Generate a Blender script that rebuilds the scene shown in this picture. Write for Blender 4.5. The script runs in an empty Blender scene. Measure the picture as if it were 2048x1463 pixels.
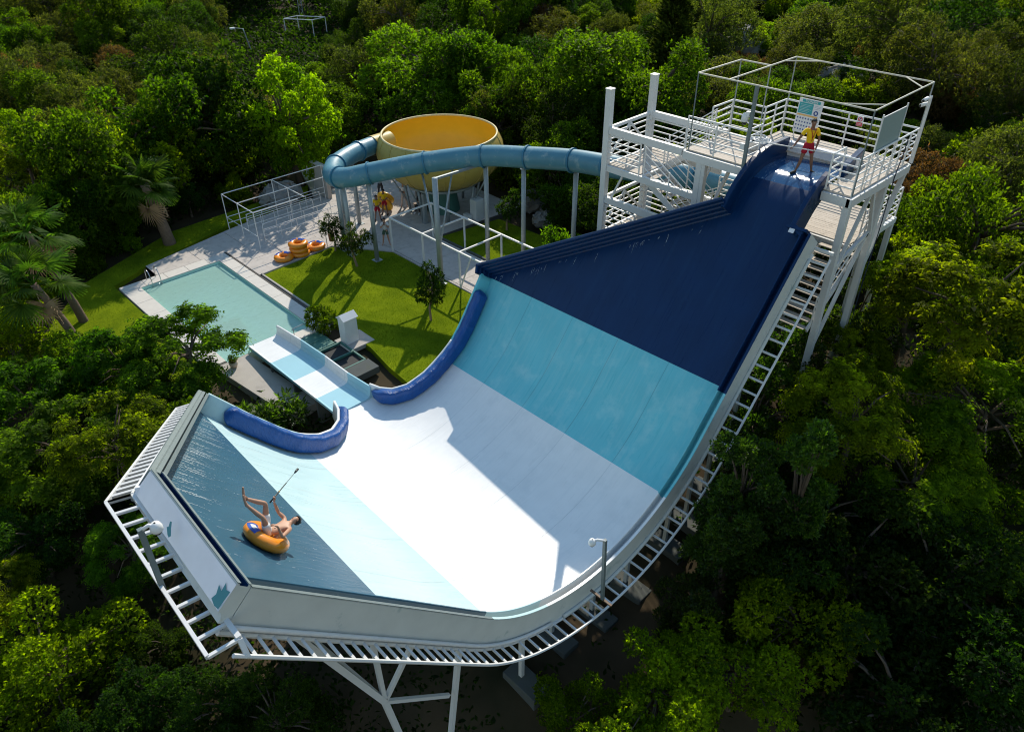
import bpy, bmesh, math, random
import numpy as np
from mathutils import Vector, Matrix

# ------------------------------------------------------------------ camera, sky, sun, exposure
scn = bpy.context.scene
C = scn.collection
CAM_Z = 20.5
def _camera():
    f, th, rl, yx = 1507.0, math.radians(35.12), math.radians(-.298), math.radians(43.9)
    fw = Vector((0, math.cos(th), -math.sin(th))); rt = Vector((1, 0, 0)); up = Vector((0, math.sin(th), math.cos(th)))
    c, s = math.cos(rl), math.sin(rl)
    rt, up = c * rt + s * up, -s * rt + c * up
    R = Matrix.Rotation(-yx, 3, 'Z')
    rt, up, fw = R @ rt, R @ up, R @ fw
    cd = bpy.data.cameras.new('camera'); cd.sensor_width = 36; cd.lens = 36 * f / 2048
    cd.clip_start = .1; cd.clip_end = 3000
    o = bpy.data.objects.new('camera', cd); C.objects.link(o)
    m = Matrix((rt, up, -fw)).transposed().to_4x4(); m.translation = (0, 0, CAM_Z)
    o.matrix_world = m
    scn.camera = o
_camera()
SUN_AZ, SUN_EL = math.radians(36.5), math.radians(35.5)       # azimuth from +X towards +Y
wd = bpy.data.worlds.new('World'); scn.world = wd; wd.use_nodes = True
_n = wd.node_tree.nodes; _bg = _n['Background']
_sky = _n.new('ShaderNodeTexSky'); _sky.sky_type = 'NISHITA'; _sky.sun_disc = False
_sky.sun_elevation = SUN_EL; _sky.sun_rotation = math.radians(90) - SUN_AZ
_sky.air_density = 2.0; _sky.dust_density = 0; _sky.ozone_density = 3.5
_bg.inputs[1].default_value = .14
wd.node_tree.links.new(_sky.outputs[0], _bg.inputs[0])
_sd = bpy.data.lights.new('sun', 'SUN'); _sd.energy = 4.8; _sd.angle = math.radians(.53); _sd.color = (1, .905, .75)
_so = bpy.data.objects.new('sun', _sd); C.objects.link(_so)
_so.rotation_euler = Vector((-math.cos(SUN_AZ) * math.cos(SUN_EL), -math.sin(SUN_AZ) * math.cos(SUN_EL), -math.sin(SUN_EL))).to_track_quat('-Z', 'Y').to_euler()
scn.view_settings.view_transform = 'Standard'; scn.view_settings.look = 'None'
scn.view_settings.exposure = 0.1; scn.view_settings.gamma = 1.0
scn.render.engine = 'CYCLES'
cy = scn.cycles
cy.max_bounces = 4; cy.diffuse_bounces = 3; cy.glossy_bounces = 2; cy.transmission_bounces = 1; cy.transparent_max_bounces = 6
cy.sample_clamp_indirect = 6; cy.caustics_reflective = False; cy.caustics_refractive = False
cy.use_adaptive_sampling = True; cy.adaptive_threshold = .015; cy.filter_width = 1.1; cy.use_denoising = True
random.seed(7); RNG = np.random.default_rng(11)

# ------------------------------------------------------------------ helpers
def V(*a): return Vector(a)
def link(o, parent=None):
    C.objects.link(o)
    if parent is not None:
        o.parent = parent
        if not parent.get('_proto'):
            b = parent
            off = Vector((0, 0, 0))
            while b is not None:
                off += b.location; b = b.parent
            o.location = -off
    return o
def mesh(name, vs, fs, mat, parent=None, smooth=False):
    me = bpy.data.meshes.new(name); me.from_pydata([tuple(v) for v in vs], [], fs)
    if mat: me.materials.append(M[mat] if isinstance(mat, str) else mat)
    if smooth: me.polygons.foreach_set('use_smooth', [True] * len(me.polygons))
    me.update()
    o = bpy.data.objects.new(name, me)
    return link(o, parent)
def tag(o, label, cat, group=None, kind=None):
    if label: o['label'] = label
    if cat: o['category'] = cat
    if group: o['group'] = group
    if kind: o['kind'] = kind
    return o
def thing(name, label, cat, loc, group=None):
    o = bpy.data.objects.new(name, None); o.empty_display_size = .2; C.objects.link(o); o.location = loc
    return tag(o, label, cat, group)
def structure(o): o['kind'] = 'structure'; return o
BOXF = [(0, 1, 3, 2), (4, 6, 7, 5), (0, 4, 5, 1), (2, 3, 7, 6), (0, 2, 6, 4), (1, 5, 7, 3)]
class MB:
    """collects verts and faces of one piece"""
    def __init__(s): s.v = []; s.f = []
    def add(s, vs, fs):
        k = len(s.v); s.v += [tuple(p) for p in vs]; s.f += [tuple(i + k for i in f) for f in fs]; return s
    def box(s, a, b):
        return s.add([(x, y, z) for x in (a[0], b[0]) for y in (a[1], b[1]) for z in (a[2], b[2])], BOXF)
    def bar(s, p, q, w, h=None, up=(0, 0, 1)):
        p, q = Vector(p), Vector(q); h = w if h is None else h
        t = (q - p).normalized(); u = Vector(up)
        if abs(t.dot(u)) > .98: u = Vector((1, 0, 0))
        r = t.cross(u).normalized(); u = r.cross(t).normalized()
        vs = [c + r * (a * w / 2) + u * (b * h / 2) for c in (p, q) for a in (-1, 1) for b in (-1, 1)]
        return s.add(vs, BOXF)
    def tube(s, pts, r, n=8, cap=True):
        pts = [Vector(p) for p in pts]; rs = r if isinstance(r, (list, tuple)) else [r] * len(pts)
        k0 = len(s.v); prev = None; vs = []
        for i, p in enumerate(pts):
            t = (pts[min(i + 1, len(pts) - 1)] - pts[max(i - 1, 0)]).normalized()
            if prev is None:
                a = Vector((0, 0, 1)) if abs(t.z) < .9 else Vector((1, 0, 0))
                u = t.cross(a).normalized()
            else:
                u = (prev - t * prev.dot(t)).normalized()
            prev = u; w = t.cross(u)
            for j in range(n):
                an = 2 * math.pi * j / n; vs.append(p + (u * math.cos(an) + w * math.sin(an)) * rs[i])
        fs = [(i * n + j, i * n + (j + 1) % n, (i + 1) * n + (j + 1) % n, (i + 1) * n + j) for i in range(len(pts) - 1) for j in range(n)]
        if cap: fs += [tuple(range(n - 1, -1, -1)), tuple((len(pts) - 1) * n + j for j in range(n))]
        return s.add(vs, fs)
    def sweep(s, rows):
        """rows: list of closed cross sections (equal length)"""
        n = len(rows[0]); m = len(rows)
        fs = [(i * n + j, (i + 1) * n + j, (i + 1) * n + (j + 1) % n, i * n + (j + 1) % n) for i in range(m - 1) for j in range(n)]
        fs += [tuple(range(n)), tuple((m - 1) * n + j for j in range(n - 1, -1, -1))]
        return s.add([p for r in rows for p in r], fs)
    def lathe(s, prof, c=(0, 0, 0), n=32, closed=False):
        m = len(prof); vs = []
        for j in range(n):
            a = 2 * math.pi * j / n
            for r, z in prof: vs.append((c[0] + r * math.cos(a), c[1] + r * math.sin(a), c[2] + z))
        fs = []
        for j in range(n):
            for i in range(m if closed else m - 1):
                i2 = (i + 1) % m
                fs.append((j * m + i, ((j + 1) % n) * m + i, ((j + 1) % n) * m + i2, j * m + i2))
        return s.add(vs, fs)
    def prism(s, poly, z0, z1):
        n = len(poly)
        return s.add([(x, y, z0) for x, y in poly] + [(x, y, z1) for x, y in poly],
                     [tuple(range(n - 1, -1, -1)), tuple(range(n, 2 * n))] + [(i, (i + 1) % n, n + (i + 1) % n, n + i) for i in range(n)])
    def sphere(s, c, r, n=12, m=8, sc=(1, 1, 1)):
        vs = [(c[0], c[1], c[2] - r * sc[2])]
        for i in range(1, m):
            a = -math.pi / 2 + math.pi * i / m
            for j in range(n):
                b = 2 * math.pi * j / n
                vs.append((c[0] + r * sc[0] * math.cos(a) * math.cos(b), c[1] + r * sc[1] * math.cos(a) * math.sin(b), c[2] + r * sc[2] * math.sin(a)))
        vs.append((c[0], c[1], c[2] + r * sc[2])); k = len(vs) - 1
        fs = [(0, 1 + (j + 1) % n, 1 + j) for j in range(n)]
        fs += [(1 + i * n + j, 1 + i * n + (j + 1) % n, 1 + (i + 1) * n + (j + 1) % n, 1 + (i + 1) * n + j) for i in range(m - 2) for j in range(n)]
        fs += [(k, 1 + (m - 2) * n + j, 1 + (m - 2) * n + (j + 1) % n) for j in range(n)]
        return s.add(vs, fs)
    def build(s, name, mat, parent=None, smooth=False, bevel=0):
        o = mesh(name, s.v, s.f, mat, parent, smooth)
        if bevel:
            b = o.modifiers.new('bevel', 'BEVEL'); b.width = bevel; b.segments = 2; b.limit_method = 'ANGLE'
        return o

# ------------------------------------------------------------------ materials
M = {}
def mat(name, base, rough=.5, spec=.5, metal=0, noise=None, bump=None, coat=0, dirt=None):
    """noise=(scale, amount): value variation; bump=(scale, strength); dirt=(scale, colour, lo, hi): stains with a shape of their own"""
    m = bpy.data.materials.new(name); m.use_nodes = True
    t = m.node_tree; b = t.nodes['Principled BSDF']; L = t.links.new
    b.inputs['Roughness'].default_value = rough; b.inputs['Metallic'].default_value = metal
    b.inputs['Specular IOR Level'].default_value = spec; b.inputs['Coat Weight'].default_value = coat
    b.inputs['Base Color'].default_value = (*base, 1)
    tc = t.nodes.new('ShaderNodeTexCoord')
    out = None
    if noise:
        nz = t.nodes.new('ShaderNodeTexNoise'); nz.inputs['Scale'].default_value = noise[0]; nz.inputs['Detail'].default_value = 6
        L(tc.outputs['Object'], nz.inputs['Vector'])
        mx = t.nodes.new('ShaderNodeMix'); mx.data_type = 'RGBA'
        k = noise[1]
        mx.inputs[6].default_value = (*[max(0, c * (1 - k)) for c in base], 1); mx.inputs[7].default_value = (*[min(1, c * (1 + k)) for c in base], 1)
        L(nz.outputs['Fac'], mx.inputs[0]); out = mx.outputs[2]
    if dirt:
        nz = t.nodes.new('ShaderNodeTexNoise'); nz.inputs['Scale'].default_value = dirt[0]; nz.inputs['Detail'].default_value = 8; nz.inputs['Roughness'].default_value = .65
        L(tc.outputs['Object'], nz.inputs['Vector'])
        r = t.nodes.new('ShaderNodeMapRange'); r.inputs[1].default_value = dirt[2]; r.inputs[2].default_value = dirt[3]; L(nz.outputs['Fac'], r.inputs[0])
        mx = t.nodes.new('ShaderNodeMix'); mx.data_type = 'RGBA'; L(r.outputs[0], mx.inputs[0])
        if out: L(out, mx.inputs[6])
        else: mx.inputs[6].default_value = (*base, 1)
        mx.inputs[7].default_value = (*dirt[1], 1); out = mx.outputs[2]
    if out: L(out, b.inputs['Base Color'])
    if bump:
        nz = t.nodes.new('ShaderNodeTexNoise'); nz.inputs['Scale'].default_value = bump[0]; nz.inputs['Detail'].default_value = 4
        L(tc.outputs['Object'], nz.inputs['Vector'])
        bp = t.nodes.new('ShaderNodeBump'); bp.inputs['Strength'].default_value = bump[1]; bp.inputs['Distance'].default_value = .02
        L(nz.outputs['Fac'], bp.inputs['Height']); L(bp.outputs[0], b.inputs['Normal'])
    M[name] = m
    return m
mat('white_gel', (.78, .785, .79), .28, .45, noise=(1.6, .07), dirt=(1.4, (.68, .70, .71), .52, .8), bump=(5, .10))
mat('light_blue_gel_sunlit', (.47, .65, .68), .34, .4, noise=(1.1, .05), dirt=(2.2, (.58, .76, .78), .6, .85), bump=(9, .05))  # left light blue stripe, paled: the sunlight on it is put into the colour
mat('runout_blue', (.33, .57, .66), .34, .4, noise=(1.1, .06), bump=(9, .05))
mat('blue_gel_shaded', (.13, .50, .58), .36, .4, noise=(1.1, .10), dirt=(1.2, (.33, .62, .66), .52, .85), bump=(9, .05))  # same light blue paint on the right side, its shade put into the colour
mat('navy_gel_shaded', (.0015, .022, .085), .34, .25, noise=(1.0, .2), dirt=(2.5, (.010, .05, .14), .62, .9), bump=(8, .06))  # navy of the right side, darkened: its shade is part of the colour
mat('shell_grey', (.54, .57, .56), .6, .3, noise=(2, .12), dirt=(1.6, (.16, .28, .29), .60, .78))
mat('shell_white', (.70, .72, .78), .5, .3, noise=(3, .08), dirt=(2.3, (.55, .42, .30), .68, .85))
mat('seam_grey', (.50, .55, .57), .5)
mat('foam', (.72, .78, .82), .35, .5)
mat('teal_paint', (.04, .22, .26), .5)
mat('white_steel', (.62, .63, .64), .45, .4, noise=(4, .06), dirt=(3.1, (.42, .30, .20), .70, .82))
mat('white_rail', (.72, .715, .71), .4, .4, noise=(6, .05))
mat('cream_steel', (.62, .58, .48), .5, .4, noise=(5, .08))
mat('galv', (.30, .34, .36), .5, .5, .3, noise=(7, .15), dirt=(2.5, (.20, .15, .10), .66, .85))
mat('dark_galv', (.16, .20, .21), .55, .4, .2, noise=(6, .15))
mat('pad_blue', (.004, .066, .27), .42, .45, noise=(3, .2))
def _wrinkles():
    t = M['pad_blue'].node_tree; L = t.links.new; b = t.nodes['Principled BSDF']; tc = t.nodes.new('ShaderNodeTexCoord'); mp = t.nodes.new('ShaderNodeMapping'); L(tc.outputs['Object'], mp.inputs[0])
    mp.inputs['Scale'].default_value = (5.5, 1.6, 1.6); nz = t.nodes.new('ShaderNodeTexNoise'); nz.inputs['Scale'].default_value = 2.2; nz.inputs['Detail'].default_value = 5; nz.inputs['Distortion'].default_value = 1.5
    L(mp.outputs[0], nz.inputs['Vector']); bp = t.nodes.new('ShaderNodeBump'); bp.inputs['Strength'].default_value = .8; bp.inputs['Distance'].default_value = .05; L(nz.outputs['Fac'], bp.inputs['Height']); L(bp.outputs[0], b.inputs['Normal'])
_wrinkles()
mat('tube_blue', (.07, .21, .29), .42, .4, noise=(2, .15), dirt=(1.7, (.36, .44, .45), .56, .82))
mat('tube_blue_dark', (.03, .16, .26), .45, .4)
mat('bowl_out', (.44, .33, .085), .5, .35, noise=(2, .15), dirt=(1.4, (.24, .19, .08), .6, .85))
mat('bowl_in', (.78, .50, .035), .42, .35, noise=(1.5, .08), dirt=(1.5, (.6, .3, .015), .66, .8))
mat('bowl_rim', (.62, .52, .28), .5, .3, noise=(3, .1))
mat('wood', (.52, .46, .40), .75, .2, noise=(9, .22), dirt=(3, (.24, .21, .18), .55, .8))
mat('rubber', (.02, .022, .025), .7, .3)
mat('concrete', (.42, .39, .36), .85, .2, noise=(2, .12), dirt=(1.2, (.26, .25, .23), .55, .85), bump=(30, .25))
mat('paving_stone', (.50, .46, .43), .85, .2, noise=(1.6, .14), dirt=(2.6, (.33, .31, .29), .5, .8), bump=(35, .3))
mat('joint', (.10, .095, .09), .95, .1)
mat('coping_stone', (.60, .57, .53), .8, .2, noise=(3, .1), bump=(25, .2))
mat('terracotta_pot', (.55, .45, .36), .8)
mat('footing', (.09, .10, .10), .9, .15, noise=(2, .2), dirt=(2, (.08, .09, .07), .5, .8))
mat('box_white', (.66, .68, .70), .5, .3, noise=(3, .06))
mat('hatch_green', (.05, .16, .14), .5, .4, noise=(3, .2))
mat('board_teal', (.02, .33, .36), .5); mat('board_white', (.72, .73, .74), .5); mat('board_orange', (.75, .42, .12), .5)
mat('red_print', (.55, .02, .05), .5); mat('navy_print', (.02, .06, .25), .5)
mat('panel_grey', (.26, .34, .34), .6, .3, noise=(12, .06))
mat('orange_vinyl', (.78, .26, .015), .3, .5, noise=(4, .08), bump=(5, .15), coat=.15)
mat('yellow_vinyl', (.72, .40, .02), .35, .5, noise=(4, .1), bump=(5, .15))
mat('blue_vinyl', (.015, .07, .40), .3, .5); mat('white_vinyl', (.75, .76, .8), .3, .5)
mat('skin', (.47, .25, .16), .5, .4, noise=(8, .08)); mat('skin_dark', (.20, .10, .065), .5, .4, noise=(8, .1))
mat('hair', (.012, .01, .01), .5, .4, bump=(60, .6))
mat('eye_white', (.6, .6, .6), .3); mat('lips', (.32, .11, .09), .5)
mat('yellow_cloth', (.80, .50, .012), .75, .2, noise=(6, .1), bump=(14, .35)); mat('red_cloth', (.36, .012, .03), .75, .2, noise=(6, .15), bump=(14, .35))
mat('white_cloth', (.72, .72, .72), .8, .2, bump=(14, .35)); mat('green_cloth', (.07, .12, .08), .8, .2, bump=(14, .3))
mat('grey_blue_cloth', (.16, .24, .32), .8, .2); mat('dark_cloth', (.03, .035, .045), .8, .2); mat('beige_cloth', (.50, .44, .40), .8, .2, bump=(14, .3))
mat('black_plastic', (.012, .014, .016), .4, .5); mat('white_plastic', (.74, .75, .76), .4, .4)
mat('gold', (.6, .35, .1), .35, .5, .8); mat('chrome', (.55, .57, .58), .2, .5, .9)
mat('brown_metal', (.12, .07, .04), .6); mat('cord', (.01, .02, .05), .5)
mat('bark', (.11, .085, .065), .9, .1, noise=(6, .35), bump=(14, .8)); mat('palm_bark', (.16, .115, .085), .9, .1, noise=(8, .35), bump=(12, 1))
mat('pale_bark', (.26, .19, .13), .9, .1, noise=(7, .25), bump=(14, .5))
mat('dry_frond', (.34, .23, .14), .85, .1, noise=(5, .25))
mat('rock', (.26, .25, .24), .9, .15, noise=(1.2, .3), dirt=(1.5, (.10, .10, .09), .5, .8), bump=(5, .8))

def streaks(name, col, lo, hi, amt, rot=0):
    t = M[name].node_tree; L = t.links.new; b = t.nodes['Principled BSDF']; tc = t.nodes.new('ShaderNodeTexCoord'); mp = t.nodes.new('ShaderNodeMapping'); L(tc.outputs['Object'], mp.inputs[0])
    mp.inputs['Scale'].default_value = (.35, 4.5, .35); nz = t.nodes.new('ShaderNodeTexNoise'); nz.inputs['Scale'].default_value = 1.5; nz.inputs['Detail'].default_value = 9; nz.inputs['Roughness'].default_value = .62; nz.inputs['Distortion'].default_value = .4
    L(mp.outputs[0], nz.inputs['Vector']); r = t.nodes.new('ShaderNodeMapRange'); r.inputs[1].default_value = lo; r.inputs[2].default_value = hi; r.inputs[4].default_value = amt; L(nz.outputs['Fac'], r.inputs[0])
    mx = t.nodes.new('ShaderNodeMix'); mx.data_type = 'RGBA'; L(r.outputs[0], mx.inputs[0]); L(b.inputs['Base Color'].links[0].from_socket, mx.inputs[6]); mx.inputs[7].default_value = (*col, 1); L(mx.outputs[2], b.inputs['Base Color'])
    rr = t.nodes.new('ShaderNodeMapRange'); rr.inputs[3].default_value = .16; rr.inputs[4].default_value = .46; L(nz.outputs['Fac'], rr.inputs[0]); L(rr.outputs[0], b.inputs['Roughness'])
streaks('white_gel', (.66, .69, .71), .5, .8, .55); streaks('light_blue_gel_sunlit', (.60, .74, .76), .48, .8, .6); streaks('blue_gel_shaded', (.30, .58, .63), .48, .8, .55); streaks('navy_gel_shaded', (.006, .042, .12), .5, .8, .6)
def wet_material(name, base, rough, foam):
    """gelcoat under a running film of water: streaked ripples, sparse foam threads"""
    m = mat(name, base, rough, .6, noise=(1.0, .18))
    t = m.node_tree; L = t.links.new; b = t.nodes['Principled BSDF']
    tc = t.nodes.new('ShaderNodeTexCoord'); mp = t.nodes.new('ShaderNodeMapping'); L(tc.outputs['Object'], mp.inputs[0])
    mp.inputs['Rotation'].default_value = (0, math.radians(-48), 0); mp.inputs['Scale'].default_value = (.7, 3.2, .7)
    nz = t.nodes.new('ShaderNodeTexNoise'); nz.inputs['Scale'].default_value = 2.4; nz.inputs['Detail'].default_value = 7; nz.inputs['Distortion'].default_value = .6
    L(mp.outputs[0], nz.inputs['Vector'])
    bp = t.nodes.new('ShaderNodeBump'); bp.inputs['Strength'].default_value = .32; bp.inputs['Distance'].default_value = .03
    L(nz.outputs['Fac'], bp.inputs['Height']); L(bp.outputs[0], b.inputs['Normal'])
    n2 = t.nodes.new('ShaderNodeTexNoise'); n2.inputs['Scale'].default_value = 4.2; n2.inputs['Detail'].default_value = 9; n2.inputs['Roughness'].default_value = .7; n2.inputs['Distortion'].default_value = 1.2
    L(mp.outputs[0], n2.inputs['Vector'])
    r = t.nodes.new('ShaderNodeMapRange'); r.inputs[1].default_value = foam; r.inputs[2].default_value = foam + .1; L(n2.outputs['Fac'], r.inputs[0])
    mx = t.nodes.new('ShaderNodeMix'); mx.data_type = 'RGBA'; L(r.outputs[0], mx.inputs[0])
    src = b.inputs['Base Color'].links[0].from_socket
    L(src, mx.inputs[6]); mx.inputs[7].default_value = (.62, .70, .74, 1); L(mx.outputs[2], b.inputs['Base Color'])
    return m
wet_material('navy_wet_sunlit', (.036, .108, .170), .26, .67)  # same navy under water, base lightened to carry sun and sky reflection
wet_material('crest_water', (.016, .07, .18), .07, .60)

def leaf_material(name, c1, c2, trans=.42, tcol=None, rough=.6):
    m = bpy.data.materials.new(name); m.use_nodes = True; t = m.node_tree; L = t.links.new
    b = t.nodes['Principled BSDF']; out = t.nodes['Material Output']
    at = t.nodes.new('ShaderNodeAttribute'); at.attribute_name = 'tint'
    oi = t.nodes.new('ShaderNodeObjectInfo')
    mx = t.nodes.new('ShaderNodeMix'); mx.data_type = 'RGBA'; mx.inputs[6].default_value = (*c1, 1); mx.inputs[7].default_value = (*c2, 1)
    L(at.outputs['Fac'], mx.inputs[0])
    hs = t.nodes.new('ShaderNodeHueSaturation')
    r1 = t.nodes.new('ShaderNodeMapRange'); r1.inputs[3].default_value = .478; r1.inputs[4].default_value = .515; L(oi.outputs['Random'], r1.inputs[0])
    r2 = t.nodes.new('ShaderNodeMapRange'); r2.inputs[3].default_value = .75; r2.inputs[4].default_value = 1.25
    ml = t.nodes.new('ShaderNodeMath'); ml.operation = 'MULTIPLY'; ml.inputs[1].default_value = 7.31; L(oi.outputs['Random'], ml.inputs[0])
    fr = t.nodes.new('ShaderNodeMath'); fr.operation = 'FRACT'; L(ml.outputs[0], fr.inputs[0]); L(fr.outputs[0], r2.inputs[0])
    L(r1.outputs[0], hs.inputs['Hue']); L(r2.outputs[0], hs.inputs['Value']); L(mx.outputs[2], hs.inputs['Color'])
    dk = t.nodes.new('ShaderNodeMix'); dk.data_type = 'RGBA'; dk.blend_type = 'MULTIPLY'; dk.inputs[0].default_value = 1; L(hs.outputs[0], dk.inputs[6]); dk.inputs[7].default_value = (.58, .58, .58, 1)
    L(dk.outputs[2], b.inputs['Base Color']); b.inputs['Roughness'].default_value = rough; b.inputs['Specular IOR Level'].default_value = .06 if rough > .5 else .2
    tr = t.nodes.new('ShaderNodeBsdfTranslucent')
    h2 = t.nodes.new('ShaderNodeMix'); h2.data_type = 'RGBA'; h2.blend_type = 'MULTIPLY'; h2.inputs[0].default_value = 1
    L(hs.outputs[0], h2.inputs[6]); h2.inputs[7].default_value = (*(tcol or (2.7, 2.75, .3)), 1)
    L(h2.outputs[2], tr.inputs['Color'])
    ms = t.nodes.new('ShaderNodeMixShader'); ms.inputs[0].default_value = trans
    L(b.outputs[0], ms.inputs[1]); L(tr.outputs[0], ms.inputs[2]); L(ms.outputs[0], out.inputs['Surface'])
    M[name] = m
leaf_material('leaf_mid', (.011, .038, .005), (.125, .220, .012), .52)
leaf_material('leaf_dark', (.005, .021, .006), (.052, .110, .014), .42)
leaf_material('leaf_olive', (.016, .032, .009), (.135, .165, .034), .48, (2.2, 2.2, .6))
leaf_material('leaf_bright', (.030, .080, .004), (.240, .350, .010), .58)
leaf_material('leaf_lime', (.045, .115, .005), (.290, .420, .012), .58)
leaf_material('leaf_fern', (.016, .058, .006), (.125, .265, .015), .52)
leaf_material('leaf_feather', (.028, .066, .005), (.240, .335, .011), .58)
leaf_material('leaf_glossy', (.008, .030, .008), (.100, .180, .024), .46, (2.3, 2.5, .4), .42)
leaf_material('leaf_dry', (.070, .054, .018), (.18, .125, .042), .46, (1.9, 1.5, .7))
leaf_material('leaf_palm', (.022, .064, .012), (.105, .190, .030), .48, (2.0, 2.3, .5), .6)
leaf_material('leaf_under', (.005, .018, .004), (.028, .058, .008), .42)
leaf_material('grass', (.075, .120, .006), (.19, .245, .012), .45, (1.5, 1.6, .3))

def ground_material():
    m = mat('ground', (.10, .075, .05), .95, .1, bump=(3, .6)); t = m.node_tree; L = t.links.new; b = t.nodes['Principled BSDF']
    tc = t.nodes.new('ShaderNodeTexCoord'); n1 = t.nodes.new('ShaderNodeTexNoise'); n1.inputs['Scale'].default_value = .25; n1.inputs['Detail'].default_value = 8
    L(tc.outputs['Object'], n1.inputs['Vector'])
    cr = t.nodes.new('ShaderNodeValToRGB'); e = cr.color_ramp.elements
    e[0].position = .35; e[0].color = (.018, .02, .010, 1); e[1].position = .75; e[1].color = (.095, .066, .042, 1)
    L(n1.outputs['Fac'], cr.inputs[0]); L(cr.outputs[0], b.inputs['Base Color'])
ground_material()
def lawn_material():
    m = mat('lawn', (.10, .16, .012), 1.0, .0, bump=(60, .7)); t = m.node_tree; L = t.links.new; b = t.nodes['Principled BSDF']
    tc = t.nodes.new('ShaderNodeTexCoord')
    n1 = t.nodes.new('ShaderNodeTexNoise'); n1.inputs['Scale'].default_value = 14; n1.inputs['Detail'].default_value = 8; n1.inputs['Roughness'].default_value = .7
    n2 = t.nodes.new('ShaderNodeTexNoise'); n2.inputs['Scale'].default_value = .55; n2.inputs['Detail'].default_value = 7
    L(tc.outputs['Object'], n1.inputs['Vector']); L(tc.outputs['Object'], n2.inputs['Vector'])
    ad = t.nodes.new('ShaderNodeMath'); ad.operation = 'ADD'; L(n1.outputs['Fac'], ad.inputs[0]); L(n2.outputs['Fac'], ad.inputs[1])
    cr = t.nodes.new('ShaderNodeValToRGB'); e = cr.color_ramp.elements
    e[0].position = .36; e[0].color = (.06, .105, .006, 1); e[1].position = .68; e[1].color = (.215, .27, .010, 1)
    mu = t.nodes.new('ShaderNodeMath'); mu.operation = 'MULTIPLY'; mu.inputs[1].default_value = .5; L(ad.outputs[0], mu.inputs[0])
    L(mu.outputs[0], cr.inputs[0]); L(cr.outputs[0], b.inputs['Base Color'])
lawn_material()
def water_material():
    m = bpy.data.materials.new('pool_water'); m.use_nodes = True; t = m.node_tree; L = t.links.new; t.nodes.remove(t.nodes['Principled BSDF']); out = t.nodes['Material Output']
    tr = t.nodes.new('ShaderNodeBsdfTransparent'); tr.inputs[0].default_value = (.66, .93, .86, 1)
    gl = t.nodes.new('ShaderNodeBsdfGlossy'); gl.inputs['Roughness'].default_value = .06
    df = t.nodes.new('ShaderNodeBsdfDiffuse'); df.inputs[0].default_value = (.52, .83, .74, 1)
    m0 = t.nodes.new('ShaderNodeMixShader'); m0.inputs[0].default_value = .5; L(tr.outputs[0], m0.inputs[1]); L(df.outputs[0], m0.inputs[2])
    fr = t.nodes.new('ShaderNodeFresnel'); fr.inputs[0].default_value = 1.33
    tc = t.nodes.new('ShaderNodeTexCoord'); nz = t.nodes.new('ShaderNodeTexNoise'); nz.inputs['Scale'].default_value = 2.6; nz.inputs['Detail'].default_value = 6; nz.inputs['Distortion'].default_value = 1.2
    L(tc.outputs['Object'], nz.inputs['Vector'])
    bp = t.nodes.new('ShaderNodeBump'); bp.inputs['Strength'].default_value = .9; bp.inputs['Distance'].default_value = .06; L(nz.outputs['Fac'], bp.inputs['Height'])
    L(bp.outputs[0], gl.inputs['Normal']); L(bp.outputs[0], fr.inputs['Normal'])
    m1 = t.nodes.new('ShaderNodeMixShader'); L(fr.outputs[0], m1.inputs[0]); L(m0.outputs[0], m1.inputs[1]); L(gl.outputs[0], m1.inputs[2]); L(m1.outputs[0], out.inputs['Surface'])
    M['pool_water'] = m
water_material()
mat('pool_tile', (.56, .83, .75), .5, .3, noise=(2, .08))

# ------------------------------------------------------------------ ground
CP = np.array([(10, 9.6, -1.2), (13, 10, -1.3), (5, 9, -3.6), (2, 4, -5.5), (0, 20, -4), (5, 16, -3), (2, 30, -2.2), (-6, 40, -2), (16, 9, -.6), (19, 6, -.2), (23, 9, 2.2), (26, 12, 2.8),
    (30, 8, 3.2), (28, 18, 1.4), (34, 20, 2.5), (40, 10, 4.2), (37, 30, 2), (38, 45, 1.5), (50, 30, 4), (45, 60, 2), (30, 60, .5), (15, 60, .3), (0, 60, -.5), (60, 60, 5), (80, 80, 9), (20, 80, .5), (0, 90, 0),
    (60, 20, 6), (70, 0, 7), (90, 40, 9), (-30, 60, -3), (15, 0, -2.5), (20, -5, -2), (30, 0, .5), (10, 3, -3.6), (45, 85, 1.2), (60, 110, 4), (30, 120, 2), (110, 100, 14), (120, 40, 13), (100, 0, 12), (0, 140, 2), (-40, 110, -2),
    (-20, 20, -5), (-20, 0, -6), (0, -15, -6), (140, 140, 16), (60, 180, 8), (20, 20, 0), (20, 30, 0), (12, 35, 0), (26, 30, 0), (28, 40, 0), (18, 44, 0), (10, 24, -1), (14, 16, -.8), (8, 45, -.2), (20, 14, .3), (24, 24, .4), (50, -20, 3), (45, 45, 3)], float)
TERR = [(9.0, 31), (15.2, 21.4), (24.5, 21.4), (32.5, 26.5), (34.5, 36), (34, 47), (28, 50), (17, 47), (11, 45.2), (9.0, 43)]
def _inside_dist(x, y, poly):
    """signed distance (negative inside) of points to a polygon"""
    x = np.asarray(x, float); y = np.asarray(y, float); d = np.full(x.shape, 1e9); ins = np.zeros(x.shape, bool)
    n = len(poly)
    for i in range(n):
        (x1, y1), (x2, y2) = poly[i], poly[(i + 1) % n]
        ex, ey = x2 - x1, y2 - y1; t = np.clip(((x - x1) * ex + (y - y1) * ey) / (ex * ex + ey * ey), 0, 1)
        d = np.minimum(d, np.hypot(x - x1 - t * ex, y - y1 - t * ey))
        c = ((y1 > y) != (y2 > y)) & (x < (x2 - x1) * (y - y1) / (y2 - y1 + 1e-12) + x1); ins ^= c
    return np.where(ins, -d, d)
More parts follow.
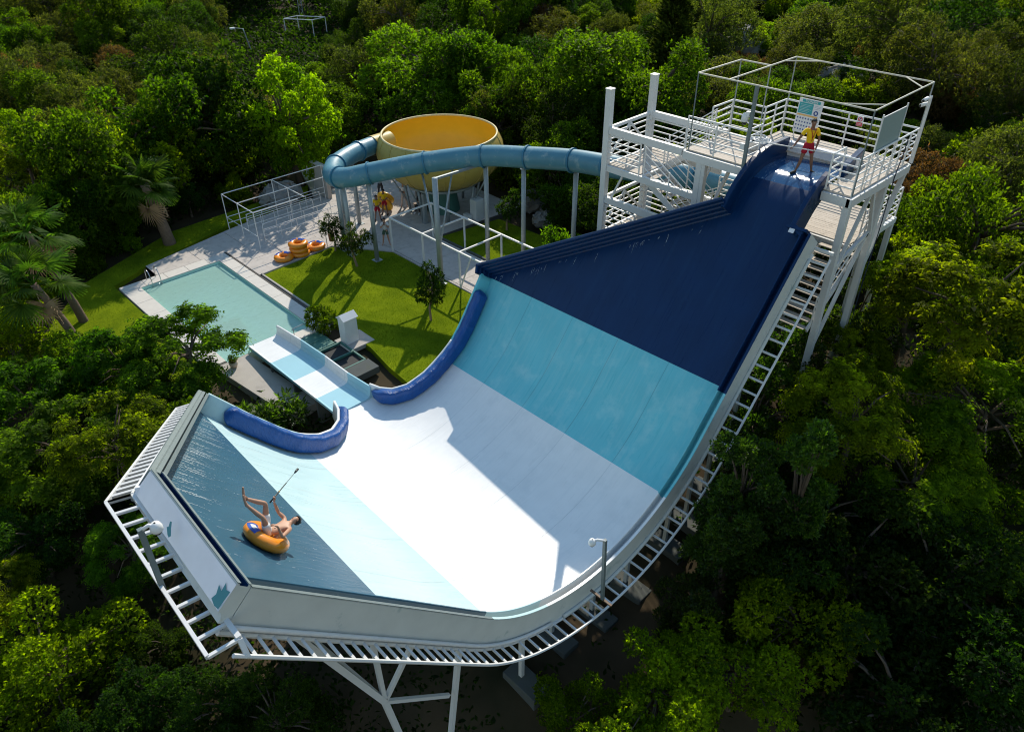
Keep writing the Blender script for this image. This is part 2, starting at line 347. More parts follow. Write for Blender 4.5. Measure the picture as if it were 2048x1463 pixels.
def ground_z(x, y):
    x = np.asarray(x, float); y = np.asarray(y, float)
    num = np.zeros(x.shape); den = np.zeros(x.shape)
    for cx, cy_, cz in CP:
        w = 1 / (((x - cx) ** 2 + (y - cy_) ** 2) + 6) ** 1.6
        num += w * cz; den += w
    z = num / den
    z = z + .25 * np.sin(x * .7 + 1.3) * np.cos(y * .6) + .12 * np.sin(x * 1.9) * np.sin(y * 1.7 + 1)
    k = np.clip(_inside_dist(x, y, TERR) / 4.0, 0, 1); k = k * k * (3 - 2 * k)
    z = -.32 * (1 - k) + z * k
    pool = (x > 9.9) & (x < 15.9) & (y > 30.6) & (y < 41.4)
    return np.where(pool, -2.2, z)
def build_ground():
    def axis(lo, hi, s, far):
        a = np.arange(lo, hi + .01, s); k = np.array([4, 10, 20, 40, 80, 160, 320, 640, 1200.]); k = k[k < far]
        return np.concatenate([lo - k[::-1], a, hi + k])
    xs = axis(-24, 64, 1.0, 1300); ys = axis(-14, 110, 1.0, 1300)
    X, Y = np.meshgrid(xs, ys, indexing='ij'); Z = ground_z(X, Y)
    n, m = X.shape
    vs = np.stack([X, Y, Z], -1).reshape(-1, 3)
    fs = [(i * m + j, (i + 1) * m + j, (i + 1) * m + j + 1, i * m + j + 1) for i in range(n - 1) for j in range(m - 1)]
    o = mesh('ground', vs.tolist(), fs, 'ground', None, True); structure(o)
    o['label'] = 'brown earth slope under the trees and the slide'
build_ground()

def slab(name, poly, z0, z1, m): return structure(MB().prism(poly, z0, z1).build(name, m))
# terraces, lawns and paving, each a sheet 4 mm or more above the next
LAWN = [(15.7, 21.6), (16.0, 25.0), (16.35, 27.0), (16.35, 27.1), (16.35, 37.45), (21.15, 37.75), (23.35, 34.55), (23.35, 21.6)]
UPLAWN = [(26.75, 24.5), (31.5, 27.5), (31.2, 33.6), (26.75, 34.2)]
lawn = slab('lawn', LAWN, -.5, .0, 'lawn'); lawn['label'] = 'bright green clipped lawn beside the pool'
slab('upper_lawn', UPLAWN, -.5, .012, 'lawn')['label'] = 'shaded grass beyond the white walkway frame'
GARD = [(4.5, 31.5), (9.7, 31.0), (9.7, 42.2), (11.9, 43.3), (18.0, 45.2), (24.0, 45.4), (25.5, 47.6), (15, 46.9), (8.4, 43.6), (5.6, 40)]
slab('garden_lawn', GARD, -.6, -.035, 'lawn')['label'] = 'half shaded grass around the palms'
# paving: concrete base with separate slabs laid on it
PBASE = [(11.95, 41.75), (16.15, 41.7), (16.15, 37.6), (21.25, 37.95), (23.55, 34.6), (23.55, 23.5), (26.6, 23.2), (26.6, 34.4), (33.5, 34.0), (34, 46.5), (29.5, 46.5), (24.5, 45.2), (18.0, 44.6), (11.95, 43.3)]
pav = slab('paving', PBASE, -.6, -.02, 'joint'); pav['label'] = 'grey concrete paving between pool, lawn and bowl slide'
def clip_poly(poly, axis, val, keep_less):
    out = []
    for i in range(len(poly)):
        a, b = poly[i], poly[(i + 1) % len(poly)]
        ia = (a[axis] <= val) == keep_less; ib = (b[axis] <= val) == keep_less
        if ia: out.append(a)
        if ia != ib:
            t = (val - a[axis]) / (b[axis] - a[axis]); out.append((a[0] + t * (b[0] - a[0]), a[1] + t * (b[1] - a[1])))
    return out
def lay(poly, xs, ys, parent, name, m, z0, z1, gap):
    for i in range(len(xs) - 1):
        for j in range(len(ys) - 1):
            p = poly
            for ax, v, k in ((0, xs[i] + gap, False), (0, xs[i + 1] - gap, True), (1, ys[j] + gap, False), (1, ys[j + 1] - gap, True)):
                p = clip_poly(p, ax, v, k)
                if len(p) < 3: break
            if len(p) < 3: continue
            ar = abs(sum(p[k][0] * p[(k + 1) % len(p)][1] - p[(k + 1) % len(p)][0] * p[k][1] for k in range(len(p)))) / 2
            if ar < .15: continue
            MB().prism(p, z0, z1 + random.uniform(-.003, .004)).build(name, m, parent)
# the base polygon is not convex: lay three convex fields
F1 = [(11.95, 41.75), (21.2, 41.7), (21.2, 45.0), (18.0, 44.6), (11.95, 43.3)]
F2 = [(16.2, 37.65), (21.2, 37.98), (21.2, 41.7), (16.2, 41.7)]
F3 = [(21.2, 37.98), (23.55, 34.65), (33.5, 34.05), (34, 46.5), (29.5, 46.5), (24.5, 45.2), (21.2, 45.0)]
F4 = [(23.6, 23.5), (26.55, 23.2), (26.55, 34.5), (23.6, 34.6)]
lay(F1, [11.9, 14.6, 17.4, 21.21], [41.7, 45.1], pav, 'slab', 'paving_stone', -.3, 0, .012)
lay(F2, [16.1, 18.7, 21.21], [37.5, 39.7, 41.71], pav, 'slab', 'paving_stone', -.3, 0, .012)
lay(F3, [21.2, 23.6, 26.6, 29.8, 34.1], [34, 37.4, 40.6, 43.7, 47], pav, 'slab', 'paving_stone', -.3, 0, .012)
lay(F4, [23.5, 26.7], [23, 26, 29, 32, 34.7], pav, 'slab', 'paving_stone', -.3, .004, .012)
path = slab('path', [(24.6, 45.3), (27.4, 46.4), (33.5, 60), (30.6, 61)], -.5, .03, 'paving_stone'); path['label'] = 'pale concrete path leading away behind the big tree'
# lawn kerbs
kr = thing('lawn_kerb', 'low concrete kerb edging the lawn beside paving and walkway', 'kerb', (21, 37.8, 0))
for p, q in (((16.3, 37.6), (21.2, 37.9)), ((21.2, 37.9), (23.45, 34.55)), ((23.45, 34.55), (23.45, 23.6))):
    MB().bar((*p, -.06), (*q, -.06), .14, .22).build('kerb_stone', 'concrete', kr, bevel=.015)
kr2 = thing('lawn_kerb', 'concrete kerb with a planted groove between the lawn and the pool', 'kerb', (16.3, 31, 0))
MB().bar((16.32, 30.3, -.05), (16.32, 37.5, -.05), .10, .2).build('kerb_stone', 'concrete', kr2, bevel=.01)
kr3 = thing('lawn_kerb', 'dark kerb along the shaded grass beyond the walkway', 'kerb', (26.65, 29, 0))
MB().bar((26.66, 24, -.02), (26.66, 34.3, -.02), .12, .22).build('kerb_stone', 'footing', kr3, bevel=.01)

# ------------------------------------------------------------------ pool
pb = thing('swimming_pool', 'rectangular turquoise pool at the end of the slide runout', 'pool', (12.9, 36, 0)); pb['kind'] = 'structure'
IX0, IX1, IY0, IY1 = 10.72, 15.32, 30.75, 40.85
MB().add([(IX0, IY0, 0), (IX1, IY0, 0), (IX1, IY1, 0), (IX0, IY1, 0), (IX0, IY0, -1.15), (IX1, IY0, -1.15), (IX1, IY1, -1.15), (IX0, IY1, -1.15)],
         [(4, 5, 6, 7), (0, 1, 5, 4), (1, 2, 6, 5), (2, 3, 7, 6), (3, 0, 4, 7)]).build('basin', 'pool_tile', pb)
nx, ny = 46, 100
vs = [(IX0 + .005 + (IX1 - IX0 - .01) * i / nx, IY0 + .005 + (IY1 - IY0 - .01) * j / ny, -.14 + random.gauss(0, .0025)) for i in range(nx + 1) for j in range(ny + 1)]
w = mesh('water', vs, [(i * (ny + 1) + j, (i + 1) * (ny + 1) + j, (i + 1) * (ny + 1) + j + 1, i * (ny + 1) + j + 1) for i in range(nx) for j in range(ny)], 'pool_water', pb, True)
def coping(p, q, n, wd):
    p, q = Vector(p), Vector(q)
    for i in range(n):
        a = p.lerp(q, i / n); b = p.lerp(q, (i + 1) / n); d = (q - p).normalized() * .008
        MB().bar(a + d, b - d, wd, .5).build('coping_stone', 'coping_stone', pb, bevel=.01)
coping((10.24, 30.85, -.22), (10.24, 40.87, -.22), 6, .93); coping((15.69, 30.05, -.22), (15.69, 40.87, -.22), 7, .71); coping((9.78, 41.27, -.22), (16.04, 41.27, -.22), 5, .79)
MB().bar((14.0, 30.4, -.22), (15.32, 30.4, -.22), .66, .5).build('coping_stone', 'coping_stone', pb)
# drain grille along the coping
MB().bar((16.12, 30.2, -.01), (16.12, 41.6, -.01), .09, .06).build('drain_channel', 'joint', pb)
lad = thing('pool_ladder', 'steel ladder with two curved handrails at the pool edge', 'ladder', (11.6, 41.1, 0))
for x in (11.32, 11.82):
    pts = [(x, 41.55, 0), (x, 41.5, .55), (x, 41.3, .78), (x, 41.0, .72), (x, 40.78, .35), (x, 40.74, -.7)]
    MB().tube(pts, .024, 8).build('handrail', 'chrome', lad, True)
for z in (-.05, -.32, -.6): MB().tube([(11.32, 40.74, z), (11.82, 40.74, z)], .02, 6).build('rung', 'chrome', lad, True)

# ------------------------------------------------------------------ half-pipe slide
Y0 = 9.3; DX, DZ = .04, -.055
I0 = np.array([12.47, -.79]); LD = np.array([-.669, .743]); LD /= np.linalg.norm(LD); RD = np.array([.628, .778]); RD /= np.linalg.norm(RD)
HALF = math.acos(LD @ RD) / 2; BIS = (LD + RD) / np.linalg.norm(LD + RD); R0 = 6.0; CEN = I0 + BIS * R0 / math.sin(HALF)
_aL = math.atan2(*((I0 + LD * (R0 / math.tan(HALF)) - CEN)[::-1])); _aL = _aL if _aL < 0 else _aL - 2 * math.pi
_aR = math.atan2(*((I0 + RD * (R0 / math.tan(HALF)) - CEN)[::-1]))
HF = .65                       # floor lies this far below the lips
S_CR = 13.25                   # where the drop rounds over into the flat start
R_CR = 2.3
def prof(s):
    """floor profile (x, z) and inward normal at near edge, s = arc position"""
    a = -math.pi / 2 + s / R0; R = R0 + HF
    if a < _aL:
        p = CEN + R * np.array([math.cos(_aL), math.sin(_aL)]) + LD * ((_aL - a) * R0); n = -np.array([math.cos(_aL), math.sin(_aL)]); return p, n
    if a > _aR:
        n = -np.array([math.cos(_aR), math.sin(_aR)]); u = (a - _aR) * R0
        sc = S_CR - (_aR + math.pi / 2) * R0
        base = CEN + R * np.array([math.cos(_aR), math.sin(_aR)])
        if u <= sc: return base + RD * u, n
        p0 = base + RD * sc; al = math.atan2(RD[1], RD[0]); c = p0 - n * R_CR; v = (u - sc) / R_CR
        if v < al:
            b = math.atan2(n[1], n[0]) - v; nn = np.array([math.cos(b), math.sin(b)]); return c + nn * R_CR, nn
        nn = np.array([0., 1.]); return c + nn * R_CR + np.array([(v - al) * R_CR, 0]), nn
    n = -np.array([math.cos(a), math.sin(a)]); return CEN + R * np.array([math.cos(a), math.sin(a)]), n
def sp(s, y, n=0.):
    """point on the slide: along s, across y, n above the floor"""
    p, nn = prof(s); return Vector((p[0] + nn[0] * n + (y - Y0) * DX, y, p[1] + nn[1] * n + (y - Y0) * DZ))
def sn(s): _, nn = prof(s); return Vector((nn[0], 0, nn[1]))
S_TOP, S_K = -12.8, 12.7
S_END = S_CR + R_CR * math.atan2(RD[1], RD[0]) + 1.15
CH0, CH1 = 9.74, 12.16
FARL = [(-12.8, 12.85), (-7.75, 20.75), (-6.4, 20.1), (-5.3, 19.85), (-4.3, 19.8), (-3.3, 19.95), (-2.5, 20.3), (-1.8, 20.95), (-1.35, 21.7), (-1.15, 22.35)]
FARR = [(.52, 22.45), (.66, 21.85), (.95, 21.35), (1.5, 21.0), (2.4, 20.85), (4.2, 20.8), (7.4, 21.07), (12.75, 12.16)]
def _interp(t, pts):
    for i in range(len(pts) - 1):
        if pts[i][0] <= t <= pts[i + 1][0]:
            u = (t - pts[i][0]) / (pts[i + 1][0] - pts[i][0])
            return pts[i][1] + u * (pts[i + 1][1] - pts[i][1])
    return pts[0][1] if t < pts[0][0] else pts[-1][1]
def yfar(s):
    if s <= -1.15: return _interp(s, FARL)
    if s >= S_K: return CH1
    if s >= .52: return _interp(s, FARR)
    return 22.35 + (s + 1.15) / 1.67 * .1
def ynear(s): return Y0 if s <= S_K - .001 else CH0
sl = thing('halfpipe_slide', 'huge half-pipe water slide striped navy, light blue and white', 'water slide', (12.3, 15, -1))
def floor_panel(name, s0, s1, m, ny=14, top=0., bottom=-.07, s_extra=()):
    ks = sorted(set([s0, s1] + list(np.arange(math.ceil(s0 / .2) * .2, s1, .2)) + [q[0] for q in FARL + FARR if s0 < q[0] < s1]))
    ss = [k for i, k in enumerate(ks) if i == 0 or k - ks[i - 1] > 1e-6]
    vs, fs = [], []; n = ny + 1; m_ = len(ss)
    for lay_, off in enumerate((top, bottom)):
        for s in ss:
            a, b = ynear(min(max(s, s0 + 1e-4), s1 - 1e-4)), yfar(min(max(s, s0 + 1e-4), s1 - 1e-4))
            for j in range(n): vs.append(sp(s, a + (b - a) * j / ny, off))
    k = m_ * n
    for i in range(m_ - 1):
        for j in range(ny):
            q = (i * n + j, (i + 1) * n + j, (i + 1) * n + j + 1, i * n + j + 1)
            fs.append(q); fs.append(tuple(k + v for v in q[::-1]))
    def cap(q):
        b = len(vs); vs.extend(vs[v] for v in q); fs.append((b, b + 1, b + 2, b + 3))
    for i in range(m_ - 1):
        for j in (0, ny): cap((i * n + j, (i + 1) * n + j, k + (i + 1) * n + j, k + i * n + j))
    for i in (0, m_ - 1):
        for j in range(ny): cap((i * n + j, i * n + j + 1, k + i * n + j + 1, k + i * n + j))
    return mesh(name, vs, fs, m, sl, True)
STR = [(-12.8, -7.6, 'navy_wet_sunlit'), (-7.6, -3.6, 'light_blue_gel_sunlit'), (-3.6, 3.45, 'white_gel'), (3.45, 7.25, 'blue_gel_shaded'), (7.25, S_K, 'navy_gel_shaded')]
for (a, b, m), lb in zip(STR, ('wet navy riding wall under the rider', 'sunlit light blue stripe below the navy wall', 'white bottom of the half-pipe, half in shade', 'shaded light blue stripe below the drop', 'shaded navy drop below the start platform')):
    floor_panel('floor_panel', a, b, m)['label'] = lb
def seam_line(y, s0, s1, m):
    ss = np.arange(s0 + .02, s1, .3).tolist() + [s1 - .02]; vs = [sp(q, y + d_, .003) for q in ss for d_ in (-.005, .005)]
    mesh('panel_seam', vs, [(2 * i, 2 * i + 2, 2 * i + 3, 2 * i + 1) for i in range(len(ss) - 1)], m, sl)
for a, b, m in STR[1:4]:
    for y in (11.6, 13.9, 16.2, 18.5):
        lo, hi = a, b
        if a < -8: lo = max(a, -12.8 + (y - 12.6) / 7.89 * 5.05 + .1) if y > 12.8 else a
        if b > 8: hi = min(b, 7.4 + (21.0 - y) / 8.9 * 5.3 - .1) if y > 12 else b
        seam_line(y, lo, hi, 'seam_grey' if 'white' in m or 'light' in m else 'tube_blue')
floor_panel('start_chute', S_K, S_CR + 1.0, 'navy_gel_shaded', 6)
floor_panel('start_chute', S_CR + 1.0, S_END, 'crest_water', 6)['label'] = 'glittering water film at the start of the drop'
def sweep_wall(path, section, name, m, parent, smooth=False, side=1):
    """path: (s, y) list; section: closed (b, n) list, b outward from the channel"""
    P = [sp(s, y) for s, y in path]; rows = []
    for i, (s, y) in enumerate(path):
        N = sn(s); N = (N - Vector((0, 0, 0)))
        t1 = (P[i] - P[i - 1]).normalized() if i > 0 else None; t2 = (P[i + 1] - P[i]).normalized() if i < len(P) - 1 else None
        T = ((t1 or t2) + (t2 or t1)).normalized(); B = T.cross(N).normalized() * side
        k = 1.0
        if t1 and t2: k = 1 / max(.55, math.sqrt(max(.05, (1 + t1.dot(t2)) / 2)))
        rows.append([P[i] + B * (b * k) + N * n for b, n in section])
    return MB().sweep(rows).build(name, m, parent, smooth)
def dense(pts, step=.25):
    out = []
    for i in range(len(pts) - 1):
        a, b = pts[i], pts[i + 1]; n = max(1, int(math.ceil(abs(b[0] - a[0]) / step)))
        out += [(a[0] + (b[0] - a[0]) * k / n, a[1] + (b[1] - a[1]) * k / n) for k in range(n)]
    return out + [pts[-1]]
SEC_IN = [(-.03, -.02), (-.03, .02), (.0, .10), (.005, .62), (.015, .65), (.05, .65), (.06, .62), (.06, .30), (.27, .30), (.27, .26), (.05, .26), (.05, -.02)]
SEC_OUT = [(.255, .31), (.255, .60), (.26, .625), (.31, .625), (.325, .60), (.325, -.22), (.26, -.22), (.26, .24)]
near = [(-12.8, Y0), (-7.6, Y0), (-3.95, Y0), (-2.65, Y0), (3.45, Y0), (7.25, Y0), (S_K, Y0)]
segs = [(-12.8, -4.75, 'navy_wet_sunlit'), (-4.75, -2.3, 'light_blue_gel_sunlit'), (-2.3, 3.3, 'white_gel'), (3.3, 7.1, 'blue_gel_shaded'), (7.1, S_K, 'navy_gel_shaded')]
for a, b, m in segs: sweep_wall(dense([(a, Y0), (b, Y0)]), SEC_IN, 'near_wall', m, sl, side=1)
o = sweep_wall(dense([(-12.8, Y0), (S_K, Y0)]), SEC_OUT, 'outer_shell', 'shell_grey', sl); o['label'] = 'weathered grey outer shell along the near edge'
# lip cap colour strip of the outer shell follows the stripes
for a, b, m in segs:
    sweep_wall(dense([(a, Y0), (b, Y0)]), [(.250, .628), (.250, .642), (.335, .642), (.335, .628)], 'lip', m if m != 'navy_wet_sunlit' else 'dark_galv', sl)
# far walls
SEC_FAR = [(-.03, -.02), (-.03, .02), (0, .10), (.0, .62), (.02, .66), (.09, .66), (.11, .62), (.11, -.1), (.05, -.1), (.05, -.02)]
SEC_RIB = [(-.05, -.02), (-.05, .04), (-.005, .06), (.0, .26), (.045, .28), (.05, .50), (.10, .52), (.105, .70), (.15, .72), (.155, .88), (.22, .90), (.26, .88), (.26, -.1), (.06, -.1), (.06, -.02)]
sweep_wall(dense([(7.25, 20.99), (7.4, 21.07), (12.75, 12.16)]), SEC_RIB, 'funnel_wall', 'navy_gel_shaded', sl, side=-1)['label'] = 'stepped navy wall narrowing the drop towards the tower'
sweep_wall(dense([q for q in FARR if 3.3 < q[0] < 7] + [(7.25, 21.06)]), SEC_FAR, 'far_wall', 'blue_gel_shaded', sl, True, side=-1)
sweep_wall(dense([q for q in FARR if q[0] < 4.3], .12), SEC_FAR, 'far_wall', 'white_gel', sl, True, side=-1)
sweep_wall(dense([q for q in FARL if q[0] > -4.5], .12), SEC_FAR, 'far_wall', 'white_gel', sl, True, side=-1)
sweep_wall(dense([q for q in FARL if -7.8 < q[0] < -4.2], .12), SEC_FAR, 'far_wall', 'light_blue_gel_sunlit', sl, True, side=-1)
SEC_SPRAY = [(-.05, -.02), (-.05, .12), (.0, .14), (.0, .50), (-.02, .52), (-.02, .62), (.07, .64), (.07, .48), (.11, .48), (.11, .64), (.20, .635), (.205, .615), (.22, .615), (.225, .63), (.32, .61), (.34, .57), (.34, -.05), (.3, -.1), (.05, -.1)]
sweep_wall(dense([(-12.8, 12.86), (-7.75, 20.75)]), SEC_SPRAY, 'spray_wall', 'dark_galv', sl, side=-1)['label'] = 'slate grey ledge with the water spray slot'
# end wall across the top of the riding wall
def end_wall():
    rows = []; y0, y1 = Y0 - .32, 12.95
    N = sn(S_TOP); T = Vector((LD[0], 0, LD[1]))
    for y in (y0, y1):
        P = sp(S_TOP, y)
        rows.append([P + T * b + N * n for b, n in [(-.04, -.02), (0, .1), (0, .62), (.03, .66), (.06, .66), (.06, .30), (.24, .30), (.24, .64), (.30, .66), (.30, .2), (.2, .1), (.2, -.1), (0, -.1)]])
    MB().sweep(rows).build('top_wall', 'shell_grey', sl)
    MB().sweep([[sp(S_TOP, y) + T * b + N * n for b, n in ((.062, .302), (.062, .655), (.068, .655), (.068, .308), (.232, .308), (.232, .655), (.238, .655), (.238, .302))] for y in (y0 + .01, y1 - .01)]).build('gutter', 'navy_gel_shaded', sl)
    for b0, b1 in ((.0, .065), (.235, .31)):
        MB().sweep([[sp(S_TOP, y) + T * b + N * n for b, n in ((b0, .662), (b1, .662), (b1, .675), (b0, .675))] for y in (y0, y1)]).build('lip', 'dark_galv', sl)
    rows = []
    for y in (y0, y1):
        P = sp(S_TOP, y) + T * .31 + N * .63
        a = P; b = P + Vector((-.40, 0, -.33)); c = b + Vector((.03, 0, -.06)); d = P + Vector((.02, 0, -.12)) - N * .4
        rows.append([a, b, c, d])
    MB().sweep(rows).build('top_ledge', 'shell_white', sl)['label'] = 'scuffed white ledge outside the top edge'
    P = sp(S_TOP, y0) + T * .31 + N * .63
    return P
PT = end_wall()
MB().add([sp(S_TOP, Y0 - .325, .62), sp(S_TOP, Y0 - .325, -.22), PT + Vector((-.37, -.004, -.39)), PT + Vector((-.40, -.004, -.33)), PT + Vector((0, -.004, 0))], [(0, 1, 2, 3, 4)]).build('corner_plate', 'shell_grey', sl)
# touched-up teal paint near the corner
def led(u, y): return PT + Vector((-.40 * u, y, -.33 * u)) + Vector((-.64, 0, .77)) * .005
for i, q in enumerate(([(.95, .03), (.3, .02), (.35, .12), (.2, .22), (.5, .2), (.42, .33), (.7, .26), (.9, .3), (.98, .15)], [(.78, 2.05), (.68, 2.02), (.5, 2.14), (.34, 2.22), (.38, 2.27), (.55, 2.22), (.6, 2.26), (.75, 2.12)])):
    MB().add([led(*k) for k in q], [tuple(range(len(q)))]).build('paint_patch', 'teal_paint', sl)
# chute side walls and back
SEC_CH = [(-.04, -.02), (0, .12), (0, .60), (.02, .64), (.16, .64), (.18, .60), (.18, -.12), (.05, -.12)]
sweep_wall(dense([(12.72, 12.16), (S_END, 12.16)], .2), SEC_CH, 'chute_wall', 'navy_gel_shaded', sl, side=-1)
sweep_wall(dense([(12.72, CH0), (S_END - 1.9, CH0)], .2), SEC_CH, 'chute_wall', 'navy_gel_shaded', sl, side=1)
N = sn(12.7)
sweep_wall([(12.5, Y0 - .02), (12.72, CH0 - .02)], SEC_CH, 'chute_wall', 'navy_gel_shaded', sl, side=1)
MB().bar(sp(12.72, Y0 - .2, .2), sp(12.72, CH0 + .05, .2), .1, .95, up=N).build('shoulder', 'navy_gel_shaded', sl)
MB().bar(sp(12.62, 9.5, .66), sp(12.62, 9.68, .66), .18, .02, up=N).build('shoulder_plate', 'shell_white', sl)
zc = sp(S_END, 11).z
MB().box((sp(S_END, 11).x, CH0 - .1, zc - .1), (sp(S_END, 11).x + .22, 12.34, zc + .42)).build('start_sill', 'shell_white', sl, bevel=.03)
MB().bar((24.3, 9.62, zc + .22), (26.2, 9.9, zc + .3), .2, .5).build('guide_wall', 'navy_gel_shaded', sl, bevel=.02)
# vinyl pads along the far walls
def pad(path, name, lab, seed, flip=-1):
    rnd = np.random.default_rng(seed); pts = dense(path, .07); P = [sp(s, y) for s, y in pts]; rows = []; L_ = 0
    for i, (s, y) in enumerate(pts):
        if i: L_ += (P[i] - P[i - 1]).length
        N = sn(s); T = (P[min(i + 1, len(P) - 1)] - P[max(0, i - 1)]).normalized(); B = T.cross(N).normalized() * flip
        e = min(1, min(i, len(pts) - 1 - i) / 3.0) ** .5 * .9 + .1
        wv = .004 * math.sin(L_ * 13 + 2 * math.sin(L_ * 3.1)) + .004 * math.sin(L_ * 29 + math.sin(L_ * 7)) + .003 * math.sin(L_ * 51)
        row = []
        for k in range(14):
            a = math.pi * k / 13
            sw = wv * (1.2 + math.sin(2 * a + L_ * 2)); ca = math.cos(a); bb = -(.02 + (.34 + sw) * e * abs(math.sin(a)) ** .3); nn = .33 - (.31 * e) * math.copysign(abs(ca) ** .55, ca) + .03
            if k > 9: nn += .012 * math.sin(L_ * 9)
            row.append(P[i] + B * bb + N * nn)
        rows.append(row)
    o = MB().sweep(rows).build(name, 'pad_blue', sl, True); o['label'] = lab
pad([(-7.1, 20.4)] + [q for q in FARL if q[0] > -7 and q[0] < -1.2] + [(-1.15, 22.25)], 'crash_pad', 'blue vinyl crash pad curving left of the runout', 3)
pad([(.53, 22.3)] + [q for q in FARR if .6 < q[0] < 6] + [(6.6, 21.0)], 'crash_pad', 'blue vinyl crash pad running up the shaded side', 4)
# pipe along the near shell
MB().tube([sp(s, Y0 - .39, -.12) for s in np.arange(-12.7, -1.6, .3)], .05, 8).build('water_pipe', 'white_steel', sl, True)
MB().tube([sp(s, Y0 - .37, -.16) for s in np.arange(-1.4, 12.3, .3)], .06, 8).build('water_pipe', 'shell_grey', sl, True)
# steel edge frame: two stringers and rungs
SIN, SOUT, NB = Y0 - .34, Y0 - .95, -.26
def stringer(y, s0, s1, w): return [sp(s, y, NB) for s in np.arange(s0, s1 + .01, .3)]
MB().tube(stringer(SOUT, -12.9, 12.5, .06), .04, 6).build('edge_rail', 'white_steel', sl)
MB().tube(stringer(SIN, -12.9, 12.5, .08), .055, 6).build('edge_rail', 'white_steel', sl)
s = -12.4
while s < 12.4:
    MB().bar(sp(s, SIN, NB), sp(s, SOUT, NB), .055, .055).build('rung', 'white_steel', sl)
    s += .34 if abs(s) < 4.4 else (.46 if s > 0 else .36)
MB().bar(sp(12.5, SIN, NB), sp(12.5, SOUT, NB), .09, .09).build('rung', 'white_steel', sl)
# frame outside the top ledge
zf = 9.72
def flat_frame(a0, a1, b0, b1, n, w=.09):
    MB().bar(a0, a1, w, w * 1.3).build('edge_rail', 'white_steel', sl); MB().bar(b0, b1, w * .7, w).build('edge_rail', 'white_steel', sl)
    for i in range(n + 1):
        t = i / n; MB().bar(Vector(a0).lerp(Vector(a1), t), Vector(b0).lerp(Vector(b1), t), .06, .06).build('rung', 'white_steel', sl)
flat_frame((1.99, 8.52, 9.8), (2.06, 13.02, 9.8), (1.46, 8.56, 9.8), (1.585, 13.18, 9.8), 11)
flat_frame((2.06, 13.02, 9.8), (5.8, 20.5, 5.9), (1.585, 13.18, 9.8), (5.3, 20.62, 5.9), 24)
MB().bar((2.14, 12.9, 9.95), (5.9, 20.45, 6.0), .1, .14).build('top_ledge', 'shell_white', sl)
MB().bar((1.99, 8.52, 9.8), sp(-12.6, SOUT, NB), .09, .09).build('rung', 'white_steel', sl)
# running water: jets below the spray slots, one fine mass
def jets(parent):
    r = np.random.default_rng(12); vs, fs = [], []
    def strip(s, y, ds, dy, L, w, wob):
        n = max(4, int(L / .05)); k = len(vs); ph = r.random() * 6; px, py = s, y
        for i in range(n + 1):
            t = i / n; q = (s + ds * L * t + wob * math.sin(ph + t * 7) * .3, y + dy * L * t + wob * math.sin(ph + 1 + t * 9 * L) + .008 * r.normal()); ww = w * (.25 + .75 * math.sin(math.pi * min(1, t * 1.1 + .08))) * (.6 + .5 * r.random())
            for sg in (-1, 1): vs.append(sp(q[0], q[1] + sg * ww / 2, .012))
        for i in range(n):
            if r.random() < .7: fs.append((k + 2 * i, k + 2 * i + 1, k + 2 * i + 3, k + 2 * i + 2))
    for i in range(120):
        t = r.random() ** .9; s = -12.8 + 5.05 * t; y = 12.86 + 7.89 * t; o_ = .1 + .15 * r.random()
        strip(s + o_ * .8, y - o_ * .5, .93, -.25, r.uniform(.2, 1.35) ** 1.5, r.uniform(.005, .020), .02)
    for i in range(70): strip(r.uniform(-12.2, -8.2), r.uniform(10, 17), .9, -.2, r.uniform(.05, .3), r.uniform(.004, .010), .02)
    for i in range(32):
        t = r.random(); s = 7.5 + 5.2 * t; y = 21.0 - 8.8 * t; strip(s - .15, y - .12, -.9, -.1, r.uniform(.1, .55), r.uniform(.006, .014), .01)
    o = mesh('water_jets', vs, fs, 'foam', parent); o['kind'] = 'stuff'
jets(sl)
# truss and posts under the slide
def post(p, q, w): MB().bar(p, q, w, w).build('support_post', 'white_steel', sl)
yt = 9.55
nd = Vector((4.86, yt, 3.4))
post(sp(-11.2, yt, -.3), nd, .15); post(nd, (5.95, yt, -4.5), .15); post(sp(-8.4, yt, -.3), nd, .11); post(sp(-6.6, yt, -.3), nd, .11)
post((7.3, yt, 3.7), (6.1, yt, -4.5), .13); post(nd, (6.75, yt, 1.5), .10); post(sp(-11.2, 10.6, -.3), nd, .12)
yt = 17.0
nd = Vector((5.6, yt, 3.0)); post(sp(-9.0, yt, -.3), nd, .2); post(nd, (6.6, yt, -4), .2); post(sp(-6.4, yt, -.3), nd, .16); post((8.0, yt, 2.6), (7.1, yt, -4), .18)
for s, y in ((-2.3, 9.7), (-.6, 10.2), (.9, 9.9), (2.3, 9.7), (4.4, 9.6), (6.0, 9.6), (8.0, 9.7), (10.2, 9.8), (-2.3, 15.5), (1, 15.5), (4.4, 15.5), (7.5, 16), (-2.3, 19.5), (3, 19.8), (10.5, 12.5)):
    p = sp(s, y, -.2); g = float(ground_z(p.x, p.y)); post(p, (p.x, p.y, g + .1), .13)
    MB().box((p.x - .35, p.y - .9, g - .6), (p.x + .35, p.y + .5, g + .22)).build('footing', 'footing', sl, bevel=.03)
for s0, s1 in ((4.4, 6.0), (6, 8)): post(sp(s0, 9.65, -.25) + Vector((0, 0, -2)), sp(s1, 9.65, -.25), .09)
for y in (10, 14, 18):
    MB().tube([sp(s, y, -.16) for s in np.arange(-12.5, 12.5, .5) if y < yfar(s) - .3], .07, 6).build('rib_beam', 'white_steel', sl)

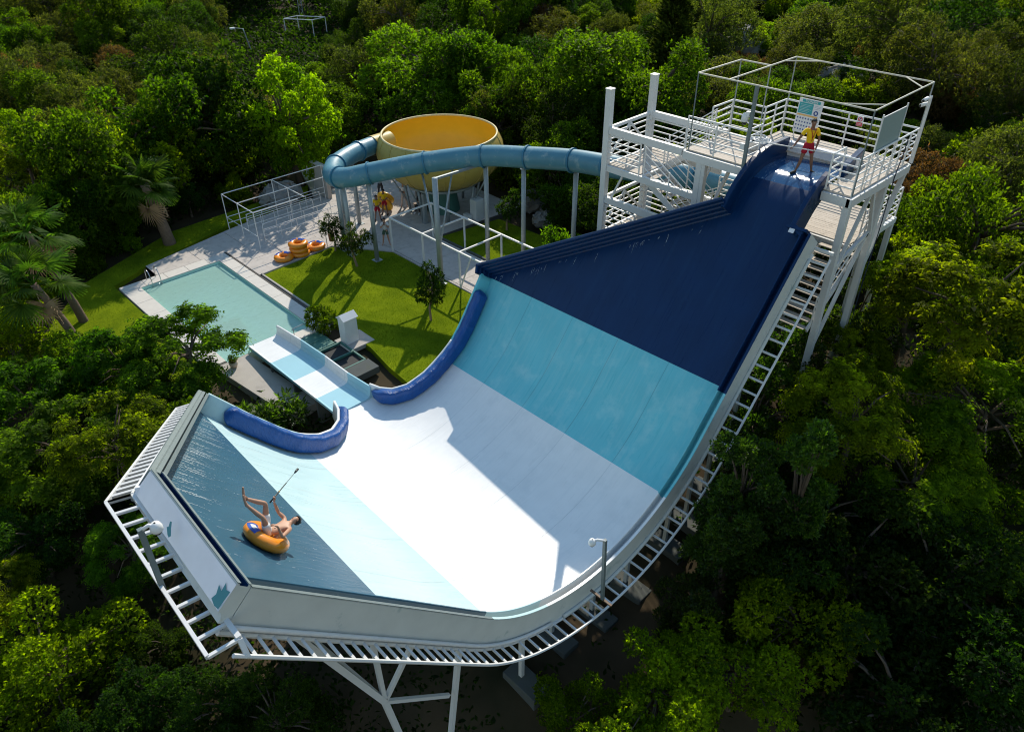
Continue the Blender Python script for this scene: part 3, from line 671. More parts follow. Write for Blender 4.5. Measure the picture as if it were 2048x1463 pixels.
# ------------------------------------------------------------------ runout
ro = thing('runout_chute', 'white and light blue striped runout chute ending in the pool', 'water slide', (12.6, 26.5, 0))
RS = [(22.35, 11.55, 13.22, 1.16), (24.15, 11.68, 13.27, .92), (26.25, 11.78, 13.43, .70), (28.5, 11.88, 13.50, .50), (30.75, 11.95, 13.46, .34)]
for i in range(4):
    (ya, la, ra, za), (yb, lb, rb, zb) = RS[i], RS[i + 1]
    m = ('runout_blue', 'white_gel')[i % 2]
    rows = []
    for k in range(7):
        t = k / 6; y, l, r, z = ya + (yb - ya) * t, la + (lb - la) * t, ra + (rb - ra) * t, za + (zb - za) * t
        rows.append([(l - .05, y, z + .05), (l, y, z + .04), (l + .05, y, z), (r - .22, y, z), (r - .06, y, z + .05), (r, y, z + .18), (r + .01, y, z + .2), (r + .01, y, z - .08), (l - .05, y, z - .08)])
    MB().sweep(rows).build('floor_panel', m, ro)
    rows = []
    hw = .52
    for k in range(7):
        t = k / 6; y, r, z = ya + (yb - ya) * t, ra + (rb - ra) * t, za + (zb - za) * t
        h = hw if not (i == 3 and k == 6) else .5
        rows.append([(r + .012, y, z + .12), (r + .02, y, z + h - .03), (r + .04, y, z + h), (r + .10, y, z + h), (r + .12, y, z + h - .03), (r + .12, y, z - .1), (r + .012, y, z - .1)])
    MB().sweep(rows).build('side_wall', m, ro)
for i in range(5):
    y, l, r, z = RS[i]
    if i in (1, 2, 3): MB().box((l - .06, y - .06, -.4), (r + .1, y + .06, z - .085)).build('support', 'footing', ro)
MB().bar((11.62, 22.6, 1.02), (11.9, 30.7, .24), .05, .14).build('edge_strip', 'teal_paint', ro)
cs = thing('concrete_slab', 'bare concrete slab between the runout chute and the trees', 'slab', (11, 28, 0)); cs['kind'] = 'structure'
MB().prism([(10.05, 30.7), (10.7, 25.1), (12.2, 25.0), (11.75, 30.7)], -1.2, .02).build('slab', 'concrete', cs, bevel=.02)

# ------------------------------------------------------------------ blue tube slide
def catmull(P, n=10):
    P = [Vector(p) for p in P]; Q = [P[0] * 2 - P[1]] + P + [P[-1] * 2 - P[-2]]; out = []
    for i in range(1, len(Q) - 2):
        a, b, c, d = Q[i - 1:i + 3]
        for k in range(n):
            t = k / n; out.append(.5 * ((2 * b) + (c - a) * t + (2 * a - 5 * b + 4 * c - d) * t * t + (3 * b - a - 3 * c + d) * t ** 3))
    return out + [P[-1]]
ts = thing('tube_slide', 'long blue closed tube slide on steel pillars feeding the yellow bowl', 'water slide', (24, 33, 0))
TP = [(28.6, 13.6, 8.05), (29.0, 16.0, 7.85), (29.2, 18.0, 7.66), (28.7, 20.2, 7.46), (28.2, 22.6, 7.25), (28.0, 24.6, 7.05), (27.3, 27.1, 6.75), (26.4, 29.6, 6.42), (24.4, 32.1, 5.92), (22.2, 34.3, 5.32), (21.35, 35.2, 5.06), (21.25, 36.6, 4.82), (22.5, 38.25, 4.68), (24.3, 39.35, 4.58), (26.1, 40.0, 4.48), (27.2, 40.3, 4.4)]
TC = catmull(TP, 8); TR = .56
cuts = [0, 2, 4, 5, 6, 7, 8, 9, 10.55, 12.0, 13.4, 15]
for i in range(len(cuts) - 1):
    a, b = int(round(cuts[i] * 8)), int(round(cuts[i + 1] * 8))
    MB().tube(TC[a:b + 1], TR, 24, cap=False).build('tube_section', 'tube_blue', ts, True)
for c in cuts[1:-1]:
    k = int(round(c * 8)); t = (TC[min(k + 1, len(TC) - 1)] - TC[k - 1]).normalized()
    MB().tube([TC[k] - t * .045, TC[k] + t * .045], TR + .075, 24).build('flange', 'tube_blue_dark', ts, False)
def pillar(x, y, zt, r=.13, arm=None):
    MB().tube([(x, y, -.05), (x, y, zt)], r, 12).build('pillar', 'galv', ts, True)
    MB().box((x - .24, y - .24, -.02), (x + .24, y + .24, .03)).build('base_plate', 'galv', ts)
    if arm is not None:
        MB().bar((x, y, zt - .05), arm, .12, .12).build('bracket', 'galv', ts)
    else: MB().box((x - .2, y - .07, zt - .02), (x + .2, y + .07, zt + .05)).build('saddle', 'white_steel', ts)
pillar(22.09, 34.4, 4.76); pillar(26.54, 29.56, 5.86); pillar(27.1, 27.2, 6.2); pillar(28.2, 24.5, 6.5); pillar(21.45, 36.0, 4.38); pillar(22.6, 38.3, 4.12); pillar(24.3, 39.4, 4.0); pillar(21.55, 36.9, 4.2)
pillar(22.96, 29.52, 6.15, .15, (26.2, 29.9, 5.85))
MB().tube([(24.2, 32.2, 5.35), (22.98, 29.7, 2.6)], .06, 8).build('brace', 'galv', ts, True)
MB().tube([(25.3, 30.9, 5.6), (23.05, 29.75, 1.5)], .05, 8).build('brace', 'galv', ts, True)
for y, x, z in ((20.2, 28.7, 6.9), (16.5, 29.1, 7.2)): MB().tube([(x, y, float(ground_z(x, y))), (x, y, z)], .13, 12).build('pillar', 'galv', ts, True)

# ------------------------------------------------------------------ yellow bowl
bw = thing('bowl_slide', 'big round yellow bowl slide with an orange inside', 'water slide', (29.7, 37.4, 0))
BC = (29.7, 37.4, 0)
PRO = [(1.55, 2.05), (2.3, 2.15), (3.0, 2.5), (3.6, 3.0), (3.98, 3.6), (4.08, 4.1), (4.0, 4.55), (3.82, 4.95), (3.68, 5.14)]
nb = 20
for k in range(nb):
    vs, fs = [], []
    for j in range(5):
        a = 2 * math.pi * (k + (.005 + .99 * j / 4)) / nb
        for r, z in PRO: vs.append((BC[0] + r * math.cos(a), BC[1] + r * math.sin(a), z))
    m_ = len(PRO)
    fs = [(j * m_ + i, (j + 1) * m_ + i, (j + 1) * m_ + i + 1, j * m_ + i + 1) for j in range(4) for i in range(m_ - 1)]
    mesh('shell_panel', vs, fs, 'bowl_out', bw, True)
    a = 2 * math.pi * k / nb
    MB().tube([(BC[0] + (r + .01) * math.cos(a), BC[1] + (r + .01) * math.sin(a), z) for r, z in PRO], .028, 5).build('seam', 'bowl_out', bw)
MB().lathe([(r - .06, z + .02) for r, z in [(.35, 2.05)] + PRO], BC, 64).build('inner_shell', 'bowl_in', bw, True)
MB().tube([(BC[0] + 3.66 * math.cos(a), BC[1] + 3.66 * math.sin(a), 5.16) for a in np.linspace(0, 2 * math.pi, 73)], .07, 8, cap=False).build('rim', 'bowl_rim', bw, True)
MB().tube([(BC[0] + 2.4 * math.cos(a), BC[1] + 2.4 * math.sin(a), 2.08) for a in np.linspace(0, 2 * math.pi, 33)], .09, 6, cap=False).build('ring_beam', 'galv', bw, True)
for k in range(8):
    a = 2 * math.pi * (k + .3) / 8; ca, sa = math.cos(a), math.sin(a)
    MB().tube([(BC[0] + 2.5 * ca, BC[1] + 2.5 * sa, 2.1), (BC[0] + 2.2 * ca, BC[1] + 2.2 * sa, 0)], .09, 8).build('leg', 'galv', bw, True)
    MB().tube([(BC[0] + 3.5 * ca, BC[1] + 3.5 * sa, 2.85), (BC[0] + 2.25 * ca, BC[1] + 2.25 * sa, .6)], .05, 6).build('brace', 'galv', bw, True)
MB().tube([(26.3, 40.05, 4.45), (27.9, 40.4, 4.35)], .62, 20, cap=False).build('inlet', 'bowl_out', bw, True)
MB().lathe([(.1, 2.05), (.9, 2.0), (.95, 1.0), (1.1, .02)], BC, 20).build('drain_pool', 'hatch_green', bw, True)

# ------------------------------------------------------------------ start tower
tw = thing('start_tower', 'white steel start tower with plank decks above the drop', 'tower', (25, 11.5, 2.5))
DZ_ = 11.30
TX0, TX1, TY0, TY1 = 22.9, 27.2, 8.6, 14.8
def planks(x0, x1, y0, y1, z, parent, along='y', w=.145, name='plank', m='wood', skip=None):
    a, b = (x0, x1) if along == 'y' else (y0, y1)
    n = int((b - a) / w)
    for i in range(n):
        p0 = a + (b - a) * i / n + .006; p1 = a + (b - a) * (i + 1) / n - .006
        dz = random.uniform(-.004, .004)
        if along == 'y':
            rs = [(y0, y1)] if skip is None else skip(p0, p1, y0, y1)
            for c, d in rs: MB().box((p0, c, z - .04 + dz), (p1, d, z + dz)).build(name, m, parent)
        else: MB().box((x0, p0, z - .04 + dz), (x1, p1, z + dz)).build(name, m, parent)
def _skip(p0, p1, y0, y1):
    if p1 < 25.35: return [(y0, CH0 - .2), (CH1 + .2, TY1)]
    if p1 < 25.7: return [(y0, TY1)]
    return [(y0, 13.45)]
planks(TX0 + .04, TX1, TY0 + .03, TY1 - .03, DZ_, tw, skip=_skip)
def beam(p, q, w=.16, h=.28, par=tw, name='beam', m='white_steel'): return MB().bar(p, q, w, h).build(name, m, par)
zb = DZ_ - .20
beam((TX0, TY0 - .02, zb), (TX0, CH0 - .22, zb)); beam((TX0, CH1 + .22, zb), (TX0, TY1, zb))
beam((TX0 - .08, TY0, zb - .003), (TX1, TY0, zb - .003)); beam((TX1, TY0, zb + .003), (TX1, 13.5, zb + .003)); beam((25.7, 13.45, zb), (TX1, 13.45, zb)); beam((25.72, 13.45, zb), (25.72, TY1, zb)); beam((TX0, TY1, zb + .004), (25.8, TY1, zb + .004))
beam((25.3, TY0, zb - .1), (25.3, 13.45, zb - .1), .12, .18)
def leg(p, q, w=.21): return MB().bar(p, q, w, w).build('leg', 'white_steel', tw)
g = lambda x, y: float(ground_z(x, y)) - .2
for x, y in ((TX0 + .05, TY0 + .05), (25.6, TY0 + .05), (TX0 + .05, 13.95), (26.9, 13.3), (26.9, 9.2)): leg((x, y, zb - .14), (x, y, g(x, y)))
MB().bar((27.15, TY0 + .04, zb - .1), (25.65, TY0 + .02, 8.0), .15, .15).build('brace', 'white_steel', tw)
for p, q in (((23.1, 8.64, 8.3), (24.6, 8.64, 11.0)), ((24.75, 8.64, 11.0), (25.5, 8.64, 9.2)), ((23.0, 8.66, 8.75), (25.6, 8.66, 9.3)), ((25.3, 8.66, 9.3), (23.1, 8.66, 5.6)), ((22.98, 13.9, 8), (25.2, 13.9, 11))):
    MB().bar(p, q, .11, .11).build('brace', 'white_steel', tw)
def rail(p, q, parent, n_bars=5, h=1.15, posts=None, m='white_rail', r=.026, end=(True, True), base=0.):
    p, q = Vector(p), Vector(q); L_ = (q - p).length; k = posts or max(1, int(round(L_ / 1.25)))
    for i in range(k + 1):
        if (i == 0 and not end[0]) or (i == k and not end[1]): continue
        a = p.lerp(q, i / k); MB().bar(a + Vector((0, 0, base)), a + Vector((0, 0, h)), .045, .045).build('rail_post', m, parent)
    for b in range(n_bars):
        z = h * (.20 + .80 * b / (n_bars - 1)); MB().tube([p + Vector((0, 0, z)), q + Vector((0, 0, z))], r if b < n_bars - 1 else r * 1.25, 6).build('rail_bar', m, parent)
d = DZ_ + .01
rail((TX0, TY0, d), (TX0, CH0 - .28, d), tw, posts=1); rail((TX0, TY0, d), (TX1, TY0, d), tw, posts=7, end=(False, True)); rail((TX1, TY0, d), (TX1, 13.45, d), tw, posts=4, end=(False, True))
rail((TX1, 13.45, d), (25.72, 13.45, d), tw, posts=2, end=(False, True)); rail((25.72, 13.45, d), (25.72, TY1, d), tw, posts=1, end=(False, True)); rail((25.72, TY1, d), (24.4, TY1, d), tw, posts=1, end=(False, True))
rail((TX0, TY1, d), (TX0, CH1 + .3, d), tw, posts=2); rail((23.1, CH1 + .34, d), (23.9, CH1 + .34, d), tw, posts=1); rail((22.98, CH0 - .3, d), (23.7, CH0 - .3, d), tw, posts=1, end=(False, True))
# lower deck and flight on the right
ld = 8.60
planks(25.5, 29.0, 9.2, 12.6, ld, tw); beam((25.45, 9.1, ld - .14), (25.45, 12.6, ld - .14), .14, .22); beam((25.4, 9.1, ld - .14), (29.05, 9.1, ld - .14), .14, .22); beam((29.0, 9.1, ld - .142), (29.0, 12.6, ld - .142), .14, .22)
rail((29.0, 9.1, ld), (29.0, 12.6, ld), tw, posts=3); rail((25.9, 9.1, ld), (29.0, 9.1, ld), tw, posts=3, end=(True, False))
for x, y in ((25.45, 12.5), (28.95, 9.15), (28.95, 12.5)): leg((x, y, ld - .2), (x, y, g(x, y)), .18)
for i in range(11):
    t = i / 10; x = 25.3 - 2.6 * t; z = ld - .15 - 1.9 * t
    MB().box((x - .26, 8.85, z - .03), (x, 10.1, z)).build('stair_tread', 'wood', tw)
for y in (8.8, 10.15): beam((25.4, y, ld - .2), (22.6, y, ld - 2.15), .06, .22, name='stair_stringer')
for h in (.35, .7, 1.05): MB().tube([(25.4, 8.78, ld - .1 + h), (22.8, 8.78, ld - 2.0 + h)], .024, 6).build('rail_bar', 'white_rail', tw)
for t in (0, .33, .66, 1): MB().bar((25.4 - 2.6 * t, 8.78, ld - .1 - 1.9 * t), (25.4 - 2.6 * t, 8.78, ld + .97 - 1.9 * t), .04, .04).build('rail_post', 'white_rail', tw)
# frame posts carrying the sun canopy frame
cf = thing('canopy_frame', 'thin cream pipe frame without a roof over the start platform', 'frame', (25, 11.5, DZ_))
cz = 13.95
K = [(22.86, 14.62), (22.86, 8.56), (27.22, 8.6), (27.22, 13.42), (25.45, 13.42), (25.45, 14.6)]
for i in range(4): MB().tube([(*K[i], cz), (*K[(i + 1) % 6], cz)] if i < 3 else [(27.22, 13.42, cz), (22.86, 13.42, cz)], .026, 6).build('top_bar', 'cream_steel', cf)
MB().tube([(25.45, 13.42, cz), (25.45, 14.6, cz)], .026, 6).build('top_bar', 'cream_steel', cf); MB().tube([(25.45, 14.6, cz), (22.86, 14.62, cz)], .026, 6).build('top_bar', 'cream_steel', cf)
for a, b in (((27.22, 12.5), (26.4, 13.42)), ((27.22, 9.5), (26.3, 8.58)), ((22.86, 9.6), (23.7, 8.57))): MB().tube([(*a, cz), (*b, cz)], .02, 6).build('corner_brace', 'cream_steel', cf)
for x, y in K: MB().tube([(x, y, DZ_ + .02), (x, y, cz)], .024, 6).build('upright', 'galv' if x > 23 else 'dark_galv', cf)

# ------------------------------------------------------------------ stair tower
st = thing('stair_tower', 'white steel stair tower with two tall square posts', 'tower', (24.4, 16.7, 1.4))
PA, PB = (22.94, 18.41), (25.8, 18.5)
for x, y in (PA, PB): MB().bar((x, y, g(x, y)), (x, y, 12.7), .25, .25).build('tall_post', 'white_steel', st, bevel=.01); MB().box((x - .14, y - .14, 12.69), (x + .14, y + .14, 12.72)).build('post_cap', 'white_rail', st)
beam((22.94, 18.28, 11.17), (22.94, 14.9, 11.17), .16, .26, st); beam((25.8, 18.38, 11.17), (25.8, 14.9, 11.17), .16, .26, st); beam((23.07, 18.42, 11.2), (25.68, 18.5, 11.2), .1, .12, st)
L1, L2 = 9.82, 6.95
for z in (L1, L2):
    planks(22.98, 25.75, 16.7, 18.35, z, st, 'x', .145)
    beam((22.94, 18.28, z - .16), (22.94, 14.1, z - .16), .14, .24, st); beam((25.8, 18.38, z - .16), (25.8, 14.9, z - .16), .14, .24, st); beam((22.9, 16.65, z - .14), (25.8, 16.65, z - .14), .12, .2, st); beam((23.06, 18.42, z - .16), (25.68, 18.46, z - .16), .12, .2, st)
    rail((22.94, 18.3, z), (22.94, 16.75, z), st, posts=1, end=(False, True)); rail((23.05, 18.42, z), (25.7, 18.48, z), st, posts=2, end=(False, False)); rail((25.8, 18.4, z), (25.8, 16.7, z), st, posts=1, end=(False, True))
    MB().bar((23.05, 18.44, z + .1), (24.4, 18.45, z + 1.3), .07, .07).build('brace', 'white_rail', st); MB().bar((25.7, 18.44, z + .1), (24.4, 18.45, z + 1.3), .07, .07).build('brace', 'white_rail', st)
beam((22.94, 18.28, 8.35), (22.94, 14.1, 8.35), .16, .26, st); beam((25.8, 18.38, 8.35), (25.8, 14.9, 8.35), .16, .26, st); beam((23.07, 18.42, 8.38), (25.68, 18.5, 8.38), .1, .12, st)
def flight(x0, x1, ya, za, yb, zb_, n):
    for i in range(1, n):
        t = i / n; y = ya + (yb - ya) * t; z = za + (zb_ - za) * t
        for k in range(2): MB().box((x0 + .05, y - .13 + k * .13, z - .035), (x1 - .05, y - .02 + k * .13, z)).build('stair_tread', 'wood', st)
    for x in (x0, x1):
        MB().bar((x, ya, za - .08), (x, yb, zb_ - .08), .05, .24).build('stair_stringer', 'white_steel', st)
        for h in (.3, .58, .86, 1.1): MB().tube([(x, ya, za + h), (x, yb, zb_ + h)], .02, 6).build('rail_bar', 'white_rail', st)
        for t in (0.02, .5, .98): y = ya + (yb - ya) * t; z = za + (zb_ - za) * t; MB().bar((x, y, z), (x, y, z + 1.12), .04, .04).build('rail_post', 'white_rail', st)
flight(24.55, 25.65, 16.65, L1, 14.7, DZ_, 8); flight(23.05, 24.3, 16.65, L1, 14.2, 8.35, 9); flight(24.55, 25.65, 14.2, 8.3, 16.65, L2, 8)
planks(22.98, 25.75, 13.2, 14.2, 8.33, st, 'x', .145); rail((25.8, 14.9, 8.3), (25.8, 13.2, 8.3), st, posts=1)
beam((23.0, 18.3, L1 - 1.9), (23.0, 17.5, L1 - .2), .07, .07, st, 'brace'); beam((24.3, 14.95, 9.0), (25.8, 14.95, 11.0), .08, .08, st, 'brace')
MB().bar((22.94, 14.1, g(22.9, 14.1)), (22.94, 14.1, 11.0), .22, .22).build('tall_post', 'white_steel', st)

# ------------------------------------------------------------------ things on the platform
def text(body, size, mtx, m, parent, name='lettering'):
    cu = bpy.data.curves.new(name, 'FONT'); cu.body = body; cu.size = size; cu.align_x = 'CENTER'; cu.align_y = 'CENTER'; cu.extrude = .001
    cu.materials.append(M[m]); tmp = bpy.data.objects.new(name, cu); C.objects.link(tmp); bpy.context.view_layer.update()
    me = bpy.data.meshes.new_from_object(tmp.evaluated_get(bpy.context.evaluated_depsgraph_get())); bpy.data.objects.remove(tmp)
    if not me.materials: me.materials.append(M[m])
    o = bpy.data.objects.new(name, me); C.objects.link(o); o.parent = parent
    o.matrix_basis = Matrix.Translation(-parent.location) @ mtx
    return o
sb = thing('info_board', 'white information board with teal header leaning on the back rail', 'sign', (26.95, 12.43, DZ_ + .1))
# board plane: right = -Y, up = leaning +z, faces -X
bu = Vector((.10, 0, 1.2)).normalized(); br = Vector((0, -1, 0)); bo = Vector((26.93, 12.42, 11.48)); bn = br.cross(bu)
def bq(u0, v0, u1, v1, lift, name, m): # v up from the bottom
    P = [bo + br * u + bu * v + bn * (lift) for u, v in ((u0, v0), (u1, v0), (u1, v1), (u0, v1))]
    Q = [p - bn * (.02 if lift == 0 else .003) for p in P]
    return MB().add(P + Q, [(0, 1, 2, 3), (7, 6, 5, 4), (0, 4, 5, 1), (1, 5, 6, 2), (2, 6, 7, 3), (3, 7, 4, 0)]).build(name, m, sb)
if bn.x > 0: bn = -bn
bq(-.46, 0, .46, 1.2, 0, 'board', 'board_white'); bq(-.33, 1.07, .36, 1.17, .008, 'header', 'board_teal'); bq(-.42, .68, .12, 1.05, .008, 'text_panel', 'board_teal'); bq(-.42, .60, .36, .65, .008, 'stripe', 'board_orange')
RB = Matrix((br, bu, bn)).transposed().to_4x4(); RB.translation = bo
for k in range(6): bq(-.37, .98 - k * .05, .07 - (k % 3) * .06, .988 - k * .05, .012, 'text_line', 'board_white')
for k in range(3): bq(.17, 1.0 - k * .05, .40, 1.006 - k * .05, .012, 'text_line', 'navy_print')
for i in range(4):
    for j in range(8):
        u, v = -.40 + j * .105, .10 + i * .13
        bq(u, v, u + .045, v + .05, .008, 'icon', 'red_print' if (i * 8 + j) % 9 == 4 else 'navy_print')
text('TSUNAMI', .115, RB @ Matrix.Translation((.02, 1.118, .016)), 'board_white', sb)
ring = MB()
ring.sweep([[bo + br * (.27 + r * math.cos(a)) + bu * (.76 + r * math.sin(a)) + bn * w_ for r, w_ in ((.045, .006), (.085, .006), (.085, .014), (.045, .014))] for a in np.linspace(0, 2 * math.pi, 25)])
ring.build('emblem', 'navy_print', sb)
MB().bar(bo + br * -.4 + bu * 0 - bn * .03, bo + br * -.4 - bn * .03 + Vector((0, 0, -.18)), .03, .03).build('foot', 'white_rail', sb); MB().bar(bo + br * .4 - bn * .03, bo + br * .4 - bn * .03 + Vector((0, 0, -.18)), .03, .03).build('foot', 'white_rail', sb)
ss_ = thing('prohibition_sign', 'small white and red prohibition sign on the back rail', 'sign', (27.12, 10.57, 12.15))
MB().box((27.10, 10.46, 12.12), (27.12, 10.68, 12.46)).build('plate', 'board_white', ss_); MB().box((27.092, 10.47, 12.13), (27.099, 10.67, 12.25)).build('caption', 'red_print', ss_)
MB().sweep([[(27.096 - w_, 10.57 + r * math.cos(a), 12.36 + r * math.sin(a)) for r, w_ in ((.055, 0), (.078, 0), (.078, .006), (.055, .006))] for a in np.linspace(0, 2 * math.pi, 21)]).build('ring', 'red_print', ss_)
MB().bar((27.094, 10.52, 12.41), (27.094, 10.62, 12.31), .008, .018).build('slash', 'red_print', ss_); MB().sphere((27.094, 10.57, 12.375), .022, 8, 6).build('pictogram', 'navy_print', ss_)
for k in range(2): MB().box((27.088, 10.49, 12.205 - k * .035), (27.0915, 10.65, 12.215 - k * .035)).build('text_line', 'board_white', ss_)
gp = thing('grey_panel', 'blank grey-green panel mounted above the side railing', 'panel', (24.75, 8.65, 12.4))
MB().box((23.92, 8.66, 12.42), (25.62, 8.69, 13.48)).build('sheet', 'panel_grey', gp)
for x in (23.9, 25.64): MB().bar((x, 8.66, 11.3), (x, 8.66, 13.6), .04, .04).build('frame_post', 'white_rail', gp)
for z in (12.41, 13.49): MB().bar((23.9, 8.675, z), (25.64, 8.675, z), .03, .03).build('frame_bar', 'white_rail', gp)
cp = thing('camera_post', 'white post with two small cameras at the back corner of the platform', 'camera', (27.15, 8.56, DZ_))
MB().bar((27.16, 8.52, DZ_), (27.12, 8.52, 13.55), .07, .07).build('post', 'white_rail', cp)
for k, (dx, z) in enumerate(((-.22, 13.45), (-.05, 13.25))):
    MB().tube([(27.1 + dx - .14, 8.6 + .1 * k, z), (27.1 + dx + .14, 8.58, z + .04)], .06, 10).build('camera_body', 'white_plastic', cp, True); MB().tube([(27.1 + dx - .15, 8.6 + .1 * k, z), (27.1 + dx - .13, 8.6 + .1 * k, z)], .045, 10).build('lens', 'black_plastic', cp)
    MB().bar((27.1 + dx, 8.58, z), (27.14, 8.53, z + .02), .03, .03).build('arm', 'white_plastic', cp)
dp = thing('dome_camera_post', 'grey square post with a white dome camera beside the chute', 'camera', (22.98, 12.36, DZ_ - .3))
MB().bar((22.88, 12.40, DZ_ - .5), (22.88, 12.40, 13.93), .10, .10).build('post', 'dark_galv', dp)
MB().box((22.80, 12.47, 12.95), (22.92, 12.60, 13.10)).build('bracket', 'white_plastic', dp)
MB().lathe([(.02, 13.05), (.09, 13.02), (.12, 12.92), (.12, 12.78), (.10, 12.76)], (22.84, 12.62, 0), 14).build('housing', 'white_plastic', dp, True); MB().sphere((22.84, 12.62, 12.75), .095, 12, 8).build('dome', 'black_plastic', dp, True)
MB().box((22.8, 12.46, 11.85), (22.9, 12.62, 12.05)).build('switch_box', 'white_plastic', dp)
tb = thing('hose_reel', 'white plastic tub with a coiled hose on the platform', 'tub', (24.75, 12.95, DZ_))
MB().lathe([(.30, 0), (.36, .02), (.40, .30), (.42, .32), (.36, .33), (.33, .06), (.0, .05)], (24.75, 12.95, DZ_), 20).build('bowl', 'white_plastic', tb, True)
MB().tube([(24.75 + (.22 + .01 * k / 8) * math.cos(k * .7), 12.95 + .22 * math.sin(k * .7), DZ_ + .1 + .012 * k) for k in range(30)], .03, 6).build('hose', 'white_rail', tb, True)
cb = thing('power_cable', 'black cable sagging down the tower leg', 'cable', (25.6, 8.5, 8))
MB().tube(catmull([(26.1, 8.5, 12.4), (26.0, 8.48, 11.9), (25.9, 8.5, 11.2), (25.78, 8.46, 10.4), (25.75, 8.44, 9.3), (25.72, 8.46, 7.6), (25.7, 8.45, 5.5)], 6), .018, 6).build('cord', 'cord', cb)

# ------------------------------------------------------------------ cameras on the slide edge
def cctv(base, top, side, label):
    o = thing('camera_post', label, 'camera', base)
    b, t = Vector(base), Vector(top)
    MB().bar(b, t, .09, .09).build('post', 'dark_galv', o); MB().bar(b - Vector((.0, .35, 0)), b + Vector((0, .45, 0)), .07, .05).build('bracket', 'brown_metal', o)
    a = t + Vector(side); MB().tube([t + Vector((0, 0, -.04)), t.lerp(a, .6) + Vector((0, 0, .05)), a], .035, 8).build('arm', 'white_plastic', o, True)
    MB().lathe([(.02, .08), (.08, .055), (.105, -.02), (.105, -.08), (.08, -.11)], a, 14).build('housing', 'white_plastic', o, True); MB().sphere(a + Vector((0, 0, -.11)), .075, 12, 8).build('dome', 'black_plastic', o, True)
cctv((11.75, 8.42, 2.1), (11.6, 8.42, 4.75), (-.28, .22, -.02), 'grey post with a dome camera on the near edge of the slide bottom')
cctv((1.53, 10.46, 9.7), (1.56, 10.52, 11.15), (.22, -.1, -.02), 'leaning grey post with a dome camera outside the top ledge')

# ------------------------------------------------------------------ pipe frames on the ground
wf = thing('walkway_frame', 'white square-pipe frame spanning the walkway beside the lawn', 'frame', (25, 31.5, 0))
WX0, WX1 = 23.42, 26.55; WYS = (34.65, 31.6, 28.4, 25.6)
for y in WYS:
    for x in (WX0, WX1): MB().bar((x, y, -.05), (x, y, 2.22), .08, .08).build('post', 'white_rail', wf)
    MB().bar((WX0 + .04, y, 2.18), (WX1 - .04, y, 2.18), .08, .08).build('cross_bar', 'white_rail', wf)
for x in (WX0, WX1): MB().bar((x, 34.69, 2.185), (x, 25.56, 2.185), .085, .085).build('top_bar', 'white_rail', wf)
MB().bar((WX0, 28.4, .0), (WX0 + .02, 27.5, 2.1), .06, .06).build('brace', 'white_rail', wf)
sf = thing('shower_frame', 'tall white pipe frame over the queue rails by the pool', 'frame', (20.5, 42.5, 0))
SX0, SX1, SX2, SY0, SY1, SY2, SH = 17.85, 21.3, 25.0, 40.5, 42.5, 44.5, 2.38
for x in (SX0, SX1, SX2):
    for y in (SY0, SY1, SY2):
        if x == SX1 and y == SY0: continue
        MB().tube([(x, y, 0), (x, y, SH)], .028, 6).build('post', 'white_rail', sf)
for y in (SY1, SY2): MB().tube([(SX0, y, SH), (SX2, y, SH)], .028, 6).build('top_bar', 'white_rail', sf)
MB().tube([(SX0, SY0, SH), (SX0 + 3.0, SY0, SH)], .028, 6).build('top_bar', 'white_rail', sf)
for x in (SX0, SX1, SX2): MB().tube([(x, SY0, SH), (x, SY2, SH)], .028, 6).build('top_bar', 'white_rail', sf)
MB().tube([(SX0, SY2, .85), (SX2, SY2, .85)], .022, 6).build('side_bar', 'white_rail', sf); MB().tube([(SX0, SY2, .45), (SX2, SY2, .45)], .022, 6).build('side_bar', 'white_rail', sf); MB().tube([(SX0, SY0, .85), (SX0, SY2, .85)], .022, 6).build('side_bar', 'white_rail', sf)
for k, y in enumerate((41.0, 41.75, 43.1, 43.8)):
    q = thing('queue_rail', ('low white queue rail nearest the stacked swim tubes', 'second low white queue rail from the swim tubes', 'third low white queue rail from the swim tubes', 'low white queue rail farthest from the swim tubes')[k], 'railing', (20.5, y, 0), 'queue rails under the white pipe frame')
    x0, x1 = 18.5 + .3 * (k % 2), 24.2 - .5 * (k % 3)
    MB().tube(catmull([(x0, y, 0), (x0, y, .75), (x0 + .12, y, .92), (x0 + .4, y, .95), (x1 - .4, y, .95), (x1 - .12, y, .92), (x1, y, .75), (x1, y, 0)], 4), .022, 6).build('hoop', 'white_rail', q, True)
    MB().tube([(x0, y, .5), (x1, y, .5)], .02, 6).build('mid_bar', 'white_rail', q)
    for j in range(1, 5): x = x0 + (x1 - x0) * j / 5; MB().tube([(x, y, 0), (x, y, .95)], .02, 6).build('post', 'white_rail', q)
ra = thing('access_frame', 'tall thin cream hoop rail standing at the lawn corner', 'frame', (21.9, 37.6, 0))
MB().tube(catmull([(21.5, 38.3, 0), (21.5, 38.3, 1.75), (21.6, 38.2, 1.9), (22.4, 37.1, 1.9), (22.5, 37.0, 1.75), (22.5, 37.0, 0)], 4), .022, 6).build('hoop', 'cream_steel', ra, True); MB().tube([(21.5, 38.3, 1.0), (22.5, 37.0, 1.0)], .018, 6).build('mid_bar', 'cream_steel', ra)
gw = thing('grey_wall_slab', 'tall grey wall slab standing behind the tube bend', 'wall', (25.4, 45, 0)); MB().box((25.05, 44.2, 0), (25.35, 45.9, 2.2)).build('slab', 'concrete', gw, bevel=.02); MB().box((25.0, 44.15, 2.2), (25.4, 45.95, 2.28)).build('coping', 'concrete', gw)
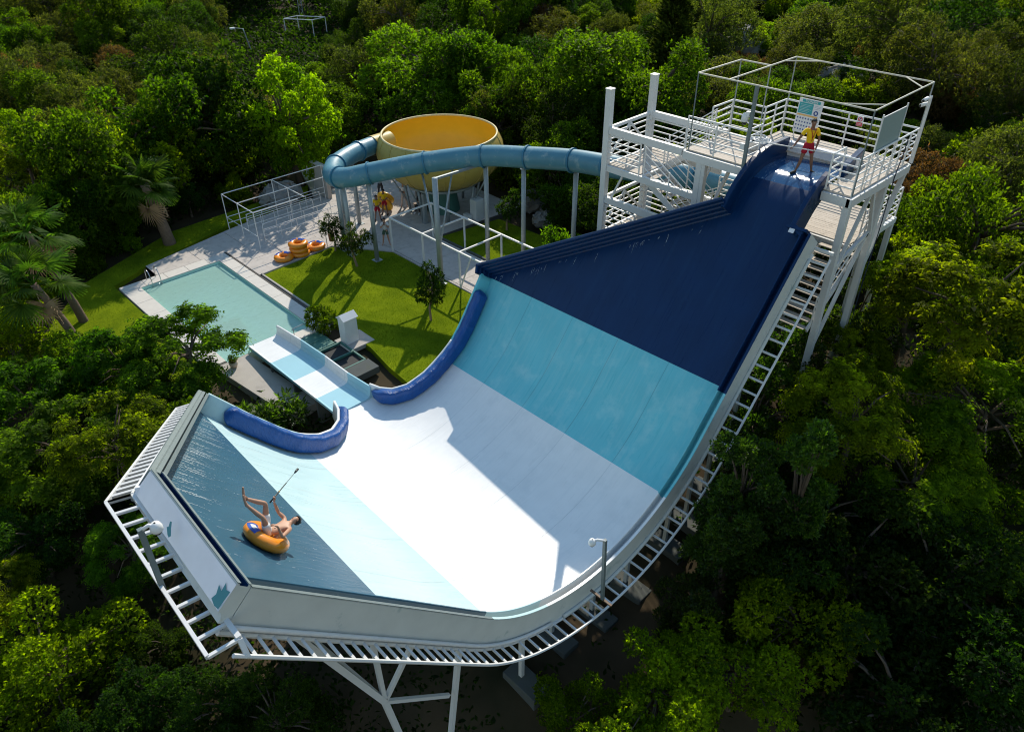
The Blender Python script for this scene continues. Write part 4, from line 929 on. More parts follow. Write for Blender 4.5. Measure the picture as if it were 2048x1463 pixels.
gc = thing('grey_column', 'grey steel column standing in the shade before the bowl', 'column', (27.42, 36.5, 0)); MB().bar((27.42, 36.5, 0), (27.42, 36.5, 2.0), .22, .22).build('shaft', 'galv', gc); MB().box((27.25, 36.33, 0), (27.59, 36.67, .04)).build('foot_plate', 'galv', gc)
wc = thing('white_pedestal', 'short white pedestal in the shade beside the bowl', 'pedestal', (30.3, 34.7, 0)); MB().box((29.95, 34.4, 0), (30.65, 35.0, 1.35)).build('shaft', 'box_white', wc, bevel=.03); MB().box((29.6, 34.7, 0), (29.9, 35.3, .35)).build('step', 'box_white', wc, bevel=.02)
bx = thing('pump_housing', 'white peaked pump box at the pool end of the lawn', 'cabinet', (15.95, 28.2, 0))
MB().prism([(15.62, 27.92), (16.35, 27.92), (16.35, 28.5), (15.62, 28.5)], 0, 1.38).build('body', 'box_white', bx, bevel=.03)
MB().add([(15.56, 27.86, 1.38), (16.42, 27.86, 1.38), (16.42, 28.56, 1.38), (15.56, 28.56, 1.38), (15.56, 28.21, 1.62), (16.42, 28.21, 1.62)], [(0, 1, 5, 4), (2, 3, 4, 5), (0, 4, 3), (1, 2, 5), (3, 2, 1, 0)]).build('roof', 'box_white', bx)
MB().box((15.4, 27.4, -.2), (16.9, 28.75, .03)).build('plinth', 'concrete', bx, bevel=.02)
hc = thing('hatch_cover', 'closed dark green metal hatch cover beside the runout wall', 'hatch', (14.6, 29.4, 0)); MB().box((13.9, 28.5, -.1), (15.3, 30.0, .05)).build('sheet', 'hatch_green', hc, bevel=.01); MB().box((13.9, 29.2, .052), (15.3, 29.25, .075)).build('rib', 'hatch_green', hc)
hd = thing('hatch_pit', 'open green framed pit beside the runout wall', 'hatch', (14.7, 27.2, 0))
for p, q in (((13.9, 28.3), (15.5, 28.3)), ((13.9, 26.2), (15.5, 26.2)), ((13.9, 26.2), (13.9, 28.3)), ((15.5, 26.2), (15.5, 28.3)), ((13.9, 27.2), (15.5, 27.2))): MB().bar((*p, .06), (*q, .06), .08, .12).build('frame_bar', 'hatch_green', hd)
MB().box((13.95, 26.25, -.3), (15.45, 28.25, -.02)).build('pit', 'rubber', hd)
MB().box((14.0, 25.2, -.2), (15.6, 26.1, .16)).build('step', 'footing', hd, bevel=.02)
pr = thing('pool_handrail', 'low steel handrail at the pool corner by the pump box', 'railing', (14.7, 30.3, 0)); MB().tube(catmull([(15.9, 30.25, 0), (15.9, 30.25, .5), (15.8, 30.25, .62), (14.2, 30.25, .62), (14.1, 30.25, .5), (14.1, 30.25, 0)], 4), .02, 6).build('hoop', 'galv', pr, True)
pt_ = thing('flower_pot', 'small clay pot with a plant on the concrete slab', 'pot', (10.75, 30.1, .02)); MB().lathe([(.0, .02), (.13, .02), (.20, .2), (.21, .34), (.17, .34), (.15, .3), (0, .3)], (10.75, 30.1, 0), 14).build('pot', 'terracotta_pot', pt_, True)
bn_ = thing('litter_bin', 'brown litter bin hanging between two posts at the lawn corner', 'bin', (21.25, 37.85, 0)); MB().lathe([(0, .35), (.17, .36), (.2, .85), (.2, .88), (.17, .88), (.15, .5), (0, .45)], (21.25, 37.85, 0), 12).build('bucket', 'brown_metal', bn_, True)
for s_ in (-.24, .24): MB().tube([(21.25 + s_, 37.85 - s_, 0), (21.25 + s_, 37.85 - s_, .95)], .025, 6).build('post', 'galv', bn_); MB().tube([(21.25 + s_, 37.85 - s_, .75), (21.25 + s_ * .7, 37.85 - s_ * .7, .75)], .015, 6).build('hinge', 'galv', bn_)
lp = thing('street_lamp', 'thin pale street lamp leaning in the woods behind the terraces', 'lamp', (39.5, 80.5, .4)); MB().tube(catmull([(39.5, 80.5, .2), (39.2, 80.8, 2.2), (38.9, 81.0, 4.0)], 5), .06, 8).build('pole', 'galv', lp, True); MB().bar((38.9, 81.0, 4.0), (38.2, 81.6, 4.1), .05, .05).build('arm', 'galv', lp); MB().box((37.8, 81.5, 4.0), (38.3, 81.8, 4.14)).build('lamp_head', 'white_rail', lp)
bf = thing('goal_frame', 'white pipe frame standing in the dark woods behind', 'frame', (47.5, 86.5, .8))
FR = [(46.6, 86.2), (48.6, 86.6), (50.5, 83.6), (48.5, 83.2)]
for x, y in FR: MB().tube([(x, y, .2), (x, y, 3.3)], .05, 6).build('post', 'white_rail', bf)
for i in range(4): MB().tube([(*FR[i], 3.3), (*FR[(i + 1) % 4], 3.3)], .05, 6).build('top_bar', 'white_rail', bf)
mp_ = thing('lattice_mast', 'pale lattice mast in the woods at the top edge of the view', 'mast', (52, 92, 1))
for dx, dy in ((0, 0), (.5, 0), (.25, .45)): MB().tube([(52 + dx, 92 + dy, .5), (52 + dx, 92 + dy, 14)], .05, 6).build('chord', 'galv', mp_)
for k in range(12): z = 1 + k * 1.1; MB().tube([(52, 92, z), (52.5, 92, z + .55)], .025, 5).build('lacing', 'galv', mp_); MB().tube([(52.5, 92, z + .55), (52, 92, z + 1.1)], .025, 5).build('lacing', 'galv', mp_)
for k, (x, y, r) in enumerate(((22.6, 46.2, 1.5), (33, 31.2, .9), (34.5, 33.6, 1.2), (62, 62, 3), (70, 66, 3.4), (66, 38, 3.0), (78, 45, 3.6), (56, 24, 2.2))):
    rk = MB(); rn = np.random.default_rng(k + 40); z0 = float(ground_z(x, y)) if k > 2 else 0
    rk.sphere((x, y, z0 + r * .25), r, 22, 14, (1, .8, .6)); rk.v = [(a + rn.normal() * r * .06, b + rn.normal() * r * .06, c + rn.normal() * r * .06) for a, b, c in rk.v]
    o = rk.build('boulder', 'rock'); tag(o, ('grey boulder in the shade behind the white pipe frame', 'low pale boulder at the edge of the shaded grass', 'rough boulder under the trees beside the bowl', 'bluish rock outcrop above the yellow bowl', 'rock outcrop higher up behind the yellow bowl', 'bluish rock among shrubs behind the start tower', 'rock outcrop at the top right behind the tower', 'rock at the foot of the shrubs right of the tower')[k], 'rock')

# ------------------------------------------------------------------ people
def skin(name, verts, edges, radii, m, parent, root=0, sub=2):
    me = bpy.data.meshes.new(name); me.from_pydata([tuple(v) for v in verts], edges, [])
    me.materials.append(M[m]); o = bpy.data.objects.new(name, me); link(o, parent)
    mod = o.modifiers.new('skin', 'SKIN'); mod.use_smooth_shade = True; mod.branch_smoothing = .6
    sv = me.skin_vertices[0].data
    for i, r in enumerate(radii):
        sv[i].radius = r if isinstance(r, tuple) else (r, r); sv[i].use_root = (i == root)
    if sub:
        ss = o.modifiers.new('subsurf', 'SUBSURF'); ss.levels = sub; ss.render_levels = sub
    return o
class Skel:
    def __init__(s): s.v = []; s.e = []; s.r = []
    def add(s, p, r, par=None):
        s.v.append(Vector(p)); s.r.append(r); i = len(s.v) - 1
        if par is not None: s.e.append((par, i))
        return i
def mid(a, b, t=.5): return Vector(a).lerp(Vector(b), t)
def add_hand(S, wr_i, wr, d, nrm, side, curl, k=1.0):
    """palm and five unequal, bent fingers; nrm = palm normal (fingers bend towards it), side = thumb direction"""
    wr, d, nrm, side = Vector(wr), Vector(d).normalized(), Vector(nrm).normalized(), Vector(side).normalized()
    pc = S.add(wr + d * .05 * k, .026 * k, wr_i)
    for j, (o_, ln) in enumerate(((.028, .036), (.009, .041), (-.010, .038), (-.028, .030))):
        a = S.add(wr + d * .092 * k + side * o_ * k, .0115 * k, pc); p = wr + d * .092 * k + side * o_ * k
        ang = 0
        for q in range(2):
            ang += curl; p = p + (d * math.cos(ang) + nrm * math.sin(ang)) * ln * k * (1 - .12 * q); a = S.add(p, .0088 * k, a)
    a = S.add(wr + d * .03 * k + side * .032 * k + nrm * .008, .012 * k, pc)
    a = S.add(wr + d * .06 * k + side * .05 * k + nrm * .025 * k * (1 + curl), .0095 * k, a); S.add(wr + d * .088 * k + side * .042 * k + nrm * .045 * k * (.5 + curl), .0085 * k, a)
def figure(name, label, J, wear, skin_m='skin', hair_m='hair', group=None, shoes=None, hands=True, k=1.0, long_hair=False):
    base = Vector(((J['anL'][0] + J['anR'][0]) / 2, (J['anL'][1] + J['anR'][1]) / 2, min(J['anL'][2], J['anR'][2]) - .08)) if 'base' not in J else Vector(J['base'])
    P = thing(name, label, 'person', base, group)
    J = {a: (Vector(b) if not isinstance(b, float) else b) for a, b in J.items()}
    S = Skel()
    fd = J['face'].normalized(); hu = (J['head'] - J['neck']).normalized()
    tk = k * (.80 if any(w_[0] == 'shirt' for w_ in wear) else 1); pel = S.add(J['pelvis'], .120 * tk); spi = S.add(J['spine'], .110 * tk, pel); ch = S.add(J['chest'], .130 * tk, spi); nb_ = S.add(mid(J['chest'], J['neck'], .72), .078 * k, ch)
    nk = S.add(J['neck'], .054 * k, nb_); hc = J['head']
    ja = S.add(hc - hu * .055 * k + fd * .02 * k, (.064 * k, .070 * k), nk); cr_ = S.add(hc + hu * .02 * k, (.076 * k, .092 * k), ja); S.add(hc + hu * .085 * k - fd * .008, (.055 * k, .065 * k), cr_)
    for s_ in 'LR':
        sh = S.add(J['sh' + s_], .056 * k, ch); ua = S.add(mid(J['sh' + s_], J['el' + s_], .45), .053 * k, sh); el = S.add(J['el' + s_], .040 * k, ua); fa = S.add(mid(J['el' + s_], J['wr' + s_], .3), .043 * k, el); wr = S.add(J['wr' + s_], .025 * k, fa)
        if hands: add_hand(S, wr, J['wr' + s_], J['hd' + s_], J['hn' + s_], J['ht' + s_], J.get('curl' + s_, .55), k)
        else: S.add(J['wr' + s_] + J['hd' + s_].normalized() * .1, .03, wr)
        hp = S.add(J['hip' + s_], .092 * k, pel); th_ = S.add(mid(J['hip' + s_], J['kn' + s_], .45), .080 * k, hp); kn = S.add(J['kn' + s_], .054 * k, th_); cf_ = S.add(mid(J['kn' + s_], J['an' + s_], .32) - (J['toe' + s_] - J['an' + s_]) * .07, .059 * k, kn); an = S.add(J['an' + s_], .033 * k, cf_)
        tv = (J['toe' + s_] - J['an' + s_]); he = S.add(J['an' + s_] - tv * .22 + Vector((0, 0, -.0)), .030 * k, an); S.add(J['an' + s_] + tv * .5, .032 * k, an); S.add(J['toe' + s_] + tv * .12, .022 * k, len(S.v) - 1)
    b = skin('body', S.v, S.e, S.r, skin_m, P)
    # face
    rt = fd.cross(hu).normalized()
    f0 = hc + fd * .085 * k
    MB().sweep([[hc + fd * (.070 + .018 * t + .010 * (1 if a == 0 else 0)) * k + rt * (.011 * math.sin(a) * (.5 + t)) * k + hu * (.02 - .042 * t) * k for a in (0, 2.1, 4.2)] for t in (0, .5, 1)]).build('nose', skin_m, P, True)
    for q in (-1, 1):
        e = MB(); e.sphere(hc + fd * .070 * k + rt * q * .030 * k + hu * .022 * k, .009 * k, 8, 6); eo = e.build('eye', 'eye_white', P, True); MB().sphere(hc + fd * .0765 * k + rt * q * .030 * k + hu * .022 * k, .0055 * k, 6, 4).build('iris', 'black_plastic', eo)
        MB().sphere(hc + rt * q * .083 * k - fd * .005 + hu * .005, .026 * k, 8, 6, (.6, .6, 1)).build('ear', skin_m, P, True)
    MB().bar(hc + fd * .079 * k - hu * .05 * k - rt * .02 * k, hc + fd * .079 * k - hu * .05 * k + rt * .02 * k, .006 * k, .010 * k).build('mouth', 'lips', P)
    # hair
    h = MB(); h.sphere((0, 0, 0), 1, 16, 12); vs = []; keep = []
    rn = np.random.default_rng(len(name) + int(abs(hc.x) * 10))
    for v in h.v:
        v = Vector(v); r = (.111 if v.z > -.2 else .106) * k * (1 + rn.normal() * .045)
        vs.append(hc + hu * .02 * k - fd * .012 * k + (rt * v.x * .86 + fd * v.y * 1.02 + hu * v.z * 1.05) * r); keep.append(not (v.y > .30 and v.z < .42) and v.z > (-.95 if long_hair else -.55))
    fs = [f for f in h.f if all(keep[i] for i in f)]
    mesh('hair', vs, fs, hair_m, P, True)
    # clothes
    for kind, m in wear:
        S = Skel()
        if kind == 'shirt':
            a = S.add(mid(J['pelvis'], J['spine'], -.1), .146 * k); b_ = S.add(J['spine'], .143 * k, a); c = S.add(J['chest'], .158 * k, b_); S.add(mid(J['chest'], J['neck'], .68), .095 * k, c)
            for s_ in 'LR':
                q = S.add(mid(J['chest'], J['sh' + s_], .55), .112 * k, c); q = S.add(J['sh' + s_], .082 * k, q); q = S.add(mid(J['sh' + s_], J['el' + s_], .4), .068 * k, q); S.add(mid(J['sh' + s_], J['el' + s_], .66), .066 * k, q)
            skin('shirt', S.v, S.e, S.r, m, P)
        if kind in ('shorts', 'trousers'):
            e = .62 if kind == 'shorts' else 1.0
            a = S.add(mid(J['pelvis'], J['spine'], .3), .128 * k); b_ = S.add(J['pelvis'], .150 * k, a)
            for s_ in 'LR':
                q = S.add(J['hip' + s_], .118 * k, b_); q = S.add(mid(J['hip' + s_], J['kn' + s_], .4), .104 * k, q); q = S.add(mid(J['hip' + s_], J['kn' + s_], e), (.098 if e < 1 else .074) * k, q)
                if e == 1.0: q = S.add(mid(J['kn' + s_], J['an' + s_], .5), .066 * k, q); S.add(mid(J['kn' + s_], J['an' + s_], .85), .06 * k, q)
            skin(kind, S.v, S.e, S.r, m, P)
    if shoes:
        for s_ in 'LR':
            tv = J['toe' + s_] - J['an' + s_]; S = Skel(); a = S.add(J['an' + s_] - tv * .26 + Vector((0, 0, -.02)), .050 * k); a = S.add(J['an' + s_] + tv * .5, .052 * k, a); S.add(J['toe' + s_] + tv * .14, .038 * k, a)
            skin('shoe', S.v, S.e, S.r, shoes, P)
    return P
def standing(x, y, z, yaw, h=1.75, arms='down', stance=.2, lean=0.):
    """joint set for a person standing at x, y, z facing yaw"""
    f = h / 1.75; fx, fy = math.cos(yaw), math.sin(yaw); F = Vector((fx, fy, 0)); L = Vector((-fy, fx, 0)); O = Vector((x, y, z)); U = Vector((0, 0, 1))
    at = lambda a, l, u: O + F * (a * f) + L * (l * f) + U * (u * f)
    J = dict(pelvis=at(0, 0, .98), spine=at(.0 + lean * .3, 0, 1.18), chest=at(lean * .7, 0, 1.36), neck=at(lean + .01, 0, 1.53), head=at(lean * 1.2 + .03, 0, 1.645), face=F - U * .15)
    for s_, q in (('L', 1), ('R', -1)):
        J['sh' + s_] = at(lean * .8, .185 * q, 1.42); J['hip' + s_] = at(0, .085 * q, .93); J['kn' + s_] = at(.03, (.09 + stance * .2) * q, .50); J['an' + s_] = at(-.01, (.08 + stance * .5) * q, .085); J['toe' + s_] = at(.17, (.10 + stance * .6) * q, .035)
        if arms == 'down': J['el' + s_] = at(-.03, .25 * q, 1.13); J['wr' + s_] = at(.06, .26 * q, .88); J['hd' + s_] = F * .2 - U; J['hn' + s_] = L * -q; J['ht' + s_] = F
        if arms == 'front': J['el' + s_] = at(.02, .25 * q, 1.14); J['wr' + s_] = at(.25, .12 * q, 1.12); J['hd' + s_] = F * .6 - L * q; J['hn' + s_] = -F; J['ht' + s_] = U
        if arms == 'phone': J['el' + s_] = at(.14, .24 * q, 1.18); J['wr' + s_] = at(.27, .07 * q, 1.42); J['hd' + s_] = F * .5 + U * .7 - L * q * .3; J['hn' + s_] = -L * q; J['ht' + s_] = -F
    return J, at, F, L, U

# lifeguard on the crest
zf_ = sp(14.72, 10.85).z
yaw = math.radians(226)
J, at, F_, L_, U_ = standing(24.08, 10.83, zf_ + .005, yaw, 1.84, 'down', .36)
J['wrR'] = at(.22, -.56, .98); J['elR'] = at(.06, -.37, 1.17); J['hdR'] = L_ * -1 + F_ * .5 - U_ * .2; J['hnR'] = -U_; J['htR'] = F_
J['wrL'] = at(.25, .13, .88); J['elL'] = at(.02, .27, 1.12); J['hdL'] = F_ * .55 - L_ * .75 - U_ * .25; J['hnL'] = -U_; J['htL'] = F_; J['curlR'] = .95; J['curlL'] = .95
J['toeL'] = J['anL'] + F_ * .13 + L_ * .10 - U_ * .05; J['toeR'] = J['anR'] + F_ * .06 - L_ * .17 - U_ * .05
lg = figure('person', 'lifeguard in yellow shirt and red shorts holding a pole on the start chute', J, [('shirt', 'yellow_cloth'), ('shorts', 'red_cloth')], 'skin_dark', shoes='rubber')
cst = J['chest']; MB().tube([at(.10, .085, 1.50), at(.155, .04, 1.34), at(.15, .005, 1.20), at(.15, -.005, 1.10)], .011, 5).build('lanyard', 'red_cloth', lg); MB().tube([at(.10, -.085, 1.50), at(.155, -.03, 1.34), at(.15, .0, 1.20)], .011, 5).build('lanyard', 'red_cloth', lg)
pl = thing('rescue_pole', 'long white pole held across by the lifeguard on the chute', 'pole', J['wrL'])
pa, pb_ = J['wrR'] + J['hdR'].normalized() * .085, J['wrL'] + J['hdL'].normalized() * .085; dv = (pa - pb_).normalized()
MB().tube([pb_ - dv * .75, pa + dv * 1.25], .019, 8).build('shaft', 'white_rail', pl, True); MB().tube([pa + dv * 1.25, pa + dv * 1.32], .026, 8).build('end_cap', 'black_plastic', pl); MB().tube([pb_ - dv * .82, pb_ - dv * .75], .026, 8).build('end_cap', 'black_plastic', pl)

# swim tubes
def tube_ring(name, label, loc, m='orange_vinyl', R=.40, r=.19, axis=None, yaw=0, group=None, spin=0., basis=None):
    o = thing(name, label, 'swim tube', loc, group); A = Vector(axis or (0, 0, 1)).normalized(); q = A.to_track_quat('Z', 'X')
    q = q @ Matrix.Rotation(spin, 3, 'Z').to_quaternion(); P0 = Vector(loc)
    if basis: q = Matrix(basis).transposed().to_quaternion()
    def P(u, v, e=0.): # u round the ring, v round the section
        rr = r * (1 + .02 * math.cos(12 * u)) + e
        return P0 + q @ Vector(((R + rr * math.cos(v)) * math.cos(u), (R + rr * math.cos(v)) * math.sin(u), .82 * rr * math.sin(v)))
    rows = [[P(2 * math.pi * i / 40, 2 * math.pi * j / 16) for j in range(16)] for i in range(40)]
    vs = [p for row in rows for p in row]; fs = [(i * 16 + j, ((i + 1) % 40) * 16 + j, ((i + 1) % 40) * 16 + (j + 1) % 16, i * 16 + (j + 1) % 16) for i in range(40) for j in range(16)]
    mesh('ring', vs, fs, m, o, True)
    def patch(u0, u1, v0, v1, e, nm, mm):
        n1, n2 = 10, 6; vs = [P(u0 + (u1 - u0) * i / n1, v0 + (v1 - v0) * j / n2, e) for i in range(n1 + 1) for j in range(n2 + 1)]
        mesh(nm, vs, [(i * 7 + j, (i + 1) * 7 + j, (i + 1) * 7 + j + 1, i * 7 + j + 1) for i in range(n1) for j in range(n2)], mm, o, True)
    return o, patch, P
def printed(o, patch, white=True):
    if white: patch(.15, 2.2, 1.0, 2.6, .0030, 'print', 'white_vinyl')
    patch(2.35, 3.5, .35, 2.3, .0035, 'print', 'blue_vinyl'); patch(3.7, 5.0, .25, 1.8, .0035, 'print', 'blue_vinyl')
    for u in (3.85, 4.25, 4.65): patch(u, u + .22, .6, 1.2, .0065, 'print', 'white_vinyl')
    patch(2.7, 3.1, .8, 1.5, .0065, 'print', 'white_vinyl')
SPN = math.radians(30)
for lb, x, y, z, g_ in (('lone orange swim tube lying left of the stack', 18.2, 38.35, .16, None), ('bottom orange swim tube of the stack of three', 19.22, 38.2, .16, 'stack of swim tubes'), ('middle orange swim tube of the stack of three', 19.2, 38.2, .45, 'stack of swim tubes'), ('top orange swim tube of the stack of three', 19.18, 38.22, .74, 'stack of swim tubes'), ('orange swim tube lying right of the stack', 20.35, 38.3, .16, None)):
    o, pch, _ = tube_ring('swim_tube', lb, (x, y, z), group=g_, spin=SPN + random.uniform(-.2, .2)); printed(o, pch, False)
for k, (x, y, z, ax) in enumerate(((26.75, 39.95, .45, (.8, .3, .4)), (27.0, 40.15, .75, (.7, .4, .5)))):
    o, pch, _ = tube_ring('swim_tube', ('yellow swim tube leaning behind the two guards in the shade', 'second yellow swim tube held by the guard in the shade')[k], (x, y, z), 'yellow_vinyl', axis=ax); pch(.5, 2.0, .4, 1.8, .003, 'print', 'blue_vinyl')

# rider
RT = sp(-10.2, 12.09); rn_ = sn(-10.2); re1 = Vector((-LD[0], 0, -LD[1])).normalized(); re2 = Vector((DX, 1, DZ)).normalized()
def rl(a, b, c): return RT + re1 * a + re2 * b + rn_ * c
o, pch, TPf = tube_ring('swim_tube', 'orange and blue swim tube carrying the rider up the navy wall', tuple(rl(0, 0, .155)), R=.37, r=.185, axis=rn_, basis=(re1, re2, re1.cross(re2) * (-1 if re1.cross(re2).dot(rn_) < 0 else 1)))
pch(2.5, 3.45, .6, 2.0, .0035, 'print', 'blue_vinyl'); pch(2.75, 3.2, 1.0, 1.6, .0065, 'print', 'white_vinyl')
J = dict(pelvis=rl(-.02, .0, .30), spine=rl(.14, 0, .37), chest=rl(.30, .0, .50), neck=rl(.435, .02, .605), head=rl(.525, .03, .675), face=re1 * -.55 + rn_ * .55 + re2 * .45,
    shL=rl(.33, -.18, .54), elL=rl(-.02, -.45, .43), wrL=rl(-.20, -.34, .60), hdL=re1 * -.8 + re2 * .5 - rn_ * .1, hnL=-rn_, htL=re2 * -1, curlL=.5,
    shR=rl(.35, .19, .60), elR=rl(.22, .34, .64), wrR=rl(.0, .43, .82), hdR=rn_ * .9 + re1 * -.15 + re2 * .2, hnR=re1 * -1, htR=re2 * -1, curlR=1.1,
    hipL=rl(-.10, -.08, .30), knL=rl(-.42, -.02, .58), anL=rl(-.80, .28, .66), toeL=rl(-.92, .36, .80), hipR=rl(-.08, .09, .32), knR=rl(-.38, .22, .82), anR=rl(-.84, .40, .74), toeR=rl(-.96, .47, .93), base=rl(0, 0, .2))
rd = figure('person', 'bare-chested rider lying back in the swim tube holding a selfie stick', J, [('shorts', 'white_cloth')], 'skin')
an = J['anR']; dvn = (J['anR'] - J['knR']).normalized(); MB().tube([an - dvn * .05 + (re2 * math.cos(t) + dvn.cross(re2).normalized() * math.sin(t)) * .047 for t in np.linspace(0, 2 * math.pi, 13)], .008, 5, cap=False).build('anklet', 'brown_metal', rd)
MB().tube([J['wrR'] + (re2 * math.cos(t) + re1 * math.sin(t)) * .034 for t in np.linspace(0, 2 * math.pi, 13)], .007, 5, cap=False).build('bracelet', 'white_vinyl', rd)
hp_ = J['wrR'] + J['hdR'].normalized() * .09 - re1 * .03
sd_ = (re1 * .52 + re2 * .42 + rn_ * .62).normalized()
sk = thing('selfie_stick', 'black telescopic selfie stick held up by the rider', 'selfie stick', hp_)
MB().tube([hp_ - sd_ * .16, hp_ + sd_ * .20], .018, 8).build('grip', 'black_plastic', sk, True); MB().tube([hp_ + sd_ * .20, hp_ + sd_ * .22], .021, 8).build('ferrule', 'gold', sk); MB().tube([hp_ + sd_ * .22, hp_ + sd_ * .50], .012, 8).build('shaft', 'black_plastic', sk); MB().tube([hp_ + sd_ * .5, hp_ + sd_ * .85], .0075, 6).build('inner_shaft', 'dark_galv', sk); MB().tube([hp_ + sd_ * .84, hp_ + sd_ * .89, hp_ + sd_ * .99], [.014, .026, .03], 8).build('camera', 'black_plastic', sk, True)

# people in the shade by the bowl
yw = math.radians(225)
J, *_ = standing(25.45, 38.95, .0, yw + .35, 1.74, 'front'); figure('person', 'guard in yellow shirt and dark red shorts nearest the pillar', J, [('shirt', 'yellow_cloth'), ('shorts', 'red_cloth')], 'skin_dark', shoes='rubber')
J, *_ = standing(26.35, 39.4, .0, yw - .25, 1.76, 'front'); figure('person', 'guard in yellow shirt with crossed arms in front of the yellow tubes', J, [('shirt', 'yellow_cloth'), ('shorts', 'red_cloth')], 'skin_dark', shoes='rubber')
J, at, F_, L_, U_ = standing(28.1, 39.6, .0, yw, 1.70, 'front'); p = figure('person', 'standing person in loose pale clothes under the bowl', J, [('shirt', 'white_cloth'), ('trousers', 'beige_cloth')], 'skin'); MB().box(at(.16, -.07, 1.05), at(.26, .07, 1.17)).build('camera', 'black_plastic', p)
J, at, F_, L_, U_ = standing(27.9, 42.0, .0, yw, 1.75, 'down')
J['wrL'] = at(.1, .36, 1.75); J['elL'] = at(.05, .36, 1.5); J['wrR'] = at(.1, -.36, 1.75); J['elR'] = at(.05, -.36, 1.5); J['hdL'] = U_; J['hdR'] = U_
figure('person', 'person in grey-blue top raising both arms behind the guards', J, [('shirt', 'grey_blue_cloth'), ('trousers', 'dark_cloth')], 'skin_dark')
J, at, F_, L_, U_ = standing(28.4, 38.2, -.42, yw - .4, 1.7, 'front')
for s_, q in (('L', 1), ('R', -1)): J['kn' + s_] = at(.42, .14 * q, .92); J['an' + s_] = at(.46, .16 * q, .50); J['toe' + s_] = at(.66, .17 * q, .46)
J['base'] = (28.4, 38.2, 0)
pbk = thing('low_bench', 'low dark bench in the shade under the bowl', 'bench', (28.5, 38.3, 0)); MB().box((28.2, 37.9, .34), (28.9, 38.8, .42)).build('seat', 'brown_metal', pbk); MB().box((28.25, 38.0, 0), (28.85, 38.1, .34)).build('leg', 'brown_metal', pbk); MB().box((28.25, 38.6, 0), (28.85, 38.7, .34)).build('leg', 'brown_metal', pbk)
figure('person', 'person in dark clothes and white shoes sitting under the bowl', J, [('shirt', 'dark_cloth'), ('trousers', 'dark_cloth')], 'skin_dark', shoes='white_vinyl')
J, at, F_, L_, U_ = standing(23.72, 35.7, .0, yw + .1, 1.74, 'phone', .25); figure('person', 'man in white shirt and green shorts standing at the walkway frame', J, [('shirt', 'white_cloth'), ('shorts', 'green_cloth')], 'skin'); 
ph = thing('phone', 'dark phone held by the man in the white shirt', 'phone', at(.33, 0, 1.44)); MB().box(at(.33, -.04, 1.44), at(.30, .04, 1.60)).build('case', 'black_plastic', ph)

# ------------------------------------------------------------------ vegetation
def leaf_quads(p, d, n, L, W, fold=.18):
    """arrays of leaf base points, directions, normals -> vertices of folded leaf quads"""
    d = d / (np.linalg.norm(d, axis=1, keepdims=True) + 1e-9); s = np.cross(d, n); s /= (np.linalg.norm(s, axis=1, keepdims=True) + 1e-9); u = np.cross(s, d)
    L = L[:, None]; W = W[:, None]
    m_ = p + d * L * .45
    return np.stack([p, m_ + s * W * .5 + u * W * fold, p + d * L - u * W * fold * .6, m_ - s * W * .5 + u * W * fold], 1).reshape(-1, 3)
def leaf_mesh(name, verts, tint, m):
    nq = len(verts) // 4; me = bpy.data.meshes.new(name)
    me.vertices.add(len(verts)); me.vertices.foreach_set('co', verts.astype(np.float32).ravel())
    me.loops.add(nq * 4); me.loops.foreach_set('vertex_index', np.arange(nq * 4, dtype=np.int32))
    me.polygons.add(nq); me.polygons.foreach_set('loop_start', np.arange(0, nq * 4, 4, dtype=np.int32))
    at = me.attributes.new('tint', 'FLOAT', 'POINT'); at.data.foreach_set('value', np.repeat(tint, 4).astype(np.float32))
    me.materials.append(M[m]); me.update(calc_edges=True); me.validate()
    return me
def rand_unit(r, n): v = r.normal(size=(n, 3)); return v / np.linalg.norm(v, axis=1, keepdims=True)
def blob_layout(r, n, R, zs, rb, cz=0.):
    out = [(np.array([0, 0, cz - R * zs * .15]), R * .46)]; ax = .8 + .4 * r.random(2)
    while len(out) < n:
        p = rand_unit(r, 1)[0] * R * (.42 + .60 * r.random() ** .6); p[0] *= ax[0]; p[1] *= ax[1]; p[2] = p[2] * zs + cz
        if p[2] < cz - R * zs * .75: continue
        out.append((p, R * (rb[0] + (rb[1] - rb[0]) * r.random())))
    return out
def shell_points(r, blobs, n, up=.25, inner=.78):
    c = np.array([b[0] for b in blobs]); rad = np.array([b[1] for b in blobs]); pr = rad ** 2; pr /= pr.sum()
    k = r.choice(len(blobs), size=n * 2, p=pr); u = rand_unit(r, n * 2); u[:, 2] += up; u /= np.linalg.norm(u, axis=1, keepdims=True)
    P = c[k] + u * (rad[k] * (.72 + .34 * r.random(n * 2) + (r.random(n * 2) < .12) * .4 * r.random(n * 2)))[:, None]
    keep = np.ones(len(P), bool)
    for cc, rr in zip(c, rad): keep &= (np.linalg.norm(P - cc, axis=1) > rr * inner * .93) | False
    P, u, k = P[keep][:n], u[keep][:n], k[keep][:n]
    return P, u, r.random(len(blobs))[k]
def crown_leafy(seed, R, zs, nb, n, L, W, m, rb=(.26, .42), per=4, droop=.15, spread=.8, up=.25, cz=0.):
    r = np.random.default_rng(seed); B = blob_layout(r, nb, R, zs, rb, cz); P, u, bt = shell_points(r, B, n, up)
    vs, ts = [], []
    for q in range(per):
        d = u * .7 + rand_unit(r, len(P)) * spread; d[:, 2] -= droop
        nn = u * .6 + rand_unit(r, len(P)) * .55; nn[:, 2] += .35
        l = L * (.65 + .7 * r.random(len(P)))
        vs.append(leaf_quads(P + rand_unit(r, len(P)) * L * .35, d, nn, l, l * W)); ts.append(np.clip(bt * .40 + .70 * r.random(len(P)) ** 1.7, 0, 1))
    return leaf_mesh('crown', np.concatenate(vs), np.concatenate(ts), m), B
